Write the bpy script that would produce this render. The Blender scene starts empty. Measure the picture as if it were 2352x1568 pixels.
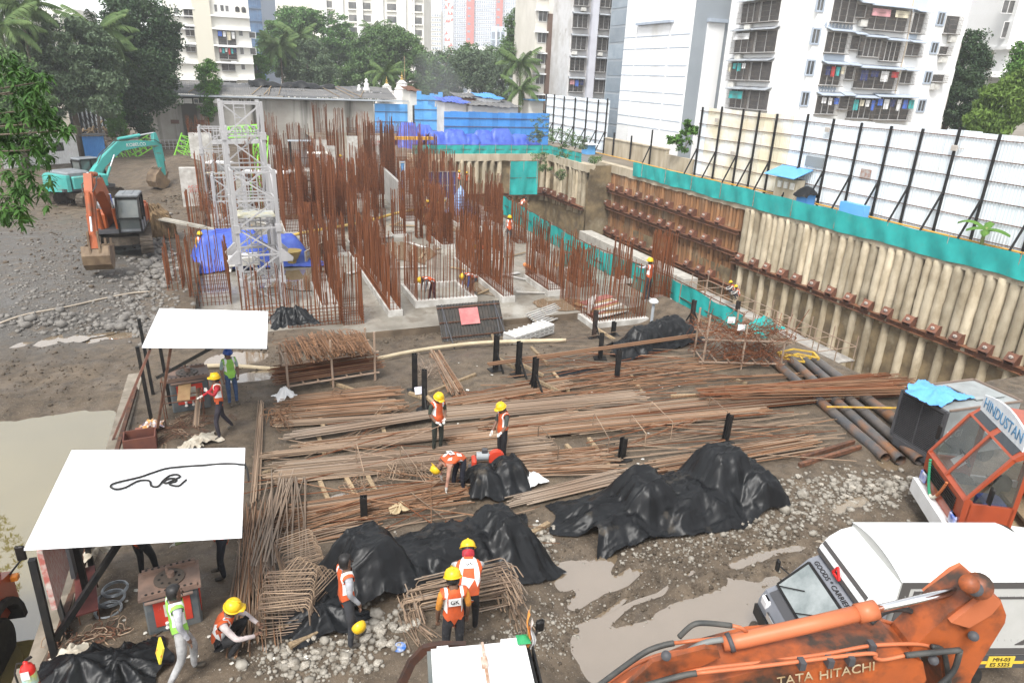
import bpy, bmesh, math, random
import numpy as np
from mathutils import Vector, Matrix, Euler
random.seed(7); rng = np.random.default_rng(11)
PI = math.pi
scene = bpy.context.scene
COL = scene.collection
CAM_H = 10.0
PITCH, ROLL, YAW = math.radians(21.2), math.radians(2.4), math.radians(-22.4)
FPX, PW, PH = 1568.0, 2352.0, 1568.0
FW = Vector((math.sin(-YAW)*math.cos(PITCH), math.cos(YAW)*math.cos(PITCH), -math.sin(PITCH)))
_r0 = Vector((math.cos(YAW), math.sin(YAW), 0)); _u0 = _r0.cross(FW)
RT = _r0*math.cos(ROLL) + _u0*math.sin(ROLL)
UP = -_r0*math.sin(ROLL) + _u0*math.cos(ROLL)
cam_d = bpy.data.cameras.new('camera'); cam = bpy.data.objects.new('camera', cam_d); COL.objects.link(cam)
cam_d.sensor_width = 36; cam_d.lens = 24.0; cam_d.clip_end = 6000; cam_d.clip_start = 0.1
m = Matrix((RT, UP, -FW)).transposed().to_4x4(); m.translation = Vector((0, 0, CAM_H))
cam.matrix_world = m
scene.camera = cam
world = bpy.data.worlds.new('World'); scene.world = world; world.use_nodes = True
wn = world.node_tree.nodes; wl = world.node_tree.links; wn.clear()
sky = wn.new('ShaderNodeTexSky'); sky.sky_type = 'NISHITA'; sky.sun_disc = False
SUN_EL, SUN_ROT = math.radians(56), math.radians(222)
sky.sun_elevation = SUN_EL; sky.sun_rotation = SUN_ROT; sky.air_density = 1.0; sky.dust_density = 1.0; sky.ozone_density = 0.5
hs = wn.new('ShaderNodeHueSaturation'); hs.inputs['Saturation'].default_value = 0.12
bgn = wn.new('ShaderNodeBackground'); bgn.inputs['Strength'].default_value = 0.105
wo = wn.new('ShaderNodeOutputWorld')
wl.new(sky.outputs[0], hs.inputs['Color']); wl.new(hs.outputs[0], bgn.inputs['Color']); wl.new(bgn.outputs[0], wo.inputs[0])
sun_d = bpy.data.lights.new('sun', 'SUN'); sun_d.energy = 1.5; sun_d.angle = math.radians(22); sun_d.color = (1, .97, .92)
sun = bpy.data.objects.new('sun', sun_d); COL.objects.link(sun)
_sd = Vector((math.sin(SUN_ROT)*math.cos(SUN_EL), math.cos(SUN_ROT)*math.cos(SUN_EL), math.sin(SUN_EL)))
sun.rotation_euler = _sd.to_track_quat('Z', 'Y').to_euler(); sun.location = (0, 0, 60)
vs = scene.view_settings
vs.view_transform = 'Standard'; vs.look = 'None'; vs.exposure = 1.72; vs.gamma = 1.0; vs.use_curve_mapping = False
scene.render.engine = 'CYCLES'
scene.cycles.use_denoising = True
scene.cycles.max_bounces = 6; scene.cycles.diffuse_bounces = 3; scene.cycles.glossy_bounces = 3
scene.cycles.transmission_bounces = 4; scene.cycles.transparent_max_bounces = 8; scene.cycles.volume_bounces = 1
scene.cycles.caustics_reflective = False; scene.cycles.caustics_refractive = False
def ray(px, py): return FW + RT*((px-PW/2)/FPX) - UP*((py-PH/2)/FPX)
def gz(px, py, z=0.0):
 d = ray(px, py); t = (z-CAM_H)/d.z; return Vector((d.x*t, d.y*t, z))
def gu(px, py, U):
 d = ray(px, py); t = U/d.x; return Vector((U, d.y*t, CAM_H+d.z*t))
def gv(px, py, V):
 d = ray(px, py); t = V/d.y; return Vector((d.x*t, V, CAM_H+d.z*t))
def gd(px, py, dist):
 d = ray(px, py); return Vector((0, 0, CAM_H)) + d*dist
def rnd(a, b): return random.uniform(a, b)
def smooth_path(P, k=5):
 P = [Vector(p) for p in P]; out = []
 for i in range(len(P)-1):
  a, b, c, d = P[max(0, i-1)], P[i], P[i+1], P[min(len(P)-1, i+2)]
  for j in range(k):
   t = j/k; out.append(.5*(2*b+(c-a)*t+(2*a-5*b+4*c-d)*t*t+(3*b-a-3*c+d)*t**3))
 return out+[P[-1]]
class MB:
 def __init__(s): s.v = []; s.f = []; s.mi = []; s.cur = 0; s.M = None
 def add(s, vs, fs):
  b = len(s.v)
  if s.M is not None: vs = [s.M @ Vector(p) for p in vs]
  s.v.extend([tuple(p) for p in vs]); s.f.extend([tuple(i+b for i in f) for f in fs]); s.mi.extend([s.cur]*len(fs)); return s
 def mat(s, i): s.cur = i; return s
 def box(s, c, d, rz=0, R=None):
  x, y, z = d[0]/2, d[1]/2, d[2]/2
  P = [Vector(p) for p in ((-x,-y,-z),(x,-y,-z),(x,y,-z),(-x,y,-z),(-x,-y,z),(x,-y,z),(x,y,z),(-x,y,z))]
  if R is None and rz: R = Matrix.Rotation(rz, 3, 'Z')
  if R is not None: P = [R @ p for p in P]
  c = Vector(c)
  return s.add([p+c for p in P], [(0,3,2,1),(4,5,6,7),(0,1,5,4),(1,2,6,5),(2,3,7,6),(3,0,4,7)])
 def bbox(s, lo, hi): return s.box([(a+b)/2 for a, b in zip(lo, hi)], [abs(b-a) for a, b in zip(lo, hi)])
 def cbox(s, c, d, b=.03, rz=0):
  x, y, z = d[0]/2, d[1]/2, d[2]/2
  def ring(k, zz):
   a, e = x-k, y-k
   return [(-a+b,-e,zz),(a-b,-e,zz),(a,-e+b,zz),(a,e-b,zz),(a-b,e,zz),(-a+b,e,zz),(-a,e-b,zz),(-a,-e+b,zz)]
  P = ring(0,-z)+ring(0,z-b)+ring(b,z)
  R = Matrix.Rotation(rz, 3, 'Z'); c = Vector(c)
  F = [tuple(range(7,-1,-1)), tuple(range(16,24))]
  for r in (0, 8):
   for i in range(8): j = (i+1) % 8; F.append((r+i, r+j, r+8+j, r+8+i))
  return s.add([R @ Vector(p)+c for p in P], F)
 def beam(s, a, b, w, h=None, up=(0,0,1)):
  a, b = Vector(a), Vector(b); h = h or w; d = b-a; L = d.length
  if L < 1e-6: return s
  d /= L; u = Vector(up)
  if abs(d.dot(u)) > .98: u = Vector((0,1,0)) if abs(d.y) < .9 else Vector((1,0,0))
  x = d.cross(u).normalized(); y = x.cross(d)
  P = []
  for e in (a, b):
   for (i, j) in ((-1,-1),(1,-1),(1,1),(-1,1)): P.append(e + x*(i*w/2) + y*(j*h/2))
  return s.add(P, [(0,1,2,3)[::-1],(4,5,6,7),(0,1,5,4),(1,2,6,5),(2,3,7,6),(3,0,4,7)])
 def tube(s, pts, r, n=8, cap=True):
  pts = [Vector(p) for p in pts]; N = len(pts); P = []; F = []
  rs = r if isinstance(r, (list, tuple)) else [r]*N
  prev = None
  for i, p in enumerate(pts):
   d = (pts[min(i+1, N-1)] - pts[max(i-1, 0)])
   if d.length < 1e-7: d = Vector((0,0,1))
   d.normalize()
   if prev is None:
    u = Vector((0,0,1)) if abs(d.z) < .9 else Vector((1,0,0)); x = d.cross(u).normalized()
   else:
    x = prev - d*prev.dot(d)
    x = x.normalized() if x.length > 1e-5 else d.orthogonal().normalized()
   prev = x; y = d.cross(x)
   for k in range(n):
    a = 2*PI*k/n; P.append(p + (x*math.cos(a) + y*math.sin(a))*rs[i])
  for i in range(N-1):
   for k in range(n): F.append((i*n+k, i*n+(k+1) % n, (i+1)*n+(k+1) % n, (i+1)*n+k))
  if cap: F.append(tuple(range(n-1,-1,-1))); F.append(tuple(range((N-1)*n, N*n)))
  return s.add(P, F)
 def cyl(s, a, b, r, n=12, r2=None): return s.tube([a, b], [r, r if r2 is None else r2], n)
 def lathe(s, prof, n=16, c=(0,0,0)):
  c = Vector(c); P = []; F = []
  for (r, z) in prof:
   for k in range(n): a = 2*PI*k/n; P.append(c + Vector((r*math.cos(a), r*math.sin(a), z)))
  for i in range(len(prof)-1):
   for k in range(n): F.append((i*n+k, i*n+(k+1) % n, (i+1)*n+(k+1) % n, (i+1)*n+k))
  F.append(tuple(range(n-1,-1,-1))); F.append(tuple(range((len(prof)-1)*n, len(prof)*n)))
  return s.add(P, F)
 def prism(s, poly, a, b):
  n = len(poly); P = [a(*p) for p in poly] + [b(*p) for p in poly]
  F = [tuple(range(n-1,-1,-1)), tuple(range(n, 2*n))] + [(i, (i+1) % n, n+(i+1) % n, n+i) for i in range(n)]
  return s.add(P, F)
 def prism_y(s, poly, y0, y1): return s.prism(poly, lambda x, z: Vector((x, y0, z)), lambda x, z: Vector((x, y1, z)))
 def prism_z(s, poly, z0, z1): return s.prism(poly, lambda x, y: Vector((x, y, z0)), lambda x, y: Vector((x, y, z1)))
 def grid(s, fn, nu, nv, close=False):
  P = [fn(i/nu, j/nv) for j in range(nv+1) for i in range(nu+1)]
  F = [(j*(nu+1)+i, j*(nu+1)+i+1, (j+1)*(nu+1)+i+1, (j+1)*(nu+1)+i) for j in range(nv) for i in range(nu)]
  return s.add(P, F)
 def mesh(s, name, mats=(), smooth=False):
  me = bpy.data.meshes.new(name); me.from_pydata(s.v, [], s.f)
  for mt in (mats if isinstance(mats, (list, tuple)) else [mats]): me.materials.append(mt)
  if len(set(s.mi)) > 1: me.polygons.foreach_set('material_index', s.mi)
  if smooth: me.polygons.foreach_set('use_smooth', [True]*len(me.polygons))
  me.update(); return me
 def obj(s, name, mats, parent=None, smooth=False, world=False, **kw):
  return link(name, s.mesh(name, mats, smooth), parent, world, **kw)
ROOTM = {}
def link(name, me, parent=None, world=False, M=None, **kw):
 o = bpy.data.objects.new(name, me); COL.objects.link(o)
 if M is not None: o.matrix_basis = M
 if parent is not None:
  o.parent = parent
  if world: o.matrix_parent_inverse = ROOTM[parent.name].inverted()
 for k, v in kw.items(): o[k] = v
 return o
def thing(name, label, cat, loc=(0,0,0), rz=0, group=None):
 o = bpy.data.objects.new(name, None); COL.objects.link(o); o.empty_display_size = .3
 o.location = loc; o.rotation_euler = (0, 0, rz); o['label'] = label; o['category'] = cat
 if group: o['group'] = group
 ROOTM[o.name] = Matrix.Translation(Vector(loc)) @ Matrix.Rotation(rz, 4, 'Z')
 return o
def tag(o, label, cat, group=None):
 o['label'] = label; o['category'] = cat
 if group: o['group'] = group
 return o
def struct(o): o['kind'] = 'structure'; return o
def stuff(o, label=None):
 o['kind'] = 'stuff'
 if label: o['label'] = label
 return o
def bar_matrix(a, b, r):
 a, b = Vector(a), Vector(b); d = b-a; L = max(d.length, 1e-4)
 q = d.to_track_quat('Z', 'Y').to_matrix()
 return Matrix.Translation(a) @ (q @ Matrix.Diagonal((r, r, L))).to_4x4()
def dup(root, loc, rz, label, group=None):
 r = root.copy(); COL.objects.link(r); r.location = loc; r.rotation_euler = (0, 0, rz); r['label'] = label
 if group: r['group'] = group
 for ch in list(root.children):
  c = ch.copy(); COL.objects.link(c); c.parent = r
  for g in ch.children: d = g.copy(); COL.objects.link(d); d.parent = c
 return r
MATS = {}
def mat(name, c1, c2=None, scale=4.0, rough=.7, metal=0.0, bump=0.0, bscale=None, rand=0.0, detail=5, lo=.38, hi=.62,
  stretch=None, coord='Object', spec=.4, c3=None, s3=1.0, lo3=.5, hi3=.65, rough2=None, trans=0.0, alpha=1.0, coat=0.0, dist=.04, st3=None):
 if name in MATS: return MATS[name]
 mt = bpy.data.materials.new(name); mt.use_nodes = True; n = mt.node_tree.nodes; l = mt.node_tree.links
 b = n['Principled BSDF']; b.inputs['Roughness'].default_value = rough; b.inputs['Metallic'].default_value = metal
 b.inputs['Specular IOR Level'].default_value = spec
 if trans: b.inputs['Transmission Weight'].default_value = trans
 if alpha < 1: b.inputs['Alpha'].default_value = alpha
 if coat: b.inputs['Coat Weight'].default_value = coat; b.inputs['Coat Roughness'].default_value = .15
 tc = n.new('ShaderNodeTexCoord')
 src = tc.outputs[coord] if coord != 'Position' else n.new('ShaderNodeNewGeometry').outputs['Position']
 def mapped(st):
  if st is None: return src
  mp = n.new('ShaderNodeMapping'); mp.inputs['Scale'].default_value = st; l.new(src, mp.inputs['Vector']); return mp.outputs[0]
 def noise(sc, st, det=detail):
  t = n.new('ShaderNodeTexNoise'); t.inputs['Scale'].default_value = sc; t.inputs['Detail'].default_value = det; t.inputs['Roughness'].default_value = .6
  l.new(mapped(st), t.inputs['Vector']); return t.outputs['Fac']
 def ramp(fac, a, z):
  r = n.new('ShaderNodeMapRange'); r.inputs['From Min'].default_value = a; r.inputs['From Max'].default_value = z
  l.new(fac, r.inputs['Value']); return r.outputs[0]
 def mix(fac, A, B):
  x = n.new('ShaderNodeMix'); x.data_type = 'RGBA'; l.new(fac, x.inputs['Factor'])
  for sock, v in ((x.inputs['A'], A), (x.inputs['B'], B)):
   if hasattr(v, 'links'): l.new(v, sock)
   else: sock.default_value = (*v, 1)
  return x.outputs['Result']
 out = None
 if c2 is not None:
  f = ramp(noise(scale, stretch), lo, hi); out = mix(f, c1, c2)
  if rough2 is not None:
   mr = n.new('ShaderNodeMapRange'); mr.inputs['To Min'].default_value = rough; mr.inputs['To Max'].default_value = rough2
   l.new(f, mr.inputs['Value']); l.new(mr.outputs[0], b.inputs['Roughness'])
 if c3 is not None: out = mix(ramp(noise(s3, st3), lo3, hi3), out if out is not None else c1, c3)
 if rand:
  oi = n.new('ShaderNodeObjectInfo'); h = n.new('ShaderNodeHueSaturation')
  mr = n.new('ShaderNodeMapRange'); mr.inputs['To Min'].default_value = 1-rand; mr.inputs['To Max'].default_value = 1+rand
  l.new(oi.outputs['Random'], mr.inputs['Value']); l.new(mr.outputs[0], h.inputs['Value'])
  if out is not None: l.new(out, h.inputs['Color'])
  else: h.inputs['Color'].default_value = (*c1, 1)
  out = h.outputs[0]
 if out is not None: l.new(out, b.inputs['Base Color'])
 else: b.inputs['Base Color'].default_value = (*c1, 1)
 if bump:
  bp = n.new('ShaderNodeBump'); bp.inputs['Strength'].default_value = bump; bp.inputs['Distance'].default_value = dist
  l.new(noise(bscale or scale*4, stretch, 6), bp.inputs['Height']); l.new(bp.outputs[0], b.inputs['Normal'])
 MATS[name] = mt; return mt
M_rust = mat('rust_bar', (.19,.068,.028), (.10,.036,.018), 3, .8, rand=.35, spec=.2)
M_rust_dark = mat('rust_dark', (.15,.065,.035), (.075,.038,.025), 6, .7, rand=.25)
M_rebar = mat('rebar_steel', (.30,.215,.145), (.16,.11,.078), 2, .6, rand=.45, spec=.4)
M_rebar_or = mat('rebar_orange', (.235,.125,.065), (.125,.068,.04), 3, .7, rand=.45)
M_rebar_gr = mat('rebar_grey', (.30,.25,.20), (.20,.13,.085), 2, .5, rand=.3, spec=.5)
M_conc = mat('concrete', (.42,.40,.36), (.30,.28,.25), 1.2, .85, bump=.2, bscale=9, rand=.08)
M_conc_wh = mat('concrete_white', (.54,.53,.50), (.34,.32,.29), 1.5, .85, bump=.2, bscale=8)
M_conc_wet = mat('concrete_wet', (.30,.28,.24), (.17,.155,.13), .4, .15, rough2=.6, bump=.15, bscale=3, c3=(.13,.11,.085), s3=.9, lo3=.5, hi3=.7, coord='Position')
M_black = mat('black_steel', (.009,.0095,.011), (.022,.02,.018), 5, .5, spec=.25)
M_darkgrey = mat('dark_grey', (.06,.06,.065), None, rough=.6)
M_wood = mat('timber', (.34,.25,.15), (.20,.145,.09), 3, .8, stretch=(8,8,1), rand=.25, bump=.2)
M_ply = mat('plywood', (.34,.22,.11), (.25,.15,.075), 2, .7, rand=.2)
M_steelwhite = mat('crane_paint', (.40,.395,.40), (.32,.315,.32), 1.5, .45, rand=.08, c3=(.26,.22,.18), s3=2.5, lo3=.62, hi3=.8)
M_white = mat('white_paint', (.74,.74,.74), (.66,.66,.65), 2, .5)
M_rubber = mat('rubber', (.012,.012,.013), (.028,.026,.023), 9, .7, bump=.1, spec=.25)
M_glass = mat('dark_glass', (.02,.025,.03), None, rough=.06, spec=.7)
M_chrome = mat('chrome', (.75,.75,.76), None, rough=.12, metal=1)
M_tarp_black = mat('black_tarp', (.006,.0065,.0075), (.011,.012,.0135), 1.3, .40, spec=.26, bump=.12, bscale=5, c3=(.12,.10,.075), s3=1.1, lo3=.64, hi3=.84, coord='Position')
M_tarp_blue = mat('blue_tarp', (.035,.07,.38), (.07,.13,.46), .8, .45, bump=.25, bscale=3, coord='Position', c3=(.16,.24,.50), s3=1.5, lo3=.6, hi3=.8)
M_teal = mat('teal_net', (.012,.27,.255), (.02,.36,.335), .7, .75, bump=.3, bscale=2.2, coord='Position', c3=(.05,.30,.27), s3=1.6, lo3=.55, hi3=.8)
#  ground
_lat = rng.random((64, 64))
def vnoise(x, y):
 xi = np.floor(x).astype(int); yi = np.floor(y).astype(int); fx = x-xi; fy = y-yi
 fx = fx*fx*(3-2*fx); fy = fy*fy*(3-2*fy)
 a = _lat[xi % 64, yi % 64]; b = _lat[(xi+1) % 64, yi % 64]; c = _lat[xi % 64, (yi+1) % 64]; d = _lat[(xi+1) % 64, (yi+1) % 64]
 return (a*(1-fx)+b*fx)*(1-fy) + (c*(1-fx)+d*fx)*fy
def fbm(x, y, o=4):
 s = 0; a = .5; f = 1.0
 for k in range(o): s = s + a*(vnoise(x*f+17*k, y*f+9*k)-.5); a *= .5; f *= 2.03
 return s
def sst(a, b, x):
 t = np.clip((x-a)/(b-a), 0, 1); return t*t*(3-2*t)
def _pd(px, py, rx, ry, ang, dep): p = gz(px, py, 0); return (p.x, p.y, rx, ry, ang, dep)
PUD = [_pd(1330,1325,.75,.62,.3,.17), _pd(1390,1288,.22,1.0,-.75,.17), _pd(1440,1335,.2,.95,-.8,.18), _pd(1670,1395,1.9,.7,.30,.14), _pd(1500,1475,1.5,.65,.2,.13),
       _pd(1330,1535,1.0,.7,0,.14), _pd(1975,1142,.5,.25,.4,.10), _pd(1930,1165,.35,.2,.4,.08), _pd(2025,1065,.7,.45,.2,.06), _pd(800,1150,1.1,.5,.1,.05),
       _pd(215,772,2.6,.5,.1,.16), _pd(90,770,1.6,.45,.0,.14), _pd(600,860,1.2,.45,.1,.14), _pd(1060,1240,.9,.22,.3,.10), _pd(545,820,1.2,.8,.1,.16), _pd(1360,1450,.8,.45,.1,.12),
       _pd(1870,1290,.6,.2,.6,.11), _pd(20,790,1.5,.5,0,.12)]
def yard_base(x, y):
 x = np.asarray(x, float); y = np.asarray(y, float)
 z = .85*sst(15, 9.2, y)*sst(6, 2.2, x)*sst(-4.1, -3.7, x)
 z = z - .75*sst(22.5, 26, y)*sst(2, 5, x)*sst(19.5, 17, x)          # falls away in front of the slab
 z = z - .55*sst(-3.75, -4.25, x)*sst(23.2+.0*x, 20.6, y+.5*fbm(x*.5,y*.5))                     # flooded hollow on the left
 z = z + .35*sst(26, 32, y)*sst(-4.5, -8, x)*sst(52, 44, y)             # broken stone platform of the excavator
 z = z + 1.9*np.exp(-(((x+4.5)/3.2)**2+((y-72)/7)**2)) + 1.0*np.exp(-(((x+1.5)/2.2)**2+((y-64)/6)**2))   # earth heap
 return z
def yard_z(x, y, fine=True):
 x = np.asarray(x, float); y = np.asarray(y, float)
 z = yard_base(x, y) + .10*fbm(x*.35, y*.35)
 mud = sst(4.5, 7, x)*sst(13.6, 12.6, y+(x-10)*-.18) + .25
 left = sst(-3, -5, x)*.6
 if fine: z = z + (mud*.16+left*.12)*fbm(x*1.6+3, y*1.6) + (mud*.05+left*.05)*fbm(x*6, y*6, 3)
 for (ax, ay, bx, by, w, dp) in RUTS:
  dx, dy = bx-ax, by-ay; L = math.hypot(dx, dy); t = ((x-ax)*dx+(y-ay)*dy)/L/L; dd = ((x-ax)*-dy+(y-ay)*dx)/L
  k = sst(0, .1, t)*sst(1, .9, t)
  z = z + k*dp*(-np.exp(-(dd/w)**2) + .75*np.exp(-((np.abs(dd)-2*w)/(w*.8))**2))*(1+.8*fbm(x*3, y*3, 3))
 for (cx, cy, rx, ry, an, dp) in PUD:
  c, s = math.cos(an), math.sin(an); u = ((x-cx)*c+(y-cy)*s)/rx; v = (-(x-cx)*s+(y-cy)*c)/ry
  z = z - dp*sst(1.5, .3, np.sqrt(u*u+v*v))
 return z
def _rt(a, b, w, d): p, q = gz(*a), gz(*b); return (p.x, p.y, q.x, q.y, w, d)
RUTS = [_rt((1290,1400),(1560,1255),.16,.15), _rt((1360,1420),(1640,1290),.16,.14), _rt((1480,1330),(1830,1170),.18,.10), _rt((1650,1300),(2050,1190),.2,.10),
  _rt((60,900),(230,760),.25,.05), _rt((130,930),(330,780),.25,.05), _rt((20,860),(160,740),.25,.05)]
def yz(x, y): return float(yard_z(np.array([x]), np.array([y]))[0])
def on(px, py, dz=0.0):
 p = gz(px, py, 0)
 for _ in range(3): p = gz(px, py, yz(p.x, p.y)+dz)
 return p
def on_many(X, Y):
 D = np.array([ray(a, c)[:] for a, c in zip(X, Y)]); z = np.zeros(len(X))
 for _ in range(4):
  t = (z-CAM_H)/D[:, 2]; x = D[:, 0]*t; y = D[:, 1]*t; z = yard_z(x, y)
 return x, y, z
def spaced(*segs):
 out = []
 for a, b, st in segs: out += list(np.arange(a, b-1e-6, st))
 return np.array(out + [segs[-1][1]])
def sheet(name, xs, ys, zf, keep, mt, smooth=True):
 X, Y = np.meshgrid(xs, ys); Z = zf(X, Y); nx, ny = len(xs), len(ys)
 cx = (X[:-1, :-1]+X[1:, 1:])/2; cy = (Y[:-1, :-1]+Y[1:, 1:])/2; K = keep(cx, cy)
 idx = np.arange(nx*ny).reshape(ny, nx)
 F = np.stack([idx[:-1, :-1], idx[:-1, 1:], idx[1:, 1:], idx[1:, :-1]], -1)[K]
 used = np.unique(F); rm = -np.ones(nx*ny, int); rm[used] = np.arange(len(used)); F = rm[F]
 V = np.stack([X, Y, Z], -1).reshape(-1, 3)[used]
 me = bpy.data.meshes.new(name); me.vertices.add(len(V)); me.vertices.foreach_set('co', V.ravel())
 me.loops.add(F.size); me.loops.foreach_set('vertex_index', F.ravel().astype(np.int32)); me.polygons.add(len(F))
 me.polygons.foreach_set('loop_start', np.arange(0, F.size, 4, dtype=np.int32)); me.polygons.foreach_set('loop_total', np.full(len(F), 4, np.int32))
 if smooth: me.polygons.foreach_set('use_smooth', np.ones(len(F), bool))
 me.update(); me.validate(); me.materials.append(mt); return link(name, me)
def ground_material():
 mt = bpy.data.materials.new('mud'); mt.use_nodes = True; n = mt.node_tree.nodes; l = mt.node_tree.links; b = n['Principled BSDF']
 pos = n.new('ShaderNodeNewGeometry').outputs['Position']
 def noise(s, d=6, r=.6):
  t = n.new('ShaderNodeTexNoise'); t.inputs['Scale'].default_value = s; t.inputs['Detail'].default_value = d; t.inputs['Roughness'].default_value = r; l.new(pos, t.inputs['Vector']); return t.outputs['Fac']
 def mr(f, a, z, c=0, d=1):
  r = n.new('ShaderNodeMapRange'); r.inputs['From Min'].default_value = a; r.inputs['From Max'].default_value = z; r.inputs['To Min'].default_value = c; r.inputs['To Max'].default_value = d
  l.new(f, r.inputs['Value']); return r.outputs[0]
 def mx(f, A, B):
  x = n.new('ShaderNodeMix'); x.data_type = 'RGBA'; l.new(f, x.inputs['Factor'])
  for s, v in ((x.inputs['A'], A), (x.inputs['B'], B)):
   if hasattr(v, 'links'): l.new(v, s)
   else: s.default_value = (*v, 1)
  return x.outputs['Result']
 def mul(a, c):
  x = n.new('ShaderNodeMath'); x.operation = 'MULTIPLY'; l.new(a, x.inputs[0])
  if hasattr(c, 'links'): l.new(c, x.inputs[1])
  else: x.inputs[1].default_value = c
  return x.outputs[0]
 sep = n.new('ShaderNodeSeparateXYZ'); l.new(pos, sep.inputs[0])
 big = noise(.35, 6); mid = noise(2.2, 6); fine = noise(14, 5, .7); grit = noise(45, 2)
 c = mx(mr(big, .38, .62), (.092,.069,.048), (.135,.103,.072))
 c = mx(mr(mid, .42, .68), c, (.052,.040,.029))
 c = mx(mul(mr(fine, .5, .75), .7), c, (.185,.148,.108))
 c = mx(mr(grit, .68, .72, 0, .75), c, (.55,.52,.46))
 gx = mr(sep.outputs['X'], -3.0, -5.5); gy = mul(mr(sep.outputs['Y'], 25.5, 29.5), mr(sep.outputs['Y'], 56, 46))
 greyf = mul(mul(gx, gy), mr(mid, .25, .5))
 c = mx(greyf, c, mx(mr(fine, .35, .65), (.06,.056,.052), (.135,.125,.112)))
 l.new(c, b.inputs['Base Color'])
 wet = mr(noise(.8, 4), .45, .62, .85, .42); l.new(wet, b.inputs['Roughness']); b.inputs['Specular IOR Level'].default_value = .35
 bp = n.new('ShaderNodeBump'); bp.inputs['Strength'].default_value = .55; bp.inputs['Distance'].default_value = .06; l.new(mx(mr(big, 0, 1, .4, .6), noise(7, 8, .7), grit), bp.inputs['Height']); l.new(bp.outputs[0], b.inputs['Normal'])
 return mt
M_mud = ground_material()
def in_pit(x, y): return ((x > -2.2) & (y > 27.6) & (y < 78.4) & (x < 19.6)) | ((x > 19.6) & (y > 20.3)) | ((x > 21.4) & (y > 15.1)) | ((x > 8) & (y > 78.5))
ground = sheet('yard_ground', spaced((-60,-12,1.2),(-12,-4.5,.25),(-4.5,-3.4,.1),(-3.4,19.6,.14),(19.6,22,.2),(22,32,.6)), spaced((-8,6,.7),(6,14,.11),(14,28,.17),(28,52,.4),(52,118,1.2)), yard_z, lambda x, y: ~in_pit(x, y), M_mud)
struct(ground)
M_soil = mat('soil', (.17,.125,.085), (.10,.075,.052), .8, .9, bump=.5, bscale=3, coord='Position')
def outer_z(x, y): return np.where((x > 30) | (y > 82), np.where((x < 6) & (y < 400), -.1, 1.42), -.4)
og = sheet('outer_ground', np.array([-2500,-900,-300,-120,-59.5,-30,-8,5,10,20,35,39.6,60,100,300,900,2500.]), np.array([-600,-100,-7.5,15,40,78.6,100,117.5,200,500,1200,3500.]), outer_z,
           lambda x, y: ~((x > -59.5) & (x < 39.6) & (y > -7.5) & (y < 78.6)) & ~((x > -59.5) & (x < 8) & (y < 117.5) & (y > -7.5)), mat('street_soil', (.22,.19,.15), (.14,.12,.09), .2, .9, coord='Position'), smooth=False)
struct(og)
SLAB = -0.45
pf = sheet('pit_floor', spaced((-2.2,19.6,.5)), spaced((27.6,78.4,.5)), lambda x, y: SLAB + .03*fbm(x*.3, y*.3) - .02, lambda x, y: x > -9, M_conc_wet); struct(pf)
tf = sheet('trench_floor', spaced((19.4,39.2,.4)), spaced((15.0,78.4,.6)), lambda x, y: -8.2+.5*fbm(x*.5, y*.5), lambda x, y: (y > 20) | (x > 21.2), M_soil); struct(tf)
b = MB()
def face(p, q, z0, z1, nx, amp=.12):
 p = Vector(p); q = Vector(q); nrm = Vector((q.y-p.y, p.x-q.x, 0)).normalized()
 def fn(s, t):
  c = p.lerp(q, s); zz = z0+(z1-z0)*t; w = 0 if t in (0, 1) else amp*float(fbm(np.array([c.x*.9+c.y*.9]), np.array([zz*.9]))[0])*3
  return Vector((c.x, c.y, zz)) + nrm*w
 b.grid(fn, nx, 14)
face((19.6,20.3,0), (19.6,78.4,0), -8.6, SLAB+.0, 90); face((21.4,15.1,0), (21.4,20.3,0), -8.6, -.02, 12); face((19.6,20.3,0), (21.4,20.3,0), -8.6, -.1, 4); face((21.4,15.1,0), (39.2,15.1,0), -8.6, -.02, 30)
face((-2.2,27.6,0), (-2.2,78.4,0), -.75, .05, 80, .08); face((-2.2,27.6,0), (19.6,27.6,0), -1.2, SLAB, 40, .03)
struct(b.obj('cut_earth_bank', M_soil))
def water_material(name, c, rough):
 mt = mat(name, c, (c[0]*.9, c[1]*.9, c[2]*.88), .7, rough, spec=1.0, coord='Position'); mt.node_tree.nodes['Principled BSDF'].inputs['IOR'].default_value = 2.2; return mt
M_water = water_material('muddy_water', (.17,.135,.05), .02)
M_puddle = water_material('puddle_water', (.20,.15,.10), .05)
b = MB(); b.add([(-60,-8,-.16),(-3.7,-8,-.16),(-3.7,23.5,-.16),(-60,23.5,-.16)], [(0,1,2,3)]); struct(b.obj('flood_water', M_water))
for i, (cx, cy, rx, ry, an, dp) in enumerate(PUD):
 b = MB(); c, s = math.cos(an), math.sin(an); k = 1.75; P = []
 for j in range(28):
  a = 2*PI*j/28; u, v = rx*k*math.cos(a), ry*k*math.sin(a); P.append((cx+u*c-v*s, cy+u*s+v*c))
 Q = np.array(P); rim = yard_z(Q[:, 0], Q[:, 1]); zc = yz(cx, cy); zz = min(zc+dp*.55, float(np.percentile(rim, 22))-.005)
 b.add([(x, y, zz) for x, y in P], [tuple(range(28))]); struct(b.obj('puddle', M_puddle))
for (px, py, w, d) in ((690,640,2.4,2.2),(1020,505,2.5,5),(1110,650,1.2,2.4),(940,580,1.5,3),(700,505,1.6,3),(1290,700,1.5,1.2)):
 p = gz(px, py, SLAB); b = MB(); N = 22; P = []
 for j in range(N):
  a = 2*PI*j/N; k = rnd(.75, 1.1); P.append((p.x+w*k*math.cos(a), p.y+d*k*math.sin(a), SLAB+.012))
 b.add(P, [tuple(range(N))]); struct(b.obj('puddle', M_puddle))
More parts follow.
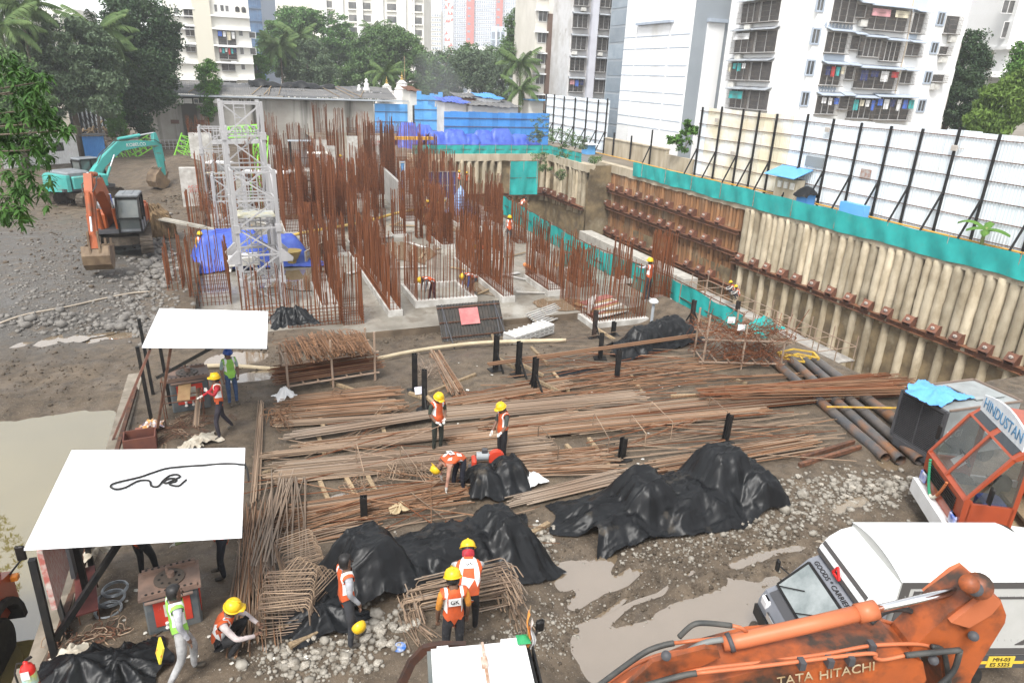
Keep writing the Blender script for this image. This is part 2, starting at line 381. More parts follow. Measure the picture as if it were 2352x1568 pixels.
M_stone = mat('rubble_stone', (.40,.37,.32), (.21,.185,.15), 6, .85, rand=.25, bump=.3)
M_stone_gr = mat('grey_stone', (.22,.205,.185), (.13,.12,.11), 4, .85, rand=.3, bump=.3)
def stone_proto(seed):
 r = random.Random(seed); bm = bmesh.new(); bmesh.ops.create_icosphere(bm, subdivisions=1, radius=.5)
 for v in bm.verts: v.co *= r.uniform(.75, 1.2); v.co.z *= .75
 me = bpy.data.meshes.new('stone'); bm.to_mesh(me); bm.free(); return me
STONES = [stone_proto(i) for i in range(7)]
_st_np = []
for me in STONES:
 V = np.zeros(len(me.vertices)*3); me.vertices.foreach_get('co', V); _st_np.append((V.reshape(-1, 3), np.array([p.vertices[:] for p in me.polygons])))
def np_obj(name, V, F, mt, parent=None, smooth=False):
 me = bpy.data.meshes.new(name); V = np.ascontiguousarray(V, dtype=np.float32); F = np.ascontiguousarray(F, dtype=np.int32); k = F.shape[1]
 me.vertices.add(len(V)); me.vertices.foreach_set('co', V.ravel()); me.loops.add(F.size); me.loops.foreach_set('vertex_index', F.ravel())
 me.polygons.add(len(F)); me.polygons.foreach_set('loop_start', np.arange(0, F.size, k, dtype=np.int32)); me.polygons.foreach_set('loop_total', np.full(len(F), k, np.int32))
 if smooth: me.polygons.foreach_set('use_smooth', np.ones(len(F), bool))
 me.update()
 for x in (mt if isinstance(mt, (list, tuple)) else [mt]): me.materials.append(x)
 return link(name, me, parent)
def gravel(name, spots, mt, label):
 VV = []; FF = []; o = 0
 for (px, py, sx, sy, nn, sz) in spots:
  X = px+rng.normal(0, sx, nn); Y = py+rng.normal(0, sy, nn); x, y, z = on_many(X, Y); ok = ~in_pit(x, y) & (y > 4) & (y < 60)
  for x1, y1, z1 in zip(x[ok], y[ok], z[ok]):
   V, F = random.choice(_st_np); s = sz*random.lognormvariate(0, .5)*.8; a = rnd(0, 2*PI); c, q = math.cos(a), math.sin(a)
   W = V*s; W = np.stack([W[:,0]*c-W[:,1]*q, W[:,0]*q+W[:,1]*c, W[:,2]], 1)
   VV.append(W+np.array([x1, y1, z1+s*.12])); FF.append(F+o); o += len(V)
 return stuff(np_obj(name, np.concatenate(VV), np.concatenate(FF), mt), label)
gravel('rubble', [(1960,1130,80,28,420,.085),(1840,1160,60,26,330,.085),(1740,1215,60,22,260,.075),(1620,1240,70,28,260,.06),(1500,1290,80,40,280,.05),(1250,1270,18,30,110,.10),(860,1440,45,30,170,.085),(760,1500,60,30,200,.08),(680,1530,60,25,150,.075),
                  (1300,1420,60,40,300,.045),(1200,1470,60,40,260,.04),(620,1500,40,30,120,.05),(1500,1440,60,25,60,.05),(1400,1200,60,10,90,.05),(1100,1290,60,18,80,.06),(2060,1120,35,14,140,.10),(1000,1250,120,60,60,.03)], M_stone, 'pale rubble and gravel trodden into the mud')
gravel('stone_fill', [(330,690,40,45,430,.16),(200,690,90,40,520,.11),(80,660,60,40,330,.10),(370,570,18,25,150,.24),(350,620,25,25,170,.22),(130,740,70,10,170,.16),(300,750,40,12,150,.17),(150,590,60,30,200,.09),(240,560,60,20,120,.08)], M_stone_gr, 'grey broken stone fill around the excavator')
gravel('mud_clods', [(1500,1280,150,70,900,.05),(1750,1230,130,50,600,.05),(1250,1450,120,50,500,.04),(700,1450,120,60,400,.035),(1300,930,300,90,700,.025),(1000,1100,250,80,600,.025),(1050,760,130,25,420,.07),(880,760,40,20,160,.08),(620,820,80,25,260,.06),(1600,900,120,60,300,.03),(150,850,120,40,350,.06),(130,540,80,60,500,.10),(400,420,40,30,500,.16)], mat('clod', (.105,.08,.056), (.055,.043,.031), 5, .9), 'mud clods and crumbs trodden over the yard')
k = 0
for (px, py, sx, sy, nn, sz, mt, lab, grp) in ((860,1445,50,22,26,.19,M_stone,'pale rubble stone by the wire bundles, larger than the gravel','larger rubble stones'),(1240,1250,14,28,10,.2,M_stone,'pale rubble stone by the wire bundles, larger than the gravel','larger rubble stones'),(740,1510,70,22,18,.16,M_stone,'pale rubble stone by the wire bundles, larger than the gravel','larger rubble stones'),
  (1980,1120,70,22,34,.2,M_stone,'pale rubble stone in the heap by the steel pipes','rubble stones by the pipes'),(370,590,20,45,24,.42,M_stone_gr,'grey boulder at the edge of the stone fill','boulders at the pit edge')):
 for _ in range(nn):
  p = on(px+random.gauss(0, sx), py+random.gauss(0, sy))
  if in_pit(np.array(p.x), np.array(p.y)): continue
  s = sz*rnd(.7, 1.25); me = STONES[k % 7]; k += 1
  if k <= 7: me.materials.clear(); me.materials.append(mt)
  o = link('stone', me, M=Matrix.Translation((p.x, p.y, p.z+s*.18)) @ Matrix.Rotation(rnd(0, 6), 4, 'Z') @ Matrix.Diagonal((s, s*rnd(.7, 1), s*.8, 1)))
  if len(me.materials) == 0: me.materials.append(mt)
  o.material_slots[0].link = 'OBJECT'; o.material_slots[0].material = mt
  tag(o, lab, 'stone', grp)
#  pile wall on the right and at the back of the pit
UW = 39.0
M_pile = mat('pile_concrete', (.52,.45,.33), (.34,.28,.19), 1.1, .9, bump=.6, bscale=5, rand=.28, c3=(.17,.135,.085), s3=.5, lo3=.55, hi3=.75, coord='Position', stretch=(1,1,.45))
M_pipe_pile = mat('rusty_pipe', (.30,.145,.06), (.19,.10,.05), .9, .8, rand=.35, coord='Position', stretch=(1,1,.2), c3=(.30,.24,.16), s3=.35, lo3=.5, hi3=.75)
M_shot = mat('earth_face', (.24,.18,.10), (.12,.09,.055), .9, .9, bump=.7, bscale=4, coord='Position', c3=(.33,.28,.19), s3=.45, lo3=.58, hi3=.72)
M_cap = mat('cap_beam', (.48,.42,.32), (.33,.275,.195), 1.0, .9, bump=.3, bscale=5, coord='Position', stretch=(1,1,.25))
M_waler = mat('waler_steel', (.20,.085,.042), (.11,.055,.035), 1.5, .65, coord='Position')
M_anchor = mat('anchor_plate', (.19,.08,.045), (.12,.055,.04), 4, .6, rand=.25)
M_nut = mat('anchor_nut', (.42,.38,.34), None, rough=.5)
def pile_mesh(seed, r, L, rough):
 rr = random.Random(seed); bm = MB(); pts = []; rs = []
 for i in range(13):
  t = i/12; pts.append((rr.uniform(-.035, .035)*r*rough, rr.uniform(-.035, .035)*r*rough, -L*t)); rs.append(r*(1+rough*rr.uniform(-.06, .05)))
 bm.tube(pts, rs, 10); return bm.mesh('pile', [], True)
def wall_face(name, p, q, z0, z1, parent, mt, amp=.12, n=None):
 p, q = Vector(p), Vector(q); L = (q-p).length; n = n or int(L/.45); nr = Vector((q.y-p.y, p.x-q.x, 0)).normalized(); bm = MB()
 X, T = np.meshgrid(np.linspace(0, 1, n+1), np.linspace(0, 1, 21)); Zs = z0+(z1-z0)*T; S = X*L
 W = amp*3*fbm(S*.7, Zs*.7+5, 4)
 bm.v = [tuple(p.lerp(q, X[j, i]) + nr*float(W[j, i]) + Vector((0, 0, Zs[j, i]))) for j in range(21) for i in range(n+1)]
 bm.f = [(j*(n+1)+i, j*(n+1)+i+1, (j+1)*(n+1)+i+1, (j+1)*(n+1)+i) for j in range(20) for i in range(n)]; bm.mi = [0]*len(bm.f)
 return bm.obj(name, mt, parent, True, world=True)
PM_big = [pile_mesh(i, .325, 4.9, 1.0) for i in range(6)]; PM_low = [pile_mesh(20+i, .27, 5.2, 1.0) for i in range(5)]; PM_pipe = [pile_mesh(50+i, .20, 4.9, .12) for i in range(3)]; PM_pipe2 = [pile_mesh(60+i, .19, 6.6, .12) for i in range(3)]
for me in PM_big+PM_low: me.materials.append(M_pile)
for me in PM_pipe+PM_pipe2: me.materials.append(M_pipe_pile)
def anchor_proto():
 b = MB()       # local: x across the wall run, y out of the wall (towards the pit), z up
 for s in (-1, 1):
  b.prism([(0,-.05),(.62,-.05),(.62,.16),(.30,.62),(0,.62)], lambda y, z, s=s: Vector((s*.24-.015, y, z)), lambda y, z, s=s: Vector((s*.24+.015, y, z)))
 b.box((0,.2,.28),(.5,.4,.03)); b.box((0,.2,.05),(.5,.42,.03))
 cheeks = b.mesh('bracket', M_anchor)
 b = MB(); d = Vector((0,.32,-.46)).normalized(); c = Vector((0,.47,.41)); R = Matrix((Vector((1,0,0)), d, Vector((1,0,0)).cross(d))).transposed()
 b.box(c, (.54,.56,.045), R=R); plate = b.mesh('face_plate', M_anchor)
 b = MB(); nrm = Vector((1,0,0)).cross(d); nrm = nrm if nrm.y > 0 else -nrm
 b.cyl(c+nrm*.02, c+nrm*.09, .10, 8); b.cyl(c+nrm*.09, c+nrm*.2, .05, 8); nut = b.mesh('anchor_nut', M_nut)
 b = MB(); b.box((.42,.02,.28),(.36,.04,.62)); wing = b.mesh('back_plate', M_anchor)
 return cheeks, plate, nut, wing
ANCH = anchor_proto()
def wall_run(name, label, p, q, ztop=1.4):
 p, q = Vector(p), Vector(q); r = thing(name, label, 'retaining wall', (p.x, p.y, -8.2))
 return r, p, q, (q-p).length, (q-p).normalized(), Vector((q.y-p.y, p.x-q.x, 0)).normalized()
def cap_beam(r, p, q, nr, z0=.62, z1=1.4, depth=.7):
 b = MB(); L = (q-p).length; n = max(2, int(L/.5)); d = (q-p)/L
 for i in range(n):
  pass
 def sec(i):
  o = rnd(-.02, .02); c = p + d*(L*i/n); zb = z0 + rnd(-.07, .05)
  return [c + nr*(.38+o) + Vector((0,0,zb)), c + nr*(.38+o*.5) + Vector((0,0,z1)), c - nr*depth + Vector((0,0,z1)), c - nr*depth + Vector((0,0,zb))]
 P = [];
 for i in range(n+1): P += sec(i)
 F = [(i*4+k, i*4+(k+1) % 4, i*4+4+(k+1) % 4, i*4+4+k) for i in range(n) for k in range(4)] + [(0,1,2,3), (n*4+3, n*4+2, n*4+1, n*4)]
 b.add(P, F); return b.obj('capping_beam', M_cap, r, world=True)
def piles(r, p, q, nr, pitch, protos, ztop, off=.0, skip=None, jit=.05, name='pile'):
 L = (q-p).length; d = (q-p)/L; n = int(L/pitch)
 for i in range(n):
  if skip and skip(i): continue
  c = p + d*(pitch*(i+.5)+rnd(-jit, jit)) + nr*(off+rnd(-.05, .05))
  link(name, random.choice(protos), r, True, M=Matrix.Translation((c.x, c.y, ztop)) @ Matrix.Rotation(rnd(0, 6.28), 4, 'Z') @ Matrix.Diagonal((rnd(.92, 1.06),)*2+(rnd(.97, 1.02), 1)))
def waler(r, p, q, nr, z, name='waler'):
 b = MB(); L = (q-p).length; d = (q-p)/L; a = p + nr*.30
 n = max(1, int(L/6))
 for i in range(n):
  s = a + d*(L*i/n); e = a + d*(L*(i+1)/n-.02); dz = rnd(-.03, .03)
  for zz in (-.16, .16): b.beam(s+nr*.17+Vector((0,0,z+zz+dz)), e+nr*.17+Vector((0,0,z+zz+dz)), .5, .035)
  b.beam(s+nr*.2+Vector((0,0,z+dz)), e+nr*.2+Vector((0,0,z+dz)), .03, .32)
 return b.obj(name, M_waler, r, world=True)
def anchors(r, p, q, nr, z, spots, w):
 d = (q-p).normalized(); X = -d; R = Matrix((X, nr, Vector((0,0,1)))).transposed().to_4x4()
 for s in spots:
  c = p + d*s + nr*.28 + Vector((0,0,z+.22)); Mx = Matrix.Translation(c) @ R @ Matrix.Diagonal((1.15, 1.0, .95, 1))
  br = link('anchor_bracket', ANCH[0], r, True, M=Mx)
  for me, nm in zip(ANCH[1:], ('face_plate', 'anchor_nut', 'back_plate')): link(nm, me, br)
r, p, q, L, d, nr = wall_run('pile_wall', 'long retaining wall of pale concrete piles under a capping beam, nearest the truck', (UW,45.0,0), (UW,15,0))
wall_face('earth_face', p-nr*.12, q-nr*.12, -8.4, .9, r, M_shot, .05); wall_face('lower_earth_face', p+nr*.22, q+nr*.22, -8.4, -3.5, r, M_shot, .14)
cap_beam(r, p, q, nr); piles(r, p, q, nr, .66, PM_big, .75, .15); piles(r, p, q, nr, 1.32, PM_low, -3.6, .24, name='lower_pile')
waler(r, p-d*.3, q, nr, -3.75); anchors(r, p, q, nr, -3.75, [.7+1.62*i+rnd(-.1, .1) for i in range(15)], 1)
r, p, q, L, d, nr = wall_run('steel_pile_wall', 'retaining wall of close-set rusty brown pipes with three rows of anchors', (UW,71.5,0), (UW,45.05,0))
wall_face('earth_face', p-nr*.1, q-nr*.1, -8.4, .9, r, M_shot, .05)
wall_face('lower_earth_face', p+nr*.2, q+nr*.2, -8.4, -4.6, r, M_shot, .22)
cap_beam(r, p, q, nr, .55, 1.4); piles(r, p, q, nr, .43, PM_pipe, .7, .08); piles(r, p, q, nr, .43, PM_pipe2, -3.3, .1, name='lower_pile')
for z, n in ((-1.35, 13), (-3.2, 14), (-6.05, 13)):
 waler(r, p, q, nr, z); anchors(r, p, q, nr, z, [1.0+(L-1.6)/n*i+rnd(-.2, .2) for i in range(n)], 1)
r, p, q, L, d, nr = wall_run('corner_pile_wall', 'short set-forward stretch of stained concrete piles at the far pit corner', (36.0,78.0,0), (36.0,67.3,0))
wall_face('earth_face', p-nr*.1, q-nr*.1, -8.4, .9, r, M_shot, .25); wall_face('lower_earth_face', p+nr*.2, q+nr*.2, -8.4, -3.4, r, M_shot, .2); cap_beam(r, p, q, nr, .62, 1.4)
wall_face('end_face', q-nr*0, (UW, 67.3, 0), -8.4, 1.3, r, M_shot, .1, 6)
piles(r, p, q, nr, .78, PM_big, .75, .06, skip=lambda i: i in (1, 2, 7)); waler(r, p, q, nr, -3.35); anchors(r, p, q, nr, -3.35, [1.5, 3.0, 5.0, 6.4, 8.2], 1)
r, p, q, L, d, nr = wall_run('back_pile_wall', 'back retaining wall of concrete piles below the teal guard rail', (18.6,78.0,0), (36.0,78.0,0))
wall_face('earth_face', p-nr*.1, q-nr*.1, -8.4, .9, r, M_shot, .2); wall_face('lower_earth_face', p+nr*.2, q+nr*.2, -8.4, -3.4, r, M_shot, .2); cap_beam(r, p, q, nr, .62, 1.4)
piles(r, p, q, nr, .95, PM_big, .75, .06, skip=lambda i: i in (12, 16)); waler(r, p, q, nr, -3.35); anchors(r, p, q, nr, -3.35, [11.0, 13.0, 15.0, 16.6], 1)
M_pole = mat('guard_pole', (.33,.30,.27), (.22,.13,.08), 3, .6)
def net_rail(name, label, pts, h, z, posts=2.2, sag=.12, group=None, mt=None, drape=.06, rail=True, hang=0.0, folds=1.0):
 pts = [Vector(p) for p in pts]; r = thing(name, label, 'safety net', (pts[0].x, pts[0].y, z), 0, group)
 segs = [(pts[i+1]-pts[i]).length for i in range(len(pts)-1)]; T = sum(segs)
 def at(s):
  for i, L in enumerate(segs):
   if s <= L or i == len(segs)-1: return pts[i].lerp(pts[i+1], min(1, s/L)), (pts[i+1]-pts[i]).normalized()
   s -= L
 n = int(T/.16); b = MB(); P = []
 ph = rnd(0, 9)
 for j in range(9):
  for i in range(n+1):
   s = T*i/n; c, d = at(s); nr = Vector((d.y, -d.x, 0)); t = j/8
   sg = sag*abs(math.sin(PI*s/posts+ph*.3))*(1+.6*math.sin(s*1.3+ph)); w = drape*(math.sin(s*3.1+ph+t*2)+.6*math.sin(s*7.7+t*3)*folds)*(.3+t)
   P.append(c + nr*w + Vector((0, 0, z + h*(1-t)*1.0 - sg*(1-t) - hang*t*(1+.4*math.sin(s*.9+ph))*.5)))
 b.add(P, [(j*(n+1)+i, j*(n+1)+i+1, (j+1)*(n+1)+i+1, (j+1)*(n+1)+i) for j in range(8) for i in range(n)]); b.obj('net', mt or M_teal, r, True, world=True)
 k = int(T/posts)
 for i in range(k+1):
  c, d = at(min(T, i*posts)); b = MB(); b.cyl(c+Vector((0,0,z-.02)), c+Vector((0,0,z+h+.08)), .03, 6); b.obj('post', M_pole, r, world=True)
 if rail:
  for hh in (h, h*.5):
   b = MB()
   for i in range(len(pts)-1): b.cyl(pts[i]+Vector((0,0,z+hh)), pts[i+1]+Vector((0,0,z+hh)), .025, 6)
   b.obj('rail', M_rust_dark, r, world=True)
 return r
net_rail('net_guard_rail', 'long sagging teal net along the capping beam below the tall white sheet fence', [(UW-.56,14.5,0),(UW-.56,62.5,0)], 1.25, 1.05, 4.2, .05, hang=.25, drape=.05, folds=.3, rail=False)
net_rail('net_guard_rail', 'teal net guard rail along the back wall under the blue tarpaulins', [(19.0,77.9,0),(35.95,77.9,0),(35.95,69.3,0)], 1.0, 1.4, 2.0, .05, drape=.04)
net_rail('net_screen', 'long low teal net strung along the slab edge above the trench', [gz(1700,775,SLAB),gz(1530,680,SLAB),gz(1345,600,SLAB),gz(1155,478,SLAB)], 1.55, SLAB, 2.5, .1, drape=.07)
net_rail('net_screen', 'tall teal net screen hung before the back pile wall', [(26.2,66,0),(29.3,66,0)], 3.4, -1.4, 1.5, .05, drape=.05)
net_rail('net_screen', 'short teal net hanging in the pit behind the thin bars', [gz(1292,625,SLAB),gz(1355,618,SLAB)], 2.2, SLAB-.6, 1.5, .12, drape=.12)
M_sheet_w = mat('white_sheet', (.74,.79,.83), (.69,.74,.78), .5, .45, rand=.05, c3=(.62,.54,.36), s3=.28, lo3=.64, hi3=.82, coord='Position')
M_sheet_y = mat('stained_sheet', (.66,.60,.45), (.72,.73,.72), .35, .5, rand=.06, coord='Position', lo=.42, hi=.66)
M_sheet_b = mat('blue_sheet', (.05,.22,.55), (.07,.27,.62), .6, .45, rand=.12, coord='Position')
M_sheet_lb = mat('light_blue_sheet', (.10,.34,.68), (.13,.38,.72), .6, .45, rand=.1, coord='Position')
def corr_panel(w, h, name, mt, pitch=.2, dep=.035):
 b = MB(); xs = []; n = int(round(w/pitch))
 for i in range(n):
  x = i*pitch; xs += [(x, 0), (x+pitch*.55, 0), (x+pitch*.65, dep), (x+pitch*.9, dep)]
 xs.append((w, 0)); k = len(xs)
 b.add([(x, y, 0) for x, y in xs]+[(x, y, h) for x, y in xs], [(i, i+1, k+i+1, k+i) for i in range(k-1)]); return b.mesh(name, mt)
def sheet_fence(name, label, p, q, z, h, posts, panel, rails=6, front=1, strut=True, mt=None, tops=None, cat='fence', pw=1.1, postw=.135):
 p, q = Vector(p), Vector(q); L = (q-p).length; d = (q-p)/L; nr = Vector((d.y, -d.x, 0))*front
 r = thing(name, label, cat, (p.x, p.y, z)); n = int(L/pw); ws = L/n
 meshes = [corr_panel(ws+.06, h, 'panel', m2) for m2 in (mt if isinstance(mt, list) else [mt or M_sheet_w])]
 R = Matrix((d, nr, Vector((0,0,1)))).transposed().to_4x4()
 for i in range(n):
  c = p + d*(i*ws) - nr*(.02+.012*(i % 2)); me = meshes[0] if len(meshes) == 1 else (meshes[1] if panel(i/n) else meshes[0])
  link('panel', me, r, True, M=Matrix.Translation((c.x, c.y, z+rnd(-.02, .06))) @ R @ Matrix.Rotation(rnd(-.004, .004), 4, 'Y'))
 ps = posts
 for s in ps:
  c = p + d*s + nr*.14; b = MB(); b.beam(c+Vector((0,0,z)), c+Vector((0,0,z+h+rnd(-.1, .25))), postw, postw, up=(1,0,0)); po = b.obj('post', M_black, r, world=True)
  if strut:
   b = MB(); b.beam(c+nr*.05+Vector((0,0,z+h*.42)), c+nr*1.35+Vector((0,0,z)), .1, .1); b.obj('strut', M_black, r, world=True)
 for k in range(rails):
  zz = z + .35 + (h-.7)*k/(rails-1); b = MB(); n2 = 12; pts = [p + d*(L*i/n2) + nr*.06 + Vector((0,0,zz+rnd(-.05, .05))) for i in range(n2+1)]
  for a, c in zip(pts[:-1], pts[1:]): b.beam(a, c, .05, .05)
  b.obj('rail', M_rust_dark, r, world=True)
 return r
UF = 42.4
_a = gu(1611,247,UF).y; _pp = [_a - gu(x, 280, UF).y for x in (1613,1657,1707,1744,1786,1857,1918,1984,2054,2128,2213,2310)]
sheet_fence('sheet_fence', 'tall white corrugated sheet fence on black posts above the pile wall, before the white flats', (UF,_a,0), (UF,14,0), 1.42, 6.5, [abs(s) for s in _pp]+[abs(_pp[-1])+3.2, abs(_pp[-1])+6.4], lambda t: t < .30 and random.random() < .75, 6, mt=[M_sheet_w, M_sheet_y], front=1)
sheet_fence('sheet_fence', 'white corrugated sheet fence on black posts behind the bushes, beside the plain white building', (43.2,96,0), (43.2,77,0), 1.42, 6.3, [.6,3.4,6.6,10,13.4,16.4,18.7], lambda t: False, 6, front=1)
for (x0, x1, y0, y1, mt, lab) in ((1850,1892,360,384,M_wgap:=mat('grey_patch', (.24,.26,.27), None, rough=.5),'grey patched opening in the white sheet fence'),(1976,2000,388,412,mat('brick_gap', (.30,.16,.12), (.4,.38,.36), 3, .8),'torn gap in the white sheet fence showing brick')):
 a, c = gu(x0, (y0+y1)/2, UF-.05), gu(x1, (y0+y1)/2, UF-.05); z0, z1 = gu((x0+x1)/2, y1, UF).z, gu((x0+x1)/2, y0, UF).z; b = MB(); b.bbox((UF-.075, c.y, z0), (UF-.045, a.y, z1)); tag(b.obj('fence_patch', mt), lab, 'patch')
for x, y in ((1900,298),(2192,340),(1682,352),(1646,276)):
 p = gu(x, y, UF-.25); b = MB(); b.cbox(p, (.12,.42,.34), .03); b.beam(p, p+Vector((.2,-.5,0)), .04); tag(b.obj('flood_light', M_nut), 'small floodlight fixed to a post of the white sheet fence', 'light', 'fence floodlights')
#  buildings
M_wall_w = mat('white_render', (.86,.86,.86), (.81,.81,.80), .25, .8, coord='Position', c3=(.62,.60,.55), s3=.3, lo3=.56, hi3=.78, st3=(1,1,.10))
M_wall_be = mat('beige_render', (.66,.63,.57), (.58,.55,.49), .25, .85, coord='Position', st3=(1,1,.2), c3=(.50,.47,.41), s3=.3, lo3=.58, hi3=.8)
M_wall_cream = mat('cream_render', (.75,.73,.68), (.68,.66,.60), .25, .85, coord='Position')
M_wall_old = mat('old_render', (.64,.63,.63), (.50,.48,.46), .4, .9, coord='Position', c3=(.30,.26,.22), s3=.5, lo3=.62, hi3=.8)
M_wall_gr = mat('grey_panel', (.30,.33,.36), (.27,.30,.33), .3, .6, coord='Position')
M_wall_br = mat('brown_panel', (.13,.085,.065), None, rough=.7)
M_trim_gr = mat('blue_grey_trim', (.40,.45,.52), (.34,.39,.46), 2, .7)
M_bluepanel = mat('pale_blue_panel', (.50,.57,.66), None, rough=.7)
M_pane = mat('window_pane', (.035,.037,.04), (.11,.105,.10), .55, .12, spec=.6, rand=.5, coord='Position')
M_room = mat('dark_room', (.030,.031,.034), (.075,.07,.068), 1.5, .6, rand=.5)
M_frame_w = mat('window_frame', (.66,.66,.65), None, rough=.5)
M_grille = mat('window_grille', (.16,.155,.15), (.24,.20,.17), 4, .6)
M_acw = mat('air_conditioner', (.66,.65,.61), (.55,.53,.49), 3, .6, rand=.12)
M_awn = mat('awning', (.36,.39,.43), (.25,.26,.27), 2, .8, rand=.15)
CLOTH = [mat('cloth_'+n, c, None, rough=.9) for n, c in (('white',(.7,.7,.7)),('blue',(.06,.14,.5)),('pink',(.55,.28,.3)),('red',(.45,.05,.05)),('teal',(.05,.35,.35)),('navy',(.03,.04,.12)),('cream',(.6,.55,.42)))]
class Face:
 def __init__(s, p, d, n): s.p, s.d, s.n = Vector(p), Vector(d).normalized(), Vector(n).normalized()
 def at(s, a, z, o=0): return s.p + s.d*a + s.n*o + Vector((0, 0, z-s.p.z))
 def px(s, x, y):
  r = ray(x, y); c = Vector((0, 0, CAM_H)); t = (s.p-c).dot(s.n)/r.dot(s.n); w = c + r*t; return (w-s.p).dot(s.d), w.z
 def rect(s, x0, x1, y0, y1):
  l, _ = s.px(x0, (y0+y1)/2); r, _ = s.px(x1, (y0+y1)/2); _, t = s.px((x0+x1)/2, y0); _, b = s.px((x0+x1)/2, y1); return min(l, r), max(l, r), b, t
 def slab(s, m, a0, a1, z0, z1, o0, o1):
  P = [s.at(a, z, o) for o in (o0, o1) for a, z in ((a0, z0), (a1, z0), (a1, z1), (a0, z1))]
  m.add(P, [(0,3,2,1),(4,5,6,7),(0,1,5,4),(1,2,6,5),(2,3,7,6),(3,0,4,7)])
def window(par, F, a0, a1, z0, z1, style='plain', mull=1, fm=None, awn=False, ac=False, cloth=0, room=False):
 m = MB()
 t = .07 if style != 'thick' else .14
 for (x0, x1, y0, y1) in ((a0-t, a0, z0-t, z1+t), (a1, a1+t, z0-t, z1+t), (a0, a1, z1, z1+t), (a0, a1, z0-t, z0)): F.slab(m, x0, x1, y0, y1, .0, .09)
 for k in range(mull): x = a0 + (a1-a0)*(k+1)/(mull+1); F.slab(m, x-.03, x+.03, z0, z1, .03, .075)
 w = m.obj('window', fm or M_frame_w, par, world=True)
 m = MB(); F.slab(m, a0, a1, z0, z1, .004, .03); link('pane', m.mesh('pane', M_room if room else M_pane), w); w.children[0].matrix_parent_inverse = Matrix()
 if style == 'cage':
  m = MB(); dp = .55; n = max(5, int((a1-a0)/.13))
  for k in range(n+1): x = a0-.05 + (a1-a0+.1)*k/n; m.beam(F.at(x, z0-.1, dp), F.at(x, z1+.05, dp), .014)
  for k in range(5): z = z0-.1 + (z1-z0+.15)*k/4; m.beam(F.at(a0-.05, z, dp), F.at(a1+.05, z, dp), .02)
  for x in (a0-.05, a1+.05):
   for k in range(4): o = dp*k/4; m.beam(F.at(x, z0-.1, o), F.at(x, z1, o), .016)
  F.slab(m, a0-.05, a1+.05, z0-.14, z0-.1, .0, dp); link('grille', m.mesh('grille', M_grille), w)
 if awn:
  m = MB(); h = .28; P = [F.at(a0-.18, z1+.38, .03), F.at(a1+.18, z1+.38, .03), F.at(a1+.18, z1+.12, .8), F.at(a0-.18, z1+.12, .8)]
  P += [p - Vector((0,0,.06)) for p in P]; m.add(P, [(0,3,2,1),(4,5,6,7),(0,1,5,4),(1,2,6,5),(2,3,7,6),(3,0,4,7)]); link('awning', m.mesh('awning', awn if awn is not True else M_awn), w)
 if ac:
  m = MB(); x = a0 + (a1-a0)*rnd(.2, .8); F.slab(m, x-.4, x+.4, z0-.75, z0-.2, .1, .45); m.cyl(F.at(x-.1, z0-.47, .45), F.at(x-.1, z0-.47, .47), .2, 10); link('air_conditioner', m.mesh('air_conditioner', M_acw), w)
 for k in range(cloth):
  x = a0 + (a1-a0)*(k+.5)/max(1, cloth); wd = (a1-a0)/max(1, cloth)*rnd(.3, .45); h = (z1-z0)*rnd(.3, .55); m = MB(); o = .62 if style == 'cage' else .2
  m.grid(lambda i, j: F.at(x-wd+2*wd*i, z1-.12-h*j, o-.08+.05*math.sin(i*9+k)*j), 6, 3); link('laundry', m.mesh('laundry', random.choice(CLOTH)), w)
 return w
def body(par, name, lo, hi, mt): b = MB(); b.bbox(lo, hi); return b.obj(name, mt, par, world=True)
C0 = Vector((47.5, 50.2, 1.42)); T = 32
r = thing('apartment_building', 'tall white apartment building with grilled windows and blue-grey awnings behind the sheet fence', 'building', C0)
Fl = Face(C0, (0,1,0), (-1,0,0)); Ff = Face(C0, (1,0,0), (0,-1,0))
aR = Ff.px(2195, 150)[0]; aL = Fl.px(1668, 100)[0]
b = MB(); b.bbox(C0, (C0.x+aR, C0.y+aL, T)); b.obj('wall', M_wall_w, r, world=True)
def D4(x0, x1, y0, y1): return (1764+x0/4, 1764+x1/4, y0/4, y1/4)
for (x0, x1, y0, y1), cl in (((1706,1792,5,50),0), ((1690,1784,73,120),1), ((1680,1772,143,184),4), ((1678,1766,208,250),1)):
 a0, a1, z0, z1 = Fl.rect(x0, x1, y0, y1); mid = (a0+a1)/2
 window(r, Fl, a0, mid-.1, z0, z1, 'cage', 1, room=True, awn=True); window(r, Fl, mid+.1, a1, z0, z1, 'cage', 2, room=True, awn=True, ac=True, cloth=cl)
 window(r, Fl, a0, a1, z0+9.2*0+0, z0+.01, 'plain') if False else None
for q in ((450,505,-10,98),(402,464,272,398),(354,414,562,684),(306,364,852,966)): window(r, Ff, *Ff.rect(*D4(*q)), style='thick', fm=M_trim_gr)
for q, cl in (((590,800,-30,205),0),((525,715,300,485),0),((480,660,600,780),4),((435,610,885,1045),3)): window(r, Ff, *Ff.rect(*D4(*q)), style='cage', mull=2, awn=M_trim_gr, cloth=cl, room=True)
for q in ((805,890,45,160),(755,835,330,455),(705,780,612,728),(650,730,885,1000)): window(r, Ff, *Ff.rect(*D4(*q)), style='cage', mull=0, awn=M_trim_gr, room=True, ac=(q[0] == 805))
for q, cl in (((885,1275,80,280),2),((830,1025,355,520),0),((1030,1205,385,560),0),((785,1160,640,815),4),((730,940,905,1085),4),((945,1290,900,1098),6)): window(r, Ff, *Ff.rect(*D4(*q)), style='cage', mull=3, awn=M_trim_gr, cloth=cl, room=True)
for q in ((1320,1420,125,305),(1265,1385,405,512),(1210,1310,660,765)): window(r, Ff, *Ff.rect(*D4(*q)), style='cage', mull=1, awn=M_trim_gr, room=True)
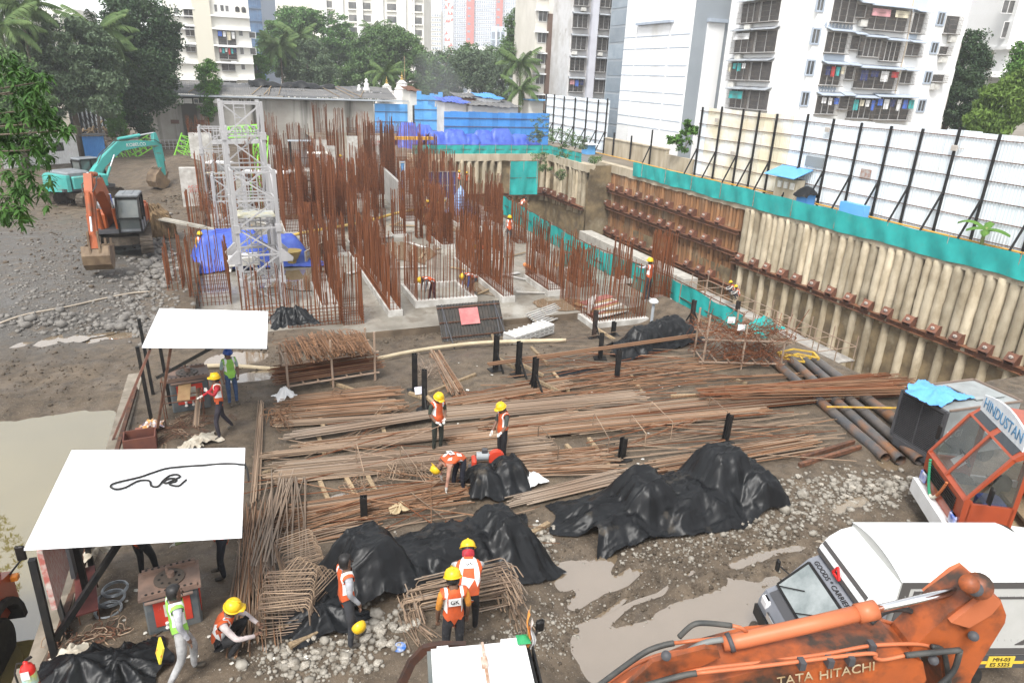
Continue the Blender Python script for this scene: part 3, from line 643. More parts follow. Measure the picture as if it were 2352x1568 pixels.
for q in ((1557,1612,122,228),(1497,1550,397,486),(1438,1490,665,760),(1378,1434,925,1020)): window(r, Ff, *Ff.rect(*D4(*q)), style='thick', fm=M_trim_gr)
for q in ((1620,1740,150,310),(1568,1645,430,500),(1505,1610,688,750)): window(r, Ff, *Ff.rect(*D4(*q)), style='cage', mull=0, room=True, ac=True)
m = MB()
for (xa, ya, xb, yb, n) in ((530,232,765,260,8),(475,808,610,822,6)):
 for k in range(n):
  x = xa+(xb-xa)*k/(n-1); y = ya+(yb-ya)*k/(n-1); a, z = Ff.px(1764+x/4, y/4); m.prism([(-.17,0),(0,-.27),(.17,0),(0,.27)], lambda i, j: Ff.at(a+i, z+j, .0), lambda i, j: Ff.at(a+i, z+j, .03))
m.obj('diamond_trim', M_trim_gr, r, world=True)
for q in ((510,700,488,575),(1335,1460,-20,120),(1275,1365,315,360)):
 m = MB(); Ff.slab(m, *Ff.rect(*D4(*q)), 0, .04); m.obj('facade_panel', M_bluepanel, r, world=True)
m = MB()
for x0, y0, x1, y1 in ((1330,0,1270,380),(1270,380,1160,860)): a, z = Ff.px(1764+x0/4, y0/4); c, e = Ff.px(1764+x1/4, y1/4); m.cyl(Ff.at(a, z, .1), Ff.at(c, e, .1), .05, 6)
m.obj('drainpipe', mat('pipe_cream', (.6,.5,.38), None), r, world=True)
for k in range(7):
 zz = Ff.px(1764+150, 60)[1];
for k in range(5):
 a, z = Ff.px(1764+(1800-k*42)/4, (250+k*230)/4)
 m = MB(); m.box(Ff.at(aR+.02, z, 0)+Vector((.3,1.2,0)), (.6,1.6,1.5)); m.obj('balcony', M_grille if k % 2 else M_wall_w, r, world=True)
p0 = Vector((47.0, 67.2, 1.42)); r = thing('plain_building', 'windowless white building with grey end wall and thin blue-grey joints', 'building', p0)
Fl = Face(p0, (0,1,0), (-1,0,0)); Ff = Face(p0, (1,0,0), (0,-1,0)); aR = Ff.px(1652, 200)[0]; L = 81.4-67.2
body(r, 'wall', p0, (p0.x+aR+6, 81.4, 30), M_wall_w)
m = MB(); Ff.slab(m, .0, aR, 1.42, 29.9, 0, .05); m.obj('grey_cladding', M_wall_gr, r, world=True)
m = MB(); a0, _ = Ff.px(1612, 150); a1, zt = Ff.px(1664, 54); Ff.slab(m, a0, a1, 1.42, zt, .05, .16); m.obj('white_panel', M_wall_w, r, world=True)
m = MB(); Ff.slab(m, a0-.1, a1+.2, zt, zt+.35, .05, .5); m.obj('ledge', M_trim_gr, r, world=True)
for y in (84,112,151,174,212,236,272,294):
 _, z = Fl.px(1490, y); m = MB(); Fl.slab(m, .3, L*.30-.2, z-.05, z+.05, 0, .03); Fl.slab(m, L*.30+.1, L*.8-.1, z-.05, z+.05, 0, .03); Fl.slab(m, L*.8+.1, L, z-.05, z+.05, 0, .03); m.obj('joint', M_trim_gr, r, world=True)
_, z = Fl.px(1490, 55); m = MB(); Fl.slab(m, L*.26, L*.78, z-.12, z+.15, .02, .5); m.obj('ledge', M_trim_gr, r, world=True)
for s in (L*.30, L*.8): m = MB(); Fl.slab(m, s-.12, s+.12, 1.42, 30, 0, .035); m.obj('pilaster', M_white, r, world=True)
r = thing('glass_strip_building', 'narrow grey glass stair block beside the plain white building', 'building', (47.6,81.6,1.42)); body(r, 'wall', (47.6,81.6,1.42), (56,86.5,24.5), M_wall_gr)
Fs = Face((47.6,81.6,1.42), (0,1,0), (-1,0,0))
for k in range(11): m = MB(); Fs.slab(m, .4, 4.6, 2.6+k*2.0, 4.3+k*2.0, 0, .04); m.obj('pane', mat('grey_pane', (.20,.24,.28), (.26,.30,.34), .5, .2, rand=.2), r, world=True)
def block(name, label, p, d, w, dep, z0, z1, mt, cols, floors, fh, style='plain', zoff=1.0, wh=1.3, extra=None, cat='building', room=False, awn=False, side=None):
 d = Vector(d).normalized(); n = Vector((d.y, -d.x, 0)); r = thing(name, label, cat, p); F = Face(p, d, n); m = MB()
 P = [F.at(a, z, o) for o in (0, -dep) for a, z in ((0, z0), (w, z0), (w, z1), (0, z1))]
 m.add(P, [(0,1,2,3),(7,6,5,4),(0,4,5,1),(1,5,6,2),(2,6,7,3),(3,7,4,0)]); m.obj('wall', mt, r, world=True)
 for f in range(floors):
  for (a, ww, st) in cols:
   zz = z0+zoff+f*fh
   if zz+wh > z1: continue
   window(r, F, a, a+ww, zz, zz+wh, st, 1 if ww < 2 else 2, room=room, awn=awn, ac=random.random() < .25, cloth=random.choice((0,0,0,3)) if st == 'cage' else 0)
 return r, F
p = gd(1222, 225, 112); p.z = 1.4; dB = Vector((.86,.5,0))
r, F = block('apartment_building', 'beige apartment block with a dark brown vertical panel and projecting sills', p, (1,-.10,0), 9.5, 12, 1.4, 30, M_wall_be, [(.5,1.3,'plain'),(5.4,1.9,'plain')], 8, 3.1, 'plain', zoff=1.4, wh=1.7)
m = MB(); F.slab(m, 1.95, 4.6, 5.0, 19.4, 0, .5); m.obj('brown_panel', M_wall_br, r, world=True)
m = MB(); F.slab(m, 1.95, 4.6, 1.4, 5.0, 0, .5); F.slab(m, 1.95, 4.6, 19.4, 30, 0, .3); m.obj('bay', M_wall_be, r, world=True)
for f in range(9):
 m = MB(); F.slab(m, -.2, 1.95, 4.2+f*3.1, 4.4+f*3.1, 0, .9); F.slab(m, 4.7, 9.6, 4.2+f*3.1, 4.4+f*3.1, 0, .9); m.obj('sill', M_wall_w, r, world=True)
 if f % 2: m = MB(); F.slab(m, 5.0, 7.6, 4.4+f*3.1, 5.3+f*3.1, .1, .85); m.obj('balcony', M_wall_be, r, world=True)
p = gd(1301, 225, 104); p.z = 1.4
r, F = block('apartment_building', 'weathered old apartment block with grilled balconies and rust streaks', p, (1,-.12,0), 8.6, 12, 1.4, 30, M_wall_old, [(.2,2.3,'cage'),(4.3,1.5,'cage'),(5.9,1.6,'cage')], 9, 2.95, 'cage', zoff=.9, wh=1.75, room=True, awn=True)
m = MB(); F.slab(m, 2.9, 3.9, 1.4, 30, 0, .9); F.slab(m, 7.9, 8.7, 1.4, 30, 0, .7); m.obj('fin', mat('lilac_render', (.56,.57,.62), (.5,.5,.55), .3, .9), r, world=True)
p = gd(1214, 262, 105); p.z = 1.4; r = thing('gate_house', 'small cream gate house with a blue sheet canopy beside the fence end', 'building', p)
b = MB(); b.box((1.2,1.5,2.6),(2.4,3,5.2)); b.obj('wall', M_wall_cream, r); b = MB(); b.box((2.9,1.5,1.9),(1.0,2.8,3.8)); b.obj('door_opening', M_room, r); b = MB(); b.box((1.8,.6,5.35),(4.0,3.6,.14)); b.obj('roof', M_sheet_lb, r)
V1 = 124.0; a = gv(396, 190, V1); c = gv(590, 190, V1); F0 = Vector((a.x, V1, -.2)); w = c.x-a.x
r = thing('apartment_building', 'cream apartment block with laundry on its balconies behind the long shed', 'building', F0); F = Face(F0, (1,0,0), (0,-1,0))
body(r, 'wall', (F0.x, V1, -.2), (F0.x+w*.98, V1+14, 24), M_wall_cream)
def T1(x0, x1, y0, y1): return (x0/4, x1/4, y0/4, y1/4)
for q in ((1600,1640,75,130),(1615,1655,245,300),(1635,1670,408,460)): window(r, F, *F.rect(*T1(*q)), mull=0)
for q in ((1690,1778,92,165),(1705,1785,250,330),(1710,1795,415,475)): window(r, F, *F.rect(*T1(*q)), 'cage', 1, room=True, awn=M_wall_w)
for q, cl in (((2005,2165,285,430),4),((2015,2175,440,545),6),((2040,2160,590,650),0),((2050,2170,745,790),0)): window(r, F, *F.rect(*T1(*q)), 'cage', 1, room=True, cloth=cl, awn=M_wall_w, ac=cl == 6)
for q in ((2195,2228,270,330),(2207,2238,440,500),(2218,2250,595,640),(2290,2345,300,350),(2300,2350,445,500),(2025,2055,50,105),(2072,2100,55,108),(1970,1995,45,110)): window(r, F, *F.rect(*T1(*q)), 'plain', 0)
for q in ((2160,2200,62,112),(2218,2258,65,118)):
 a0, a1, z0, z1 = F.rect(*T1(*q)); m = MB(); m.prism([((a0+a1)/2+(a1-a0)/2*math.cos(t*PI/8), z1-(a1-a0)/2+(a1-a0)/2*math.sin(t*PI/8)) for t in range(9)]+[(a0,z0),(a1,z0)], lambda i, j: F.at(i, j, .03), lambda i, j: F.at(i, j, .08)); m.obj('arched_window', M_room, r, world=True)
a0, a1, z0, z1 = F.rect(450, 490, 0, 187); m = MB(); F.slab(m, a0, a1, -.2, 24, 0, .7); m.obj('pier', mat('tan_render', (.60,.57,.48), None, rough=.9), r, world=True)
for y in (40, 69, 107, 145, 182):
 _, z = F.px(545, y); m = MB(); F.slab(m, a1, w*.98, z-.12, z+.1, 0, .8); F.slab(m, 0, a0, z-.4, z-.2, 0, .5); m.obj('sill', M_wall_w, r, world=True)
def tower(name, label, px0, px1, top, dist, mt, cols, fh, strips=(), zb=0, depth=15, ww=.6, wmt=None, wh=.5, grp=None):
 a = gd(px0, 150, dist); c = gd(px1, 150, dist); d = Vector((c.x-a.x, c.y-a.y, 0)); w = d.length; p = Vector((a.x, a.y, zb)); F = Face(p, d, (d.y, -d.x, 0)); zt = gd((px0+px1)/2, top, dist).z if top is not None else 75
 r = thing(name, label, 'building', p); m = MB(); F.slab(m, 0, w, zb, zt, 0, -depth); m.obj('wall', mt, r, world=True)
 m = MB(); fr = MB()
 n = int((zt-zb)/fh)
 for f in range(n):
  for k in range(cols):
   x = w*(k+.5)/cols; hw = w/cols*ww/2
   if any(s0 <= x/w <= s1 for s0, s1, _ in strips): continue
   F.slab(m, x-hw, x+hw, zb+f*fh+fh*.3, zb+f*fh+fh*(.3+wh), 0, .05); F.slab(fr, x-hw*1.15, x+hw*1.15, zb+f*fh+fh*.18, zb+f*fh+fh*.28, 0, .5)
 stuff(m.obj('windows', wmt or M_pane, r, world=True)); stuff(fr.obj('sills', mt, r, world=True))
 for s0, s1, smt in strips: m = MB(); F.slab(m, w*s0, w*s1, zb, zt, 0, dist*.004); m.obj('pilaster', smt, r, world=True)
 return r, F, w, zt
M_red = mat('red_render', (.55,.16,.14), (.50,.15,.13), .1, .8)
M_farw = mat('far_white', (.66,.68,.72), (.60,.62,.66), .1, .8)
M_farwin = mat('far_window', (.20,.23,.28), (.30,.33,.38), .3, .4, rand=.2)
tower('tower_block', 'white apartment tower with broad white pilasters between window columns', 745, 974, None, 185, M_wall_cream, 8, 3.0, [(.02,.06,M_white),(.15,.22,M_white),(.35,.41,M_white),(.55,.61,M_white),(.74,.83,M_white),(.90,.915,M_white)], depth=18, ww=.72, wh=.52)
tower('tower_block', 'plain cream stair block joined to the left of the white pilaster tower', 725, 747, None, 190, M_wall_cream, 1, 3.0, [(0,1,M_wall_cream)], depth=14)
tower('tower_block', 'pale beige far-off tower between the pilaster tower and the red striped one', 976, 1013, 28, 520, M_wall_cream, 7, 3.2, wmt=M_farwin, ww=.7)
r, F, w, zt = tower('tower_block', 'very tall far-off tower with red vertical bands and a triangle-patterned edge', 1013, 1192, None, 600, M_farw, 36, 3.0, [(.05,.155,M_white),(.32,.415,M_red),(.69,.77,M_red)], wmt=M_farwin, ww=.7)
m = MB(); k = 0
for row in range(40):
 for cx in (.07, .1, .135):
  if random.random() < .55: x = w*cx; z = row*5+rnd(0, 2); s = 1 if random.random() < .5 else -1; m.prism([(x-1.3, z), (x+1.3, z+rnd(0, 1)), (x+rnd(-1, 1), z+3.4*s)], lambda i, j: F.at(i, j, 2.42), lambda i, j: F.at(i, j, 2.5))
stuff(m.obj('triangle_pattern', M_red, r, world=True))
for f in range(26):
 for s in (.335, .70): m = MB(); F.slab(m, w*s, w*(s+.035), f*6+1.5, f*6+3.2, 2.42, 2.5); stuff(m.obj('window', M_farwin, r, world=True))
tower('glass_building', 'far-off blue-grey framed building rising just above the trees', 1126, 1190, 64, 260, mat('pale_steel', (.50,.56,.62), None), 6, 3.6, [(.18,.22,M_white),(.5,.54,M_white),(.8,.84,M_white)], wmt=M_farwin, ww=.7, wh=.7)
tower('office_tower', 'dark blue glass office tower at the top edge behind the trees', 573, 611, None, 230, mat('navy_frame', (.06,.11,.20), None, rough=.3), 4, 3.8, wmt=mat('navy_glass', (.03,.07,.15), (.06,.13,.24), .3, .1), ww=.9, wh=.82)
tower('building_shell', 'pale unfinished roof floor with a teal panel above the round tree', 644, 728, 12, 200, M_wall_be, 6, 3.4, ww=.7)
tower('low_building', 'low white and red roofed building among the trees below the red tower', 1060, 1150, 108, 240, M_wall_w, 5, 3.0, wmt=M_farwin)
tower('tower_block', 'cream tower seen through the palm leaves at the top left', 40, 190, 22, 260, M_wall_cream, 9, 3.2, ww=.5)
tower('tower_block', 'pale building edge seen between the trees at the far left', 0, 40, 12, 240, M_wall_cream, 2, 3.2)
r, F, w, zt = tower('apartment_building', 'cream balcony flats at the far right beyond the white building', 2222, 2300, None, 92, M_wall_cream, 3, 3.1, ww=.75, wmt=M_pane, depth=12)
for f in range(9): m = MB(); F.slab(m, 0, w, f*3.1+.4, f*3.1+1.2, 0, .9); m.obj('balcony', M_wall_be, r, world=True)
p = gd(2290, 200, 74); p.z = 1.4; r = thing('apartment_building', 'white flats standing on a tall white pier at the top right corner', 'building', p); d = Vector((.95,-.3,0)).normalized(); F = Face(p, d, (d.y, -d.x, 0))
zf = F.px(2310, 107)[1]; m = MB(); F.slab(m, -.6, 9, zf, 32, .6, -10); m.obj('wall', M_wall_w, r, world=True)
m = MB(); F.slab(m, -.8, 9, zf-.3, zf, .9, -10); m.obj('ledge', M_wall_w, r, world=True)
m = MB(); F.slab(m, .3, 1.9, 1.4, zf-.3, -.2, -2.2); m.obj('pier', M_wall_w, r, world=True)
m = MB(); z2 = F.px(2310, 170)[1]; F.slab(m, -1.5, 9, z2-.4, z2+.2, .5, -4); m.obj('ledge', M_wall_w, r, world=True)
for y0, y1 in ((52,88),(2,31),(-40,-15)): window(r, F, *F.rect(2302, 2342, y0, y1), mull=2, room=False)
VS = 105.0; a = gv(340, 222, VS); c = gv(945, 236, VS)
r = thing('long_shed', 'long grey stained concrete shed with a patched dark sheet roof', 'shed', (a.x, VS, 0)); F = Face((a.x, VS, 0), (1,0,0), (0,-1,0)); w = c.x-a.x; we = gv(858, 250, VS).x-a.x
M_shed = mat('stained_concrete', (.40,.385,.35), (.27,.25,.22), .18, .9, coord='Position', c3=(.06,.055,.045), s3=.26, lo3=.52, hi3=.62, st3=(1,1,.06), bump=.2, bscale=3)
body(r, 'wall', (a.x, VS, -1), (a.x+we, VS+8, 5.75), M_shed)
M_roof = mat('old_roof', (.085,.088,.095), (.16,.155,.15), .5, .8, coord='Position', c3=(.26,.24,.22), s3=.8, lo3=.6, hi3=.75, stretch=(.3,1,1))
n = 24
for i in range(n):
 m = MB(); x0 = w*.955*i/n-.8; x1 = w*.955*(i+1)/n-.75; zr = rnd(-.05, .05)
 for k in range(2):
  y0, y1 = VS-.9+k*3.3, VS-.9+(k+1)*3.4; z0 = 6.15+k*.72+zr+rnd(-.02, .03); z1 = z0+.72
  N = 10; P = []
  for yy, zz in ((y0, z0), (y1, z1)):
   for j in range(N+1): P.append((a.x+x0+(x1-x0)*j/N, yy, zz+.04*(j % 2)))
  m.add(P, [(j, j+1, N+2+j, N+1+j) for j in range(N)])
 m.obj('roof_sheet', M_roof, r, world=True)
m = MB(); m.beam((a.x-.9, VS-.95, 5.98), (c.x, VS-.95, 5.98), .16, .22); m.obj('gutter', mat('gutter', (.36,.39,.42), None, rough=.5), r, world=True)
for k in range(9):
 m = MB(); x = a.x+rnd(0, w*.8); m.beam((x, VS-.6, 6.35), (x+rnd(-3, 3), VS+5, 7.65), .08, .07); m.obj('roof_batten', M_wood, r, world=True)
for x in (1440,1655,1730,1990):
 p0 = gv(x/4, 232, VS); m = MB(); m.box((p0.x, VS-.25, p0.z), (1.5*.62, .5, .62)); m.obj('air_conditioner', M_acw, r, world=True)
for x0, x1 in ((1520,1612),(1785,1860),(2045,2130),(2195,2240),(2265,2335)): q = F.rect(x0/4, x1/4, 228, 237); window(r, F, *q, mull=1, fm=M_wall_cream)
for x in (1360,1608,1840): p0 = gv(x/4, 280, VS); m = MB(); m.box((p0.x, VS-.03, p0.z), (1.0, .1, .5)); m.obj('vent', mat('vent_brown', (.13,.07,.05), None), r, world=True)
m = MB(); m.grid(lambda s, t: Vector((a.x+w*(.36+.34*s), VS+3.5+2.5*t, 7.35+.9*math.sin(t*PI)*(.75+.25*math.sin(s*13))-.12*s+.1*math.sin(s*40+t*5))), 60, 8); tag(m.obj('roof_tarpaulin', M_tarp_black, None, True), 'crumpled black tarpaulin along the ridge of the long shed roof', 'tarpaulin')
def blue_wall(label, px0, px1, ytop, V, zb, mt, n, ragged=.0, name='blue_sheet_wall'):
 a = gv(px0, ytop, V); c = gv(px1, ytop, V); h = a.z-zb; r = thing(name, label, 'fence', (a.x, V, zb)); w = (c.x-a.x)/n
 for i in range(n): hh = h*rnd(1-ragged, 1); me = corr_panel(w+.05, hh, 'panel', mt, .18); link('panel', me, r, M=Matrix.Translation((i*w, -.015*(i % 2), 0)))
 for z in (.3, .55, .8): m = MB(); m.beam((0,-.06,h*z), (c.x-a.x,-.06,h*z), .06, .06); m.obj('rail', M_rust_dark, r)
 return r
blue_wall('light blue sheet wall closing the right end of the long shed', 860, 952, 238, 104.8, 0, M_sheet_lb, 8)
blue_wall('tall pale blue sheet wall of the upper shack behind the rebar', 957, 1016, 208, 101, 1.2, M_sheet_lb, 6, .12)
blue_wall('pale blue sheet shack wall standing forward of the taller one', 952, 1022, 232, 97, .8, M_sheet_lb, 7, .15)
blue_wall('long bright blue sheet fence behind the blue tarpaulins', 1020, 1262, 255, 88, 1.42, M_sheet_b, 18, .03)
def shack(label, px0, px1, ytop, V, zb, mt, rmt):
 a = gv(px0, ytop, V); c = gv(px1, ytop, V); r = thing('shack', label, 'shack', (a.x, V, zb)); w = c.x-a.x; h = a.z-zb
 b = MB(); b.box((w/2,2.5,h/2),(w,5,h)); b.obj('wall', mt, r); b = MB(); b.grid(lambda s, t: Vector((-.4+(w+.8)*s, -.6+6*t, h+.06+.5*t+.06*math.sin(s*50)+.1*math.sin(t*9+s*7))), 40, 6); b.obj('roof', rmt, r)
 b = MB(); b.box((w*.4,-.02,h*.45),(w*.25,.08,h*.5)); b.obj('opening', M_room, r)
shack('shack roofed with blue and white plastic beside the tall blue sheet wall', 1022, 1072, 236, 93, 1.4, M_wall_old, M_tarp_blue)
shack('brown walled shack with dark patched roof below the trees', 1062, 1120, 226, 99, 1.4, mat('brick_wall', (.26,.13,.08), (.2,.1,.07), 6), M_roof)
shack('small white hut with a thin blue roof beside the palms', 1114, 1150, 227, 95, 1.4, M_wall_w, M_sheet_b)
shack('low shack with a grey patched roof just behind the blue fence', 1085, 1190, 244, 91, 1.4, M_wall_old, M_roof)
shack('cream block shack with rusty roof edge at the end of the long shed', 942, 960, 210, 103, 1.0, M_wall_cream, M_rust_dark)
M_temple = mat('temple_white', (.74,.73,.71), (.62,.60,.57), 2, .8, coord='Position'); M_gold = mat('gold', (.6,.42,.14), None, rough=.35, metal=.8)
for (px, py, hh, lab) in ((889, 232, 3.6, 'white bell-shaped temple spire with gold tip nearest the shed'), (924, 234, 4.3, 'white ribbed temple spire with gold finial and flag pole')):
 p = gv(px, py, 112); p.z = 5.0; r = thing('temple_spire', lab, 'temple', p); s = hh/4
 b = MB(); b.lathe([(1.9*s,0),(1.9*s,.3*s),(1.7*s,.4*s),(1.55*s,1.2*s),(1.2*s,2.0*s),(1.0*s,2.2*s),(1.15*s,2.3*s),(.9*s,2.45*s),(.75*s,3.0*s),(.85*s,3.1*s),(.5*s,3.2*s),(.3*s,3.5*s)], 16); b.obj('spire', M_temple, r)
 b = MB(); b.lathe([(.2*s,3.5*s),(.28*s,3.7*s),(.1*s,3.85*s),(.2*s,4.05*s),(.05*s,4.2*s),(.02,4.7*s)], 10); b.obj('finial', M_gold, r)
 for k in range(8): a = k*PI/4; b = MB(); b.beam((1.75*s*math.cos(a),1.75*s*math.sin(a),.4*s),(1.25*s*math.cos(a),1.25*s*math.sin(a),2.0*s),.14,.14); b.obj('rib', M_temple, r)
 b = MB(); b.box((0,0,-2.5),(4.2*s,4.2*s,5)); b.obj('base', M_temple, r)
 if hh > 4: b = MB(); b.cyl((.4,-.2,3.2),(.4,-.2,7.2),.05,6); b.obj('flag_pole', M_wood, r)
p = gv(842, 205, 108); p.z = 7.0; r = thing('statue', 'small white seated statue on the shed roof ridge', 'statue', p); b = MB(); b.lathe([(.5,0),(.55,.4),(.3,.7),(.4,1.1),(.15,1.35),(.28,1.6),(.05,1.85)], 10); b.obj('figure', M_temple, r, True); b = MB(); b.lathe([(.35,0),(.3,.4),(.15,.6),(.2,.85),(.02,1.0)], 8, (-1.1,0,0)); b.obj('lion', M_temple, r, True); b = MB(); b.box((-.5,0,-.3),(2.6,.8,.6)); b.obj('plinth', M_temple, r)
r = thing('boundary_wall', 'low stained concrete boundary wall below the plain white building', 'wall', (43.2,58.6,1.42)); b = MB(); b.bbox((43.0,63.6,1.3),(43.4,77,3.35)); b.obj('wall', M_cap, r, world=True); b = MB(); b.bbox((42.9,63.55,3.35),(43.5,77,3.45)); b.obj('coping', M_cap, r, world=True); b = MB(); b.bbox((42.95,58.6,1.3),(43.35,63.5,2.9)); b.obj('lower_wall', M_cap, r, world=True)
for v in (70.5, 74.5): b = MB(); b.beam((42.8,v,1.4),(42.8,v,4.2),.14,.14); b.obj('post', M_black, r, world=True)
b = MB(); b.beam((42.6,66,1.4),(42.6,66,5.2),.14,.14); b.beam((42.5,66,3.5),(41.6,66,1.4),.1,.1); b.obj('braced_post', M_black, r, world=True)
b = MB(); b.tube([(41.9,80,1.62),(41.7,70,1.7),(41.6,60,1.66),(41.7,45,1.75),(41.6,30,1.7),(41.7,16,1.72)], .06, 6); tag(b.obj('gas_pipe', mat('yellow_pipe', (.62,.34,.06), None, rough=.5)), 'thin yellow pipe running along the foot of the white sheet fence', 'pipe')
p = gu(1790, 447, 41.2); r = thing('meter_shelter', 'small shelter with a sloping blue sheet roof on the ledge by the fence', 'shelter', (41.2, p.y, 1.42)); b = MB(); b.box((.4,-.5,.9),(.8,2.4,1.8)); b.obj('wall', M_cap, r); b = MB(); P = [(-.7,-2,1.95),(-.7,1.4,1.95),(1.1,1.4,2.6),(1.1,-2,2.6)]; b.add(P+[(x,y,z+.05) for x,y,z in P], [(0,3,2,1),(4,5,6,7),(0,1,5,4),(1,2,6,5),(2,3,7,6),(3,0,4,7)]); b.obj('roof', M_sheet_lb, r)
for k in range(3): b = MB(); b.box((-.06,-1.3+k*.7,1.3),(.12,.4,.5)); b.obj('meter_box', M_acw, r)
p = gu(1850, 460, 41.0); r = thing('covered_cabinet', 'blue cabinet under a black plastic cover on the ledge', 'cabinet', (41.0, p.y, 1.42)); b = MB(); b.box((0,0,.5),(.9,1.0,1.0)); b.obj('cabinet', M_sheet_b, r); b = MB(); b.grid(lambda s, t: Vector((-.65+1.3*s, -.75+1.5*t, 1.05+.5*math.sin(s*PI)*math.sin(t*PI)**.6-.25*(abs(s-.5)*2)**4+.06*math.sin(s*9+t*7))), 10, 10); b.obj('cover', M_tarp_black, r, True)
p = gu(1352, 340, 41); r = thing('blue_hut', 'tiny blue sheet hut with a white roof at the fence end', 'hut', (41, p.y, 1.42)); b = MB(); b.box((0,0,.55),(1.2,1.3,1.1)); b.obj('wall', M_sheet_lb, r); b = MB(); b.box((0,0,1.18),(1.8,2.0,.08)); b.obj('roof', M_white, r)
b = MB(); b.box((41.0,36.4,1.95),(.5,2.2,1.1)); tag(b.obj('blue_sheet_stack', M_sheet_lb), 'leaning blue sheets behind the teal net below the fence', 'sheet')
#  trees and plants
def leaf_mat(name, a, b, sc=.6, hi=(.16,.24,.05)):
 return mat(name, a, b, sc, .65, coord='Position', spec=.12, c3=hi, s3=sc*2.3, lo3=.6, hi3=.8, lo=.35, hi=.65)
L_dark = leaf_mat('leaf_dark', (.034,.062,.032), (.06,.098,.046), .5, (.09,.13,.055))
L_mid = leaf_mat('leaf_mid', (.07,.125,.045), (.11,.18,.065), .35, (.16,.24,.085))
L_rain = leaf_mat('leaf_rain_tree', (.062,.135,.04), (.105,.19,.06), .25, (.15,.245,.08))
L_grey = leaf_mat('leaf_grey_green', (.08,.12,.07), (.125,.17,.098), .5, (.17,.215,.125))
L_bright = leaf_mat('leaf_bright', (.055,.13,.025), (.10,.20,.04), .7, (.17,.28,.06))
L_palm = leaf_mat('leaf_palm', (.055,.095,.032), (.10,.15,.05), .8, (.19,.21,.08))
L_mango = leaf_mat('leaf_mango', (.030,.075,.018), (.055,.12,.026), 1.4, (.13,.22,.035))
M_bark = mat('bark', (.16,.13,.10), (.09,.07,.055), 3, .9, bump=.5, stretch=(1,1,.3))
def leaves(centers, crad, per, size, flat=.7, droop=.25, long=1.0):
 C = np.repeat(np.asarray(centers), per, 0); n = len(C); R = np.repeat(np.asarray(crad), per)
 d = rng.normal(size=(n, 3)); d /= np.linalg.norm(d, axis=1)[:, None]; rad = R*rng.random(n)**.45
 P = C + d*rad[:, None]*np.array([1, 1, flat])
 t = rng.normal(size=(n, 3)); t[:, 2] -= droop*2; t /= np.linalg.norm(t, axis=1)[:, None]
 up = rng.normal(size=(n, 3))*.6 + np.array([0, 0, 1.0]); s = np.cross(t, up); s /= np.linalg.norm(s, axis=1)[:, None]+1e-9
 sz = size*rng.uniform(.6, 1.3, n)[:, None]
 a = P - t*sz*.5*long; b = P + s*sz*.32; c = P + t*sz*.55*long; e = P - s*sz*.32
 V = np.stack([a, b, c, e], 1).reshape(-1, 3); F = np.arange(4*n).reshape(n, 4); return V, F
def tree(label, base, blobs, mt, nclump, crad, per, size, trunk_r=.25, name='tree', flat=.7, group=None, droop=.25, hollow=.55, limbs=7, long=1.0, trunk_top=None):
 base = Vector(base); r = thing(name, label, 'tree', base, 0, group); W = np.array([b[3]*b[4]*b[5] for b in blobs])**.67; W /= W.sum(); cs = []
 for k in range(nclump):
  b = blobs[rng.choice(len(blobs), p=W)]; d = rng.normal(size=3); d /= np.linalg.norm(d); rr = hollow + (1-hollow)*rng.random()
  cs.append([b[0]+d[0]*b[3]*rr, b[1]+d[1]*b[4]*rr, b[2]+d[2]*b[5]*rr])
 cs = np.array(cs); cs[:, 2] = np.maximum(cs[:, 2], .3); V, F = leaves(cs, crad*rng.uniform(.6, 1.35, nclump), per, size, flat, droop, long)
 np_obj('crown', V, F, mt, r)
 m = MB(); top = trunk_top or np.mean([b[2] for b in blobs])
 pts = [Vector((0,0,-.2)), Vector((rnd(-.2,.2), rnd(-.2,.2), top*.4)), Vector((rnd(-.4,.4), rnd(-.4,.4), top*.8)), Vector((0,0,top*1.15))]
 m.tube(pts, [trunk_r*1.25, trunk_r, trunk_r*.8, trunk_r*.4], 8); m.obj('trunk', M_bark, r, True)
 for k in range(limbs):
  b = random.choice(blobs); st = pts[1].lerp(pts[2], rnd(.2, 1)); en = Vector((b[0]+rnd(-.6,.6)*b[3], b[1]+rnd(-.6,.6)*b[4], b[2]+rnd(-.4,.5)*b[5])); mid = st.lerp(en, .5)+Vector((rnd(-.4,.4), rnd(-.4,.4), rnd(0,.6)))
  m = MB(); m.tube([st, mid, en], [trunk_r*.5, trunk_r*.32, trunk_r*.1], 6); m.obj('limb', M_bark, r, True)
 return r
def crown_px(cx, cy, w, h, dist, dd=None):
 p = gd(cx, cy, dist); k = dist/FPX; return p, w*k/2, (dd if dd is not None else w*k/2), h*k/2
def ptree(label, dist, parts, base_px, mt, n, crad, per, size, zb=0.0, **kw):
 bp = gd(base_px, 150, dist); base = Vector((bp.x, bp.y, zb)); bl = []
 for (cx, cy, w, h) in parts:
  p, rx, ry, rz = crown_px(cx, cy, w, h, dist); bl.append((p.x-base.x, p.y-base.y+rnd(-.2,.2)*ry, p.z-base.z, rx, ry*.8, rz))
 return tree(label, base, bl, mt, n, crad, per, size, **kw)
ptree('big dark evergreen standing before the left end of the grey shed', 83, [(330,60,150,150),(320,170,150,150),(355,110,110,120),(310,250,110,110),(280,40,90,100),(370,200,70,90)], 305, L_dark, 420, 1.0, 130, .34, trunk_r=.5)
ptree('broad grey-green tree with fine leaves before the left sheet fence', 70, [(150,110,210,140),(100,170,150,120),(215,160,120,120),(150,220,130,90),(70,120,110,120),(240,220,70,100)], 150, L_grey, 420, .75, 120, .26, trunk_r=.3, zb=-.1, long=1.5)
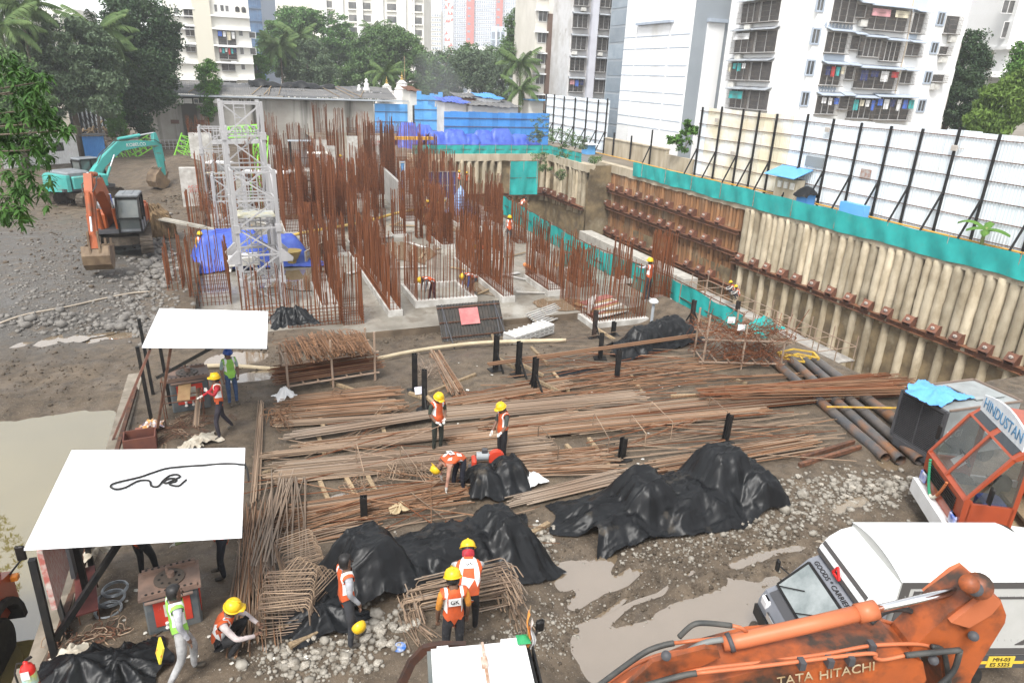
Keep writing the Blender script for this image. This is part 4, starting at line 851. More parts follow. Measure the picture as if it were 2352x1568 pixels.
ptree('green bushy tree behind the teal excavator at the left edge', 62, [(20,190,120,160),(60,240,110,130),(10,280,90,100)], 10, L_mid, 170, .75, 110, .25, trunk_r=.3)
ptree('huge round rain tree with a layered bright green crown behind the shed', 150, [(715,85,200,120),(640,110,110,110),(790,120,110,120),(715,140,200,100),(690,50,120,60),(760,190,110,70)], 715, L_rain, 520, 1.6, 120, .5, trunk_r=.8, flat=.42, droop=.05)
ptree('grey-green tree below the round rain tree, right of the tall palm', 122, [(705,150,120,110),(740,175,80,70),(670,165,60,60)], 705, L_grey, 200, .95, 110, .34, trunk_r=.3)
ptree('light green small tree left of the tall palm, against the cream flats', 116, [(588,158,64,70),(575,135,44,50)], 590, L_bright, 90, .75, 90, .3, trunk_r=.2)
ptree('large feathery green tree in the middle behind the temple spires', 135, [(880,120,170,120),(850,170,160,110),(930,130,110,110),(900,90,110,60),(970,160,110,110),(820,195,90,70)], 890, L_mid, 460, 1.2, 120, .40, trunk_r=.5)
ptree('hazy green tree behind the blue shacks, left of the grey ones', 140, [(1020,170,120,100),(1000,200,120,80)], 1015, L_grey, 210, 1.1, 110, .36, trunk_r=.4)
ptree('hazy grey-green tree in the middle of the far row', 142, [(1110,165,150,100),(1080,150,90,70),(1150,190,100,80)], 1110, L_grey, 260, 1.1, 110, .36, trunk_r=.4)
ptree('dull green rounded tree under the red striped tower', 165, [(1075,135,110,60),(1130,140,100,60)], 1090, L_mid, 150, 1.2, 100, .42, trunk_r=.4)
ptree('dark leafy tree beside the brown panelled block', 120, [(1190,70,56,110),(1180,110,60,60),(1198,40,40,50)], 1192, L_mid, 130, .85, 100, .3, trunk_r=.3, zb=1.4)
ptree('young bright green peepal growing up the grey shed wall', 91.5, [(476,180,62,60),(478,215,46,60),(480,250,34,60),(476,155,40,40)], 478, L_bright, 110, .6, 90, .26, trunk_r=.12)
ptree('green creeper-covered small tree hanging over the left fence end', 80, [(255,205,44,60),(262,260,46,80),(270,300,40,60)], 262, L_bright, 90, .55, 80, .24, trunk_r=.12)
ptree('dark dense tree right of the white flats', 72, [(2210,150,110,150),(2200,230,90,130),(2240,270,100,80)], 2205, L_dark, 260, .8, 120, .26, trunk_r=.3, zb=1.4)
ptree('drooping yellow-green tree at the right edge above the fence', 58, [(2310,240,120,110),(2270,285,110,60),(2345,200,60,90)], 2310, leaf_mat('leaf_yellow_green', (.075,.125,.025), (.12,.19,.04), .6, (.2,.27,.06)), 210, .6, 120, .22, trunk_r=.2, zb=1.4, droop=.6, long=1.8)
ptree('bright leafy tree at the right edge beside the white pier', 64, [(2345,170,60,60),(2350,130,40,60)], 2345, L_bright, 60, .7, 100, .24, trunk_r=.2, zb=1.4)
ptree('bare-branched green tree behind the flats, right of the dark tree', 84, [(2265,130,90,90),(2245,90,50,50)], 2265, L_mid, 90, .8, 90, .26, trunk_r=.25, zb=1.4, limbs=12)
def frond_mesh(L, droop, seed, nl=34):
 rr = random.Random(seed); m = MB(); pts = []
 for i in range(13):
  t = i/12; pts.append(Vector((L*(t-.18*t*t*droop), 0, L*(.34*t-droop*.75*t*t))))
 m.tube(pts, [.05*(1-.85*i/12) for i in range(13)], 5, False)
 for k in range(nl):
  t = .1+.9*k/nl; i = min(11, int(t*12)); p = pts[i].lerp(pts[i+1], t*12-i); d = (pts[i+1]-pts[i]).normalized(); ll = L*.24*math.sin(PI*(.12+.83*t))**.7
  for s in (-1, 1):
   o = (Vector((0,s,0))*.78+d*.55+Vector((0,0,-.25-rr.uniform(.1,.55)*(.5+droop)))).normalized(); q = p+o*ll*.5; e = p+o*ll+Vector((0,0,-ll*.25)); w = d*L*.011
   m.add([p-w, q-w*1.3, e, q+w*1.3, p+w], [(0,1,3,4),(1,2,3)])
 return m.mesh('frond', L_palm)
FR = [frond_mesh(3.6, d, i) for i, d in enumerate((.35,.6,.9,1.2))]
def palm(label, px, py, dist, zb, scale=1.0, n=20, lean=(0,0), tr=.16):
 top = gd(px, py, dist); base = Vector((top.x+lean[0], top.y+lean[1], zb)); r = thing('palm_tree', label, 'palm', base, 0, 'coconut palms')
 m = MB(); h = top-base; N = 9
 m.tube([Vector((h.x*(t/N)**1.5, h.y*(t/N)**1.5, h.z*t/N)) for t in range(N+1)], [tr*1.4]+[tr*(1.1-.3*t/N) for t in range(1, N+1)], 8); m.obj('trunk', M_bark, r, True)
 for k in range(n):
  a = k*2.399+rnd(-.2,.2); el = (k/n); me = FR[min(3, int(el*4))]; s = scale*rnd(.85, 1.12)
  link('frond', me, r, M=Matrix.Translation(h) @ Matrix.Rotation(a, 4, 'Z') @ Matrix.Rotation(.55-el*1.05, 4, 'Y').inverted() @ Matrix.Scale(s, 4))
 m = MB()
 for k in range(6): a = k*1.05; m.lathe([(.03,-.14),(.12,-.06),(.13,.05),(.03,.14)], 7, (h.x+.22*math.cos(a), h.y+.22*math.sin(a), h.z-.25))
 m.obj('coconut_cluster', mat('coconut', (.22,.17,.06), None), r, True); return r
palm('tall coconut palm with a full crown before the round rain tree', 643, 106, 118, 0, 1.25, 26)
palm('second coconut palm leaning behind the full-crowned one', 684, 84, 128, 0, 1.25, 22)
palm('small coconut palm before the cream flats, left of the peepal', 421, 150, 112, 0, .95, 20)
palm('low coconut palm behind the temple spires', 885, 168, 108, 0, 1.05, 20)
palm('distant palm top before the white pilaster tower', 855, 66, 160, 0, 1.0, 16)
palm('coconut palm with long drooping fronds above the left fence', 222, 70, 75, -.1, 1.25, 24, (-1.5,0))
palm('lower drooping palm beside the creeper on the left fence', 250, 120, 80, -.1, 1.15, 18)
palm('palm crown at the top left corner', 45, 15, 66, 0, 1.15, 22)
palm('palm at the left edge below the top corner one', 0, 60, 62, 0, 1.1, 18)
palm('right hand palm beside the gate house', 1196, 145, 108, 1.4, 1.2, 20)
palm('shorter palm beside the gate house behind the blue fence', 1196, 205, 104, 1.4, 1.1, 18)
def shrub(label, pts, dist, mt=L_mid, per=90, size=.16, name='shrub', cat='shrub', n=26, cr=.35):
 p0 = gd(pts[0][0], pts[0][1]+pts[0][3]*.5, dist); r = thing(name, label, cat, p0); cs = []
 for (cx, cy, w, h) in pts:
  for _ in range(n): q = gd(cx+rnd(-.5,.5)*w, cy+rnd(-.5,.5)*h, dist+rnd(-.6,.6)); cs.append((q-p0)[:])
 V, F = leaves(np.array(cs), np.full(len(cs), cr), per//4, size, .6, .1, 1.3); np_obj('foliage', V, F, mt, r)
 for k in range(6):
  m = MB(); q = Vector(random.choice(cs)); m.tube([(0,0,-.1), q*.5+Vector((0,0,.15)), q], [.035,.025,.01], 5); m.obj('stem', M_bark, r)
 return r
shrub('feathery green bush at the blue fence end above the corner', [(1245,290,50,50),(1230,310,30,30)], 83, L_grey)
shrub('wide green bush on the ledge behind the corner net', [(1290,315,60,40),(1310,325,50,30)], 79, L_mid)
shrub('pale green bush beside the tiny blue hut', [(1340,328,26,26)], 76, L_grey)
shrub('small green plant growing from the capping beam corner', [(1238,362,36,22)], 79, L_mid, n=18)
shrub('green creeper hanging on the stained piles at the far corner', [(1287,400,20,24),(1252,385,30,14)], 76.5, L_mid, n=18, name='creeper', cat='creeper')
shrub('small plant on the ledge at the end of the corner net', [(1365,368,26,14)], 72, L_mid, n=14)
shrub('sapling with broad leaves before the grey end wall', [(1570,325,30,44),(1582,290,12,30),(1548,320,26,14),(1598,300,14,14)], 70, L_bright, n=12, size=.34, name='sapling', cat='sapling')
shrub('low green weeds at the right end of the ledge', [(2335,560,36,16)], 45, L_mid, n=16)
shrub('climbing green plant on the teal net corner rail', [(1300,355,40,14)], 75, L_mid, n=10)
pb = gu(2258, 552, 41.3); r = thing('banana_plant', 'banana plant with torn broad leaves on the ledge by the fence', 'plant', (41.3, pb.y, 1.45)); m = MB(); m.tube([(0,0,0),(0,.05,.6),(0,0,1.3)], [.12,.1,.06], 8); m.obj('stem', mat('banana_stem', (.2,.24,.09), None), r, True)
for (az, L, up) in ((-1.6,1.5,.6),(1.7,1.7,1.3),(.4,1.0,1.4),(2.6,1.1,.5),(-2.6,1.2,.2),(-.8,1.0,.3)):
 m = MB(); d = Vector((math.sin(az)*.35, math.sin(az)*-1 if abs(az) < 3 else 0, 0)); d = Vector((math.cos(az), math.sin(az), 0)); s = Vector((-d.y, d.x, 0))
 def fn(t, w, d=d, s=s, L=L, up=up): c = Vector((0,0,1.2))+d*L*t+Vector((0,0,up*t-1.1*up*t*t*.7-.2*t*t)); ww = .28*math.sin(PI*min(1, .08+t*.92))**.6*(1-.25*(int(t*13+w*2) % 2)); return c + s*(w-.5)*2*ww + Vector((0,0,-abs(w-.5)*.25))
 m.grid(fn, 14, 4); m.obj('leaf', L_bright, r, True)
base = Vector((-14.5, 19.0, -.4)); r = thing('mango_tree', 'mango tree branches with long glossy leaves hanging in from the near left', 'tree', base); tipsV = []; cl = []
hub = Vector((-12.8, 20, 6.5))
m = MB(); m.tube([base-base, Vector((.3,.6,3.5)), hub-base], [.35,.28,.2], 10); m.obj('trunk', M_bark, r, True)
spots = [(15,150,24),(45,165,26),(70,205,22),(30,215,36),(20,270,40),(70,285,34),(110,290,26),(60,330,34),(20,340,40),(95,250,22),(15,400,46),(60,400,34),(20,450,36),(90,345,24),(130,275,18),(45,480,22),(150,300,10),(15,495,20),(85,190,14),(10,310,40)]
for (cx, cy, rad) in spots:
 c = gd(cx, cy, rnd(10.6, 12.6)); k = 11.5/FPX
 for _ in range(int(rad*.75)):
  q = c + Vector(rng.normal(size=3)*rad*k*.75); cl.append((q-base)[:])
 st = (hub-base); en = c-base; mid = st.lerp(en, .55)+Vector((0,0,.5)); m = MB(); m.tube([st, mid, en], [.06,.035,.012], 6); m.obj('branch', M_bark, r, True)
for _ in range(420):
 q = Vector(rng.normal(size=3)); q.normalize(); q = Vector((-11.6+3.0*q.x, 25+3.6*q.y, 7.0+2.6*q.z)); cl.append((q-base)[:])
cl = np.array(cl); n = len(cl); per = 9
C = np.repeat(cl, per, 0); N = len(C); az = rng.uniform(0, 2*PI, N); el = rng.uniform(-1.2, .35, N); t = np.stack([np.cos(az)*np.cos(el), np.sin(az)*np.cos(el), np.sin(el)], 1)
s = np.cross(t, np.array([0,0,1.])); s /= np.linalg.norm(s, axis=1)[:, None]+1e-9; L = rng.uniform(.11, .21, N)[:, None]; w = L*.13; dn = np.array([0,0,-1.])
V = np.stack([C, C+t*L*.4+s*w, C+t*L*.4-s*w, C+t*L*.75+s*w*.7+dn*L*.06, C+t*L*.75-s*w*.7+dn*L*.06, C+t*L+dn*L*.16], 1).reshape(-1, 3); o = np.arange(N)[:, None]*6
F3 = np.concatenate([o+np.array([0,2,1]), o+np.array([1,2,4]), o+np.array([1,4,3]), o+np.array([3,4,5])], 0); np_obj('leaf_clusters', V, F3, L_mango, r)
pa = gz(178, 345, 0); pc = gz(248, 285, .5)
sheet_fence('sheet_fence', 'left white sheet fence on closely set black posts under the trees', (-17.6,99.5,0), (-17.6,133,0), -.1, 7.2, [.3,3.2,6.2,9.4,12.6,16,20,24,28,32], lambda t: False, 6, front=1, postw=.28)
r = thing('site_office', 'white corrugated container office half hidden by the mango leaves', 'container', (-14.6,83.6,-.05), .76)
me = corr_panel(7.4, 2.7, 'side_wall', M_white, .25, .05); link('side_wall', me, r, M=Matrix.Translation((-7.4,0,0))); me = corr_panel(2.4, 2.7, 'end_wall', M_white, .25, .05); link('end_wall', me, r, M=Matrix.Rotation(PI/2, 4, 'Z'))
b = MB(); b.box((-3.7,1.2,2.78),(7.6,2.6,.14)); b.obj('roof', mat('mossy_roof', (.55,.52,.45), (.38,.36,.29), .6, .8), r)
b = MB(); b.box((.04,1.5,1.1),(.06,.8,2.0)); b.obj('door', M_room, r); b = MB(); b.box((-2,-.03,1.7),(1.2,.06,.8)); b.obj('window', M_pane, r)
r = thing('blue_cabin', 'small blue sheet cabin with a sloping roof beside the container office', 'cabin', (-14.5,86.4,-.1), .2); me = corr_panel(2.0, 2.4, 'front_wall', M_sheet_b, .2); link('front_wall', me, r); me = corr_panel(1.8, 2.4, 'side_wall', M_sheet_b, .2); link('side_wall', me, r, M=Matrix.Translation((2,0,0)) @ Matrix.Rotation(PI/2, 4, 'Z')); b = MB(); b.box((1,.9,2.5),(2.4,2.3,.1)); b.obj('roof', M_roof, r)
r = thing('timber_stack', 'big stack of split timber logs against the left fence', 'wood stack', (-13.9,96,-.1)); lm = MB(); lm.tube([(0,0,0),(0,0,1)], 1, 7); lme = lm.mesh('log', M_wood)
for k in range(90):
 x = rnd(-2.2,3.0); z = rnd(.1, 3.0-abs(x)*.35); y = rnd(-1.0,.4); dd = Vector((rnd(-.35,.35), 1, rnd(-.3,.3)))*rnd(.9,1.8); link('log', lme, r, M=bar_matrix(Vector((x,y,z)), Vector((x,y,z))+dd, rnd(.08,.16)))
#  pit structures
def unit_prism(n, name, mt): b = MB(); b.tube([(0,0,0),(0,0,1)], 1, n); return b.mesh(name, mt)
UB_rust = unit_prism(5, 'bar', M_rust); UB_reb = unit_prism(5, 'bar', M_rebar); UB_or = unit_prism(5, 'bar', M_rebar_or); UB_gr = unit_prism(5, 'bar', M_rebar_gr)
def ubox(mt, name='member'): b = MB(); b.box((0,0,.5),(2,2,1)); return b.mesh(name, mt)
UX_crane = ubox(M_steelwhite); UX_black = ubox(M_black); UX_wood = ubox(M_wood, 'plank'); M_lime = mat('lime_paint', (.25,.62,.06), (.20,.52,.06), 2, .45); UX_lime = ubox(M_lime)
def pbar(name, me, par, a, b, r): return link(name, me, par, True, M=bar_matrix(a, b, r))
def perim(u0, u1, v0, v1, sp):
 P = []
 nu = max(1, int(round((u1-u0)/sp))); nv = max(1, int(round((v1-v0)/sp)))
 for i in range(nu+1): x = u0+(u1-u0)*i/nu; P += [(x, v0), (x, v1)]
 for j in range(1, nv): y = v0+(v1-v0)*j/nv; P += [(u0, y), (u1, y)]
 return P
def cage(label, u0, u1, v0, v1, z0, h, sp=.2, tie=.3, tsp=.22, r=.019, kick=.28, joined=False, lap=.35, mt=None, group='column rebar cages', tz0=0.0, hj=.12, zb=None, solid=0.0):
 rt = thing('rebar_cage', label, 'rebar cage', ((u0+u1)/2, (v0+v1)/2, z0), 0, group)
 if kick:
  b = MB(); zz = SLAB-.05 if zb is None else zb; b.bbox((u0-.09, v0-.09, zz), (u1+.09, v1+.09, z0+kick)); b.obj('kicker', M_conc_wh, rt, world=True); zt = z0+kick-.03
 else: zt = z0
 if solid:
  b = MB(); b.bbox((u0-.03, v0-.03, z0-.03), (u1+.03, v1+.03, z0+solid)); b.obj('concrete_column', M_conc_wh, rt, world=True); zt = z0+solid-.05
 J = MB()
 for (x, y) in perim(u0, u1, v0, v1, sp*.82):
  hh = h*(1+rnd(-hj*.4, hj*.4)) if random.random() > lap else h*(1-rnd(.15, .28)); dx, dy = random.gauss(0,.05), random.gauss(0,.05)
  if joined: J.beam((x, y, zt), (x+dx, y+dy, z0+hh), r*1.9)
  else: pbar('bar', UB_rust, rt, (x, y, zt), (x+dx, y+dy, z0+hh), r)
 if joined: stuff(J.obj('bars', M_rust, rt, world=True))
 if tie:
  J = MB(); n = max(1, int((h*tie)/tsp)); e = .02
  for k in range(n):
   z = zt+.1+tz0+k*tsp+rnd(-.02,.02); a, c, d, f = (u0-e, v0-e, z), (u1+e, v0-e, z+rnd(-.02,.02)), (u1+e, v1+e, z), (u0-e, v1+e, z)
   for p, q in ((a, c), (c, d), (d, f), (f, a)): J.beam(p, q, .018)
  stuff(J.obj('ties', M_rust, rt, world=True))
 return rt
def box_px(nl, nr, far, z):
 a, b, c = gz(*nl, z), gz(*nr, z), gz(*far, z); return min(a.x, c.x)*.5+max(a.x, c.x)*.5, b.x, (a.y+b.y)/2, max(c.y, a.y+.3)
Z = SLAB
u0, u1, v0, v1 = box_px((893,712),(916,714),(822,604), -.2); cage('long wall cage of rusty bars on a white kerb, left of the worker pair', u0, u0+.48, v0, v1, Z, 3.2, .17, .22, .3, zb=-1.3)
u0, u1, v0, v1 = box_px((1148,682),(1172,682),(1054,592), -.2); cage('long wall cage of rusty bars on a white kerb, right of the worker pair', u0, u0+.5, v0, v1, Z, 3.1, .17, .2, .3)
u0, u1, v0, v1 = box_px((738,702),(762,702),(723,656), -.2); cage('narrow tall wall cage just right of the crane masts', u0, u0+.75, v0, v1+.6, Z, 3.5, .15, .15, .3)
u0, u1, v0, v1 = box_px((790,765),(838,765),(780,742), -.9); cage('dense square column cage close to the rust-red bar rack', u0, u1, v0, v0+1.3, -.95, 3.4, .13, .42, .13, kick=0, hj=.2)
u0, u1, v0, v1 = box_px((664,772),(786,772),(664,766), -.95); cage('low meshed wall cage standing in brown water before the crane', u0, u1, v0, v0+.4, -1.0, 2.6, .2, .55, .15, kick=0, lap=.3, hj=.3)
u0, u1, v0, v1 = box_px((590,768),(660,768),(590,760), -.95); cage('low meshed wall cage behind the far white roof', u0-.5, u1, v0, v0+.4, -1.0, 2.9, .2, .5, .17, kick=0, hj=.3)
u0, u1, v0, v1 = box_px((447,712),(533,712),(440,690), -.7); cage('wide leaning cage of thin bars left of the crane masts', u0, u1, v0, v0+2.2, -.8, 3.2, .2, .4, .2, kick=0, lap=.4, hj=.4)
u0, u1, v0, v1 = box_px((395,697),(425,697),(390,685), -.7); cage('sparse cage of thin bars at the edge of the stone fill', u0, u1, v0, v0+1.6, -.7, 3.0, .24, .3, .3, kick=0, hj=.4)
u0, u1, v0, v1 = box_px((962,692),(1088,682),(930,660), -.2)
rt = cage('square lift-core cage of widely set bars around two workers', u0, u1, v0, v1+.4, Z, 3.0, .21, .1, .5, kick=0)
for (a, c, d, e) in ((u0-.15, u1+.15, v0-.15, v0+.15), (u0-.15, u1+.15, v1+.25, v1+.55), (u0-.15, u0+.15, v0+.15, v1+.25), (u1-.15, u1+.15, v0+.15, v1+.25)):
 b = MB(); b.bbox((a, d, Z-.8 if d < v0 else Z-.05), (c, e, Z+.3)); b.obj('kicker', M_conc_wh, rt, world=True)
u0, u1, v0, v1 = box_px((1247,668),(1281,668),(1231,640), -.2); cage('tall thin cage beside the orange pipe on the slab', u0, u0+.85, v0, v1+.8, Z, 2.8, .13, .25, .25)
u0, u1, v0, v1 = box_px((1360,742),(1483,735),(1318,712), -.6)
rt = cage('big rectangular core cage on white kerbs with formwork panels inside', u0, u1, v0, v1+1.6, -.75, 2.75, .17, .12, .4, kick=0, lap=.5)
for (a, c, d, e) in ((u0-.18, u1+.15, v0-.18, v0+.15), (u0-.18, u0+.15, v0+.15, v1+1.6), (u0+.9, u1+.8, v1+1.3, v1+1.7)):
 b = MB(); b.bbox((a, d, -1.3), (c, e, -.5)); b.obj('kicker', M_conc_wh, rt, world=True)
CORE = (u0, u1, v0, v1+1.6)
u0, u1, v0, v1 = box_px((1494,697),(1540,697),(1494,690), -.4); cage('dense dark red column cage at the teal net, beside the big core', u0, u1, v0, v0+.7, Z, 3.6, .085, .25, .3, hj=.08, lap=.15)
for (nl, nr, far, w, h, sp, tie, lab, jn) in (
  ((1300,632),(1330,632),(1295,622), None, 2.4, .2, .2, 'small thin cage in front of the hanging teal net', 0),
  ((1017,572),(1042,572),(1000,545), None, 3.4, .15, .5, 'tied column cage before the pale blue cover', 0),
  ((1105,528),(1156,528),(1098,515), None, 3.2, .13, .5, 'wide tied cage at the teal net behind the right wall cage', 0),
  ((932,518),(968,518),(925,505), None, 3.9, .11, .95, 'dense square tied cage behind the crouching worker', 0),
  ((823,590),(858,590),(806,560), None, 3.7, .16, .3, 'tall cage behind the left wall cage', 0),
  ((742,540),(774,540),(724,500), None, 5.2, .13, .6, 'long dense wall cage right of the steel bar heap', 0),
  ((658,543),(704,543),(650,515), None, 5.0, .13, .7, 'dense red cage right behind the crane masts', 0),
  ((463,502),(508,502),(458,490), None, 4.4, .2, .4, 'tied cage left of the rear crane mast', 1),
  ((868,455),(908,455),(858,430), None, 6.0, .14, .5, 'tall dark brown wall cage behind the aluminium shutter', 1),
  ((1050,520),(1090,520),(1045,505), None, 4.2, .16, .5, 'tied cage beside the pale blue cover', 0)):
 a, c, d = gz(*nl, Z), gz(*nr, Z), gz(*far, Z); cage(lab, a.x, c.x, a.y, max(d.y, a.y+.6), Z, h, sp, tie, .22, joined=bool(jn))
for (x0, x1, yb, yc, yt, dep, lab) in (
  (424,466,492,386,None,.6,'plain white concrete wall column at the left edge of the pit'), (447,497,420,306,272,.8,'white concrete column topped with rusty bars, far left of the pit'),
  (622,645,408,334,262,.8,'white concrete column with tall bars just right of the crane top'), (646,666,470,None,306,.9,'tall narrow dark red cage right of the crane masts'),
  (697,719,450,None,292,.9,'tall narrow red cage left of the two far workers'), (730,757,398,322,244,1.2,'far tall cage against the stained shed wall'),
  (760,776,440,336,280,.8,'slim white column behind the two far workers'), (780,798,452,None,257,.8,'very tall slim cage right of the two far workers'),
  (803,824,402,313,272,.6,'white panel column with bars, left of the lettered one'), (853,880,415,312,276,.7,'white concrete column with faint red lettering'),
  (893,906,430,None,266,.7,'slim tall cage in the middle of the far group'), (826,850,380,None,262,1.0,'sparse far cage between the white columns'),
  (908,972,420,None,285,1.5,'wide sparse tied cage before the blue sheet wall'), (984,1026,460,None,348,.9,'thin cage left of the tall teal screen'), (588,618,380,None,282,1.0,'far cage glimpsed through the crane mast'),
  (668,694,390,None,286,1.0,'sparse far cage behind the dark canopy scaffold')):
 a, c = gz(x0, yb, Z), gz(x1, yb, Z); hh = lambda y: gv((x0+x1)/2, y, a.y).z - Z
 if yt is None:
  b = MB(); b.bbox((a.x, a.y, Z-.05), (c.x, a.y+dep, Z+hh(yc))); tag(b.obj('concrete_column', M_conc_wh), lab, 'column', 'first-lift columns')
 else: cage(lab, a.x, c.x, a.y, a.y+dep, Z, hh(yt), .16, .45 if yc is None else .2, .25, r=.018, kick=0 if yc else .2, joined=True, solid=hh(yc) if yc else 0, tz0=0)
SCRATCH = bpy.data.scenes.new('scratch')
def evaluate(o):
 SCRATCH.collection.objects.link(o); vl = SCRATCH.view_layers[0]; vl.update(); return bpy.data.meshes.new_from_object(o.evaluated_get(vl.depsgraph))
def text_obj(txt, size, M, mt, par=None, name='lettering', depth=.004, align='CENTER', world=True):
 cu = bpy.data.curves.new(name, 'FONT'); cu.body = txt; cu.size = size; cu.extrude = depth; cu.align_x = align; cu.align_y = 'CENTER'; cu.resolution_u = 3
 o = bpy.data.objects.new('tmp', cu); me = evaluate(o); bpy.data.objects.remove(o); bpy.data.curves.remove(cu)
 me.name = name; me.materials.clear(); me.materials.append(mt); return link(name, me, par, world, M=M)
M_redtext = mat('red_paint', (.5,.08,.06), None)
p = gz(866, 415, Z); RX = Matrix.Rotation(PI/2, 4, 'X')
tag(text_obj('8C-16\n20-07-23', .36, Matrix.Translation((p.x, p.y-.05, gv(866, 330, p.y).z)) @ RX, M_redtext), 'faint red stencilled letters on the white column', 'lettering')
p = gz(448, 492, Z); tag(text_obj('AC-21\n25-07', .3, Matrix.Translation((p.x+.15, p.y-.02, gv(455, 434, p.y).z)) @ RX, M_redtext), 'red stencilled letters on the plain left wall column', 'lettering')
def mast(label, px, z0, w, h, bay, px2=None, brackets=False, deck=None, turn=0.0):
 c = gz(*px, z0); r = thing('crane_mast', label, 'crane', (c.x, c.y, z0), turn, 'tower crane mast sections'); s = w/2
 P = lambda i, z: Vector(((-s, s, s, -s)[i % 4], (-s, -s, s, s)[i % 4], z)); n = max(1, int(round(h/bay)))
 for i in range(4): link('leg', UX_crane, r, M=bar_matrix(P(i, 0), P(i, h+.12), .078))
 for k in range(n+1):
  z = h*k/n
  for i in range(4): link('strut', UX_crane, r, M=bar_matrix(P(i, z), P(i+1, z), .036))
  if k < n:
   for i in range(4):
    a, b = (P(i, z), P(i+1, z+h/n)) if (k+i) % 2 else (P(i+1, z), P(i, z+h/n)); link('diagonal', UX_crane, r, M=bar_matrix(a, b, .032))
   for q in range(3): link('rung', UX_crane, r, M=bar_matrix(Vector((-.25, s*.6, z+h/n*(q+.5)/3)), Vector((.25, s*.6, z+h/n*(q+.5)/3)), .02))
 for x in (-.25, .25): link('ladder_rail', UX_crane, r, M=bar_matrix(Vector((x, s*.6, 0)), Vector((x, s*.6, h)), .025))
 for z in ([h*k/n for k in range(1, n, 2)]):
  for i in range(4): b = MB(); p = P(i, z); b.box(p, (.26,.26,.34)); b.obj('coupling', M_steelwhite, r)
 if deck:
  for z in deck: b = MB(); b.box((0,-.1,z),(w*.92,w*.7,.07)); b.obj('deck', mat('deck_plate', (.42,.44,.45), (.55,.50,.3), 1.5, .6), r)
 if brackets:
  for i in range(4): b = MB(); sx = -1 if i in (0, 3) else 1; p = P(i, brackets); b.prism([(0,-.25),(sx*.5,-.25),(sx*.55,-.1),(sx*.12,.32),(0,.32)], lambda x, z: p+Vector((x,-.12,z)), lambda x, z: p+Vector((x,.12,z))); b.obj('knee_bracket', M_steelwhite, r)
 return r
mast('nearer pale grey lattice crane mast with knee brackets', (605,690), Z, 1.75, 6.1, 1.22, brackets=2.35, deck=(4.15,), turn=.05)
mast('taller pale grey lattice crane mast just behind the bracketed one', (590,640), Z, 1.75, 8.75, 1.46, deck=(3.5,), turn=.05)
mast('small distant lattice crane mast at the left of the pair', (510,492), Z, 1.75, 6.2, 1.55, deck=(3.0,))
mast('short pale lattice mast section between the crane pair and the left one', (540,560), Z, 1.75, 4.2, 1.4)
def truss(label, a, b, w, mt_me, bays, name='crane_jib', group='lime green jib sections'):
 a, b = Vector(a), Vector(b); r = thing(name, label, 'crane jib', a, 0, group); d = (b-a).normalized(); x = d.cross(Vector((0,0,1))).normalized(); z = x.cross(d); L = (b-a).length
 ch = [x*w/2-z*w*.4, -x*w/2-z*w*.4, z*w*.5]
 for c in ch: link('chord', mt_me, r, M=bar_matrix(c, c+d*L, .05))
 for k in range(bays):
  p, q, m_ = d*(L*k/bays), d*(L*(k+1)/bays), d*(L*(k+.5)/bays)
  for c in ch[:2]: link('lacing', mt_me, r, M=bar_matrix(p+c, m_+ch[2], .03)); link('lacing', mt_me, r, M=bar_matrix(m_+ch[2], q+c, .03))
  link('lacing', mt_me, r, M=bar_matrix(p+ch[0], q+ch[1], .03))
 return r
truss('lime green jib section lying behind the teal excavator boom', gd(265,372,75), gd(348,322,78), 1.3, UX_lime, 7)
truss('lime green jib section standing on end left of the white columns', gd(410,378,72), gd(432,312,72), 1.4, UX_lime, 6)
truss('lime green jib section seen through the crane mast', gz(590,470,Z), gd(598,302,62), 1.2, UX_lime, 6)
truss('lime green cross frame behind the crane top', gd(520,305,60), gd(598,300,60), 1.0, UX_lime, 5)
def railing(label, a, b, h, n, mt_me, base=None, name='railing', rows=3):
 a, b = Vector(a), Vector(b); r = thing(name, label, 'railing', a, 0)
 for k in range(n+1): p = (b-a)*(k/n); link('post', mt_me, r, M=bar_matrix(p, p+Vector((0,0,h)), .03))
 for j in range(rows): z = Vector((0,0,h*(j+1)/rows)); link('rail', mt_me, r, M=bar_matrix(z, b-a+z, .025))
 if base: q = MB(); q.beam(Vector((0,0,-.15)), b-a+Vector((0,0,-.15)), base, .3); q.obj('deck', M_steelwhite, r)
 return r
railing('white footbridge railing beside the lime green jib end', gd(343,345,84), gd(428,345,84), 1.2, 9, UX_crane, .9)
railing('white platform railing behind the crane masts', gd(492,322,58), gd(604,320,58), 1.1, 7, UX_crane, 1.2)
for (x0, y0, x1, y1, lab) in ((560,393,668,396,'white projecting work deck right of the crane mast'),(478,372,530,374,'white work deck on the small left mast')):
 a, c = gd(x0, y0, 52), gd(x1, y1, 52); b = MB(); b.beam(a, c, 1.0, .12); b.beam(a+Vector((.2,0,-.1)), a+Vector((.2,0,-4.6)), .08); b.beam(c+Vector((-.3,0,-.1)), c+Vector((-.3,0,-4.6)), .08); tag(b.obj('work_deck', M_white), lab, 'platform')
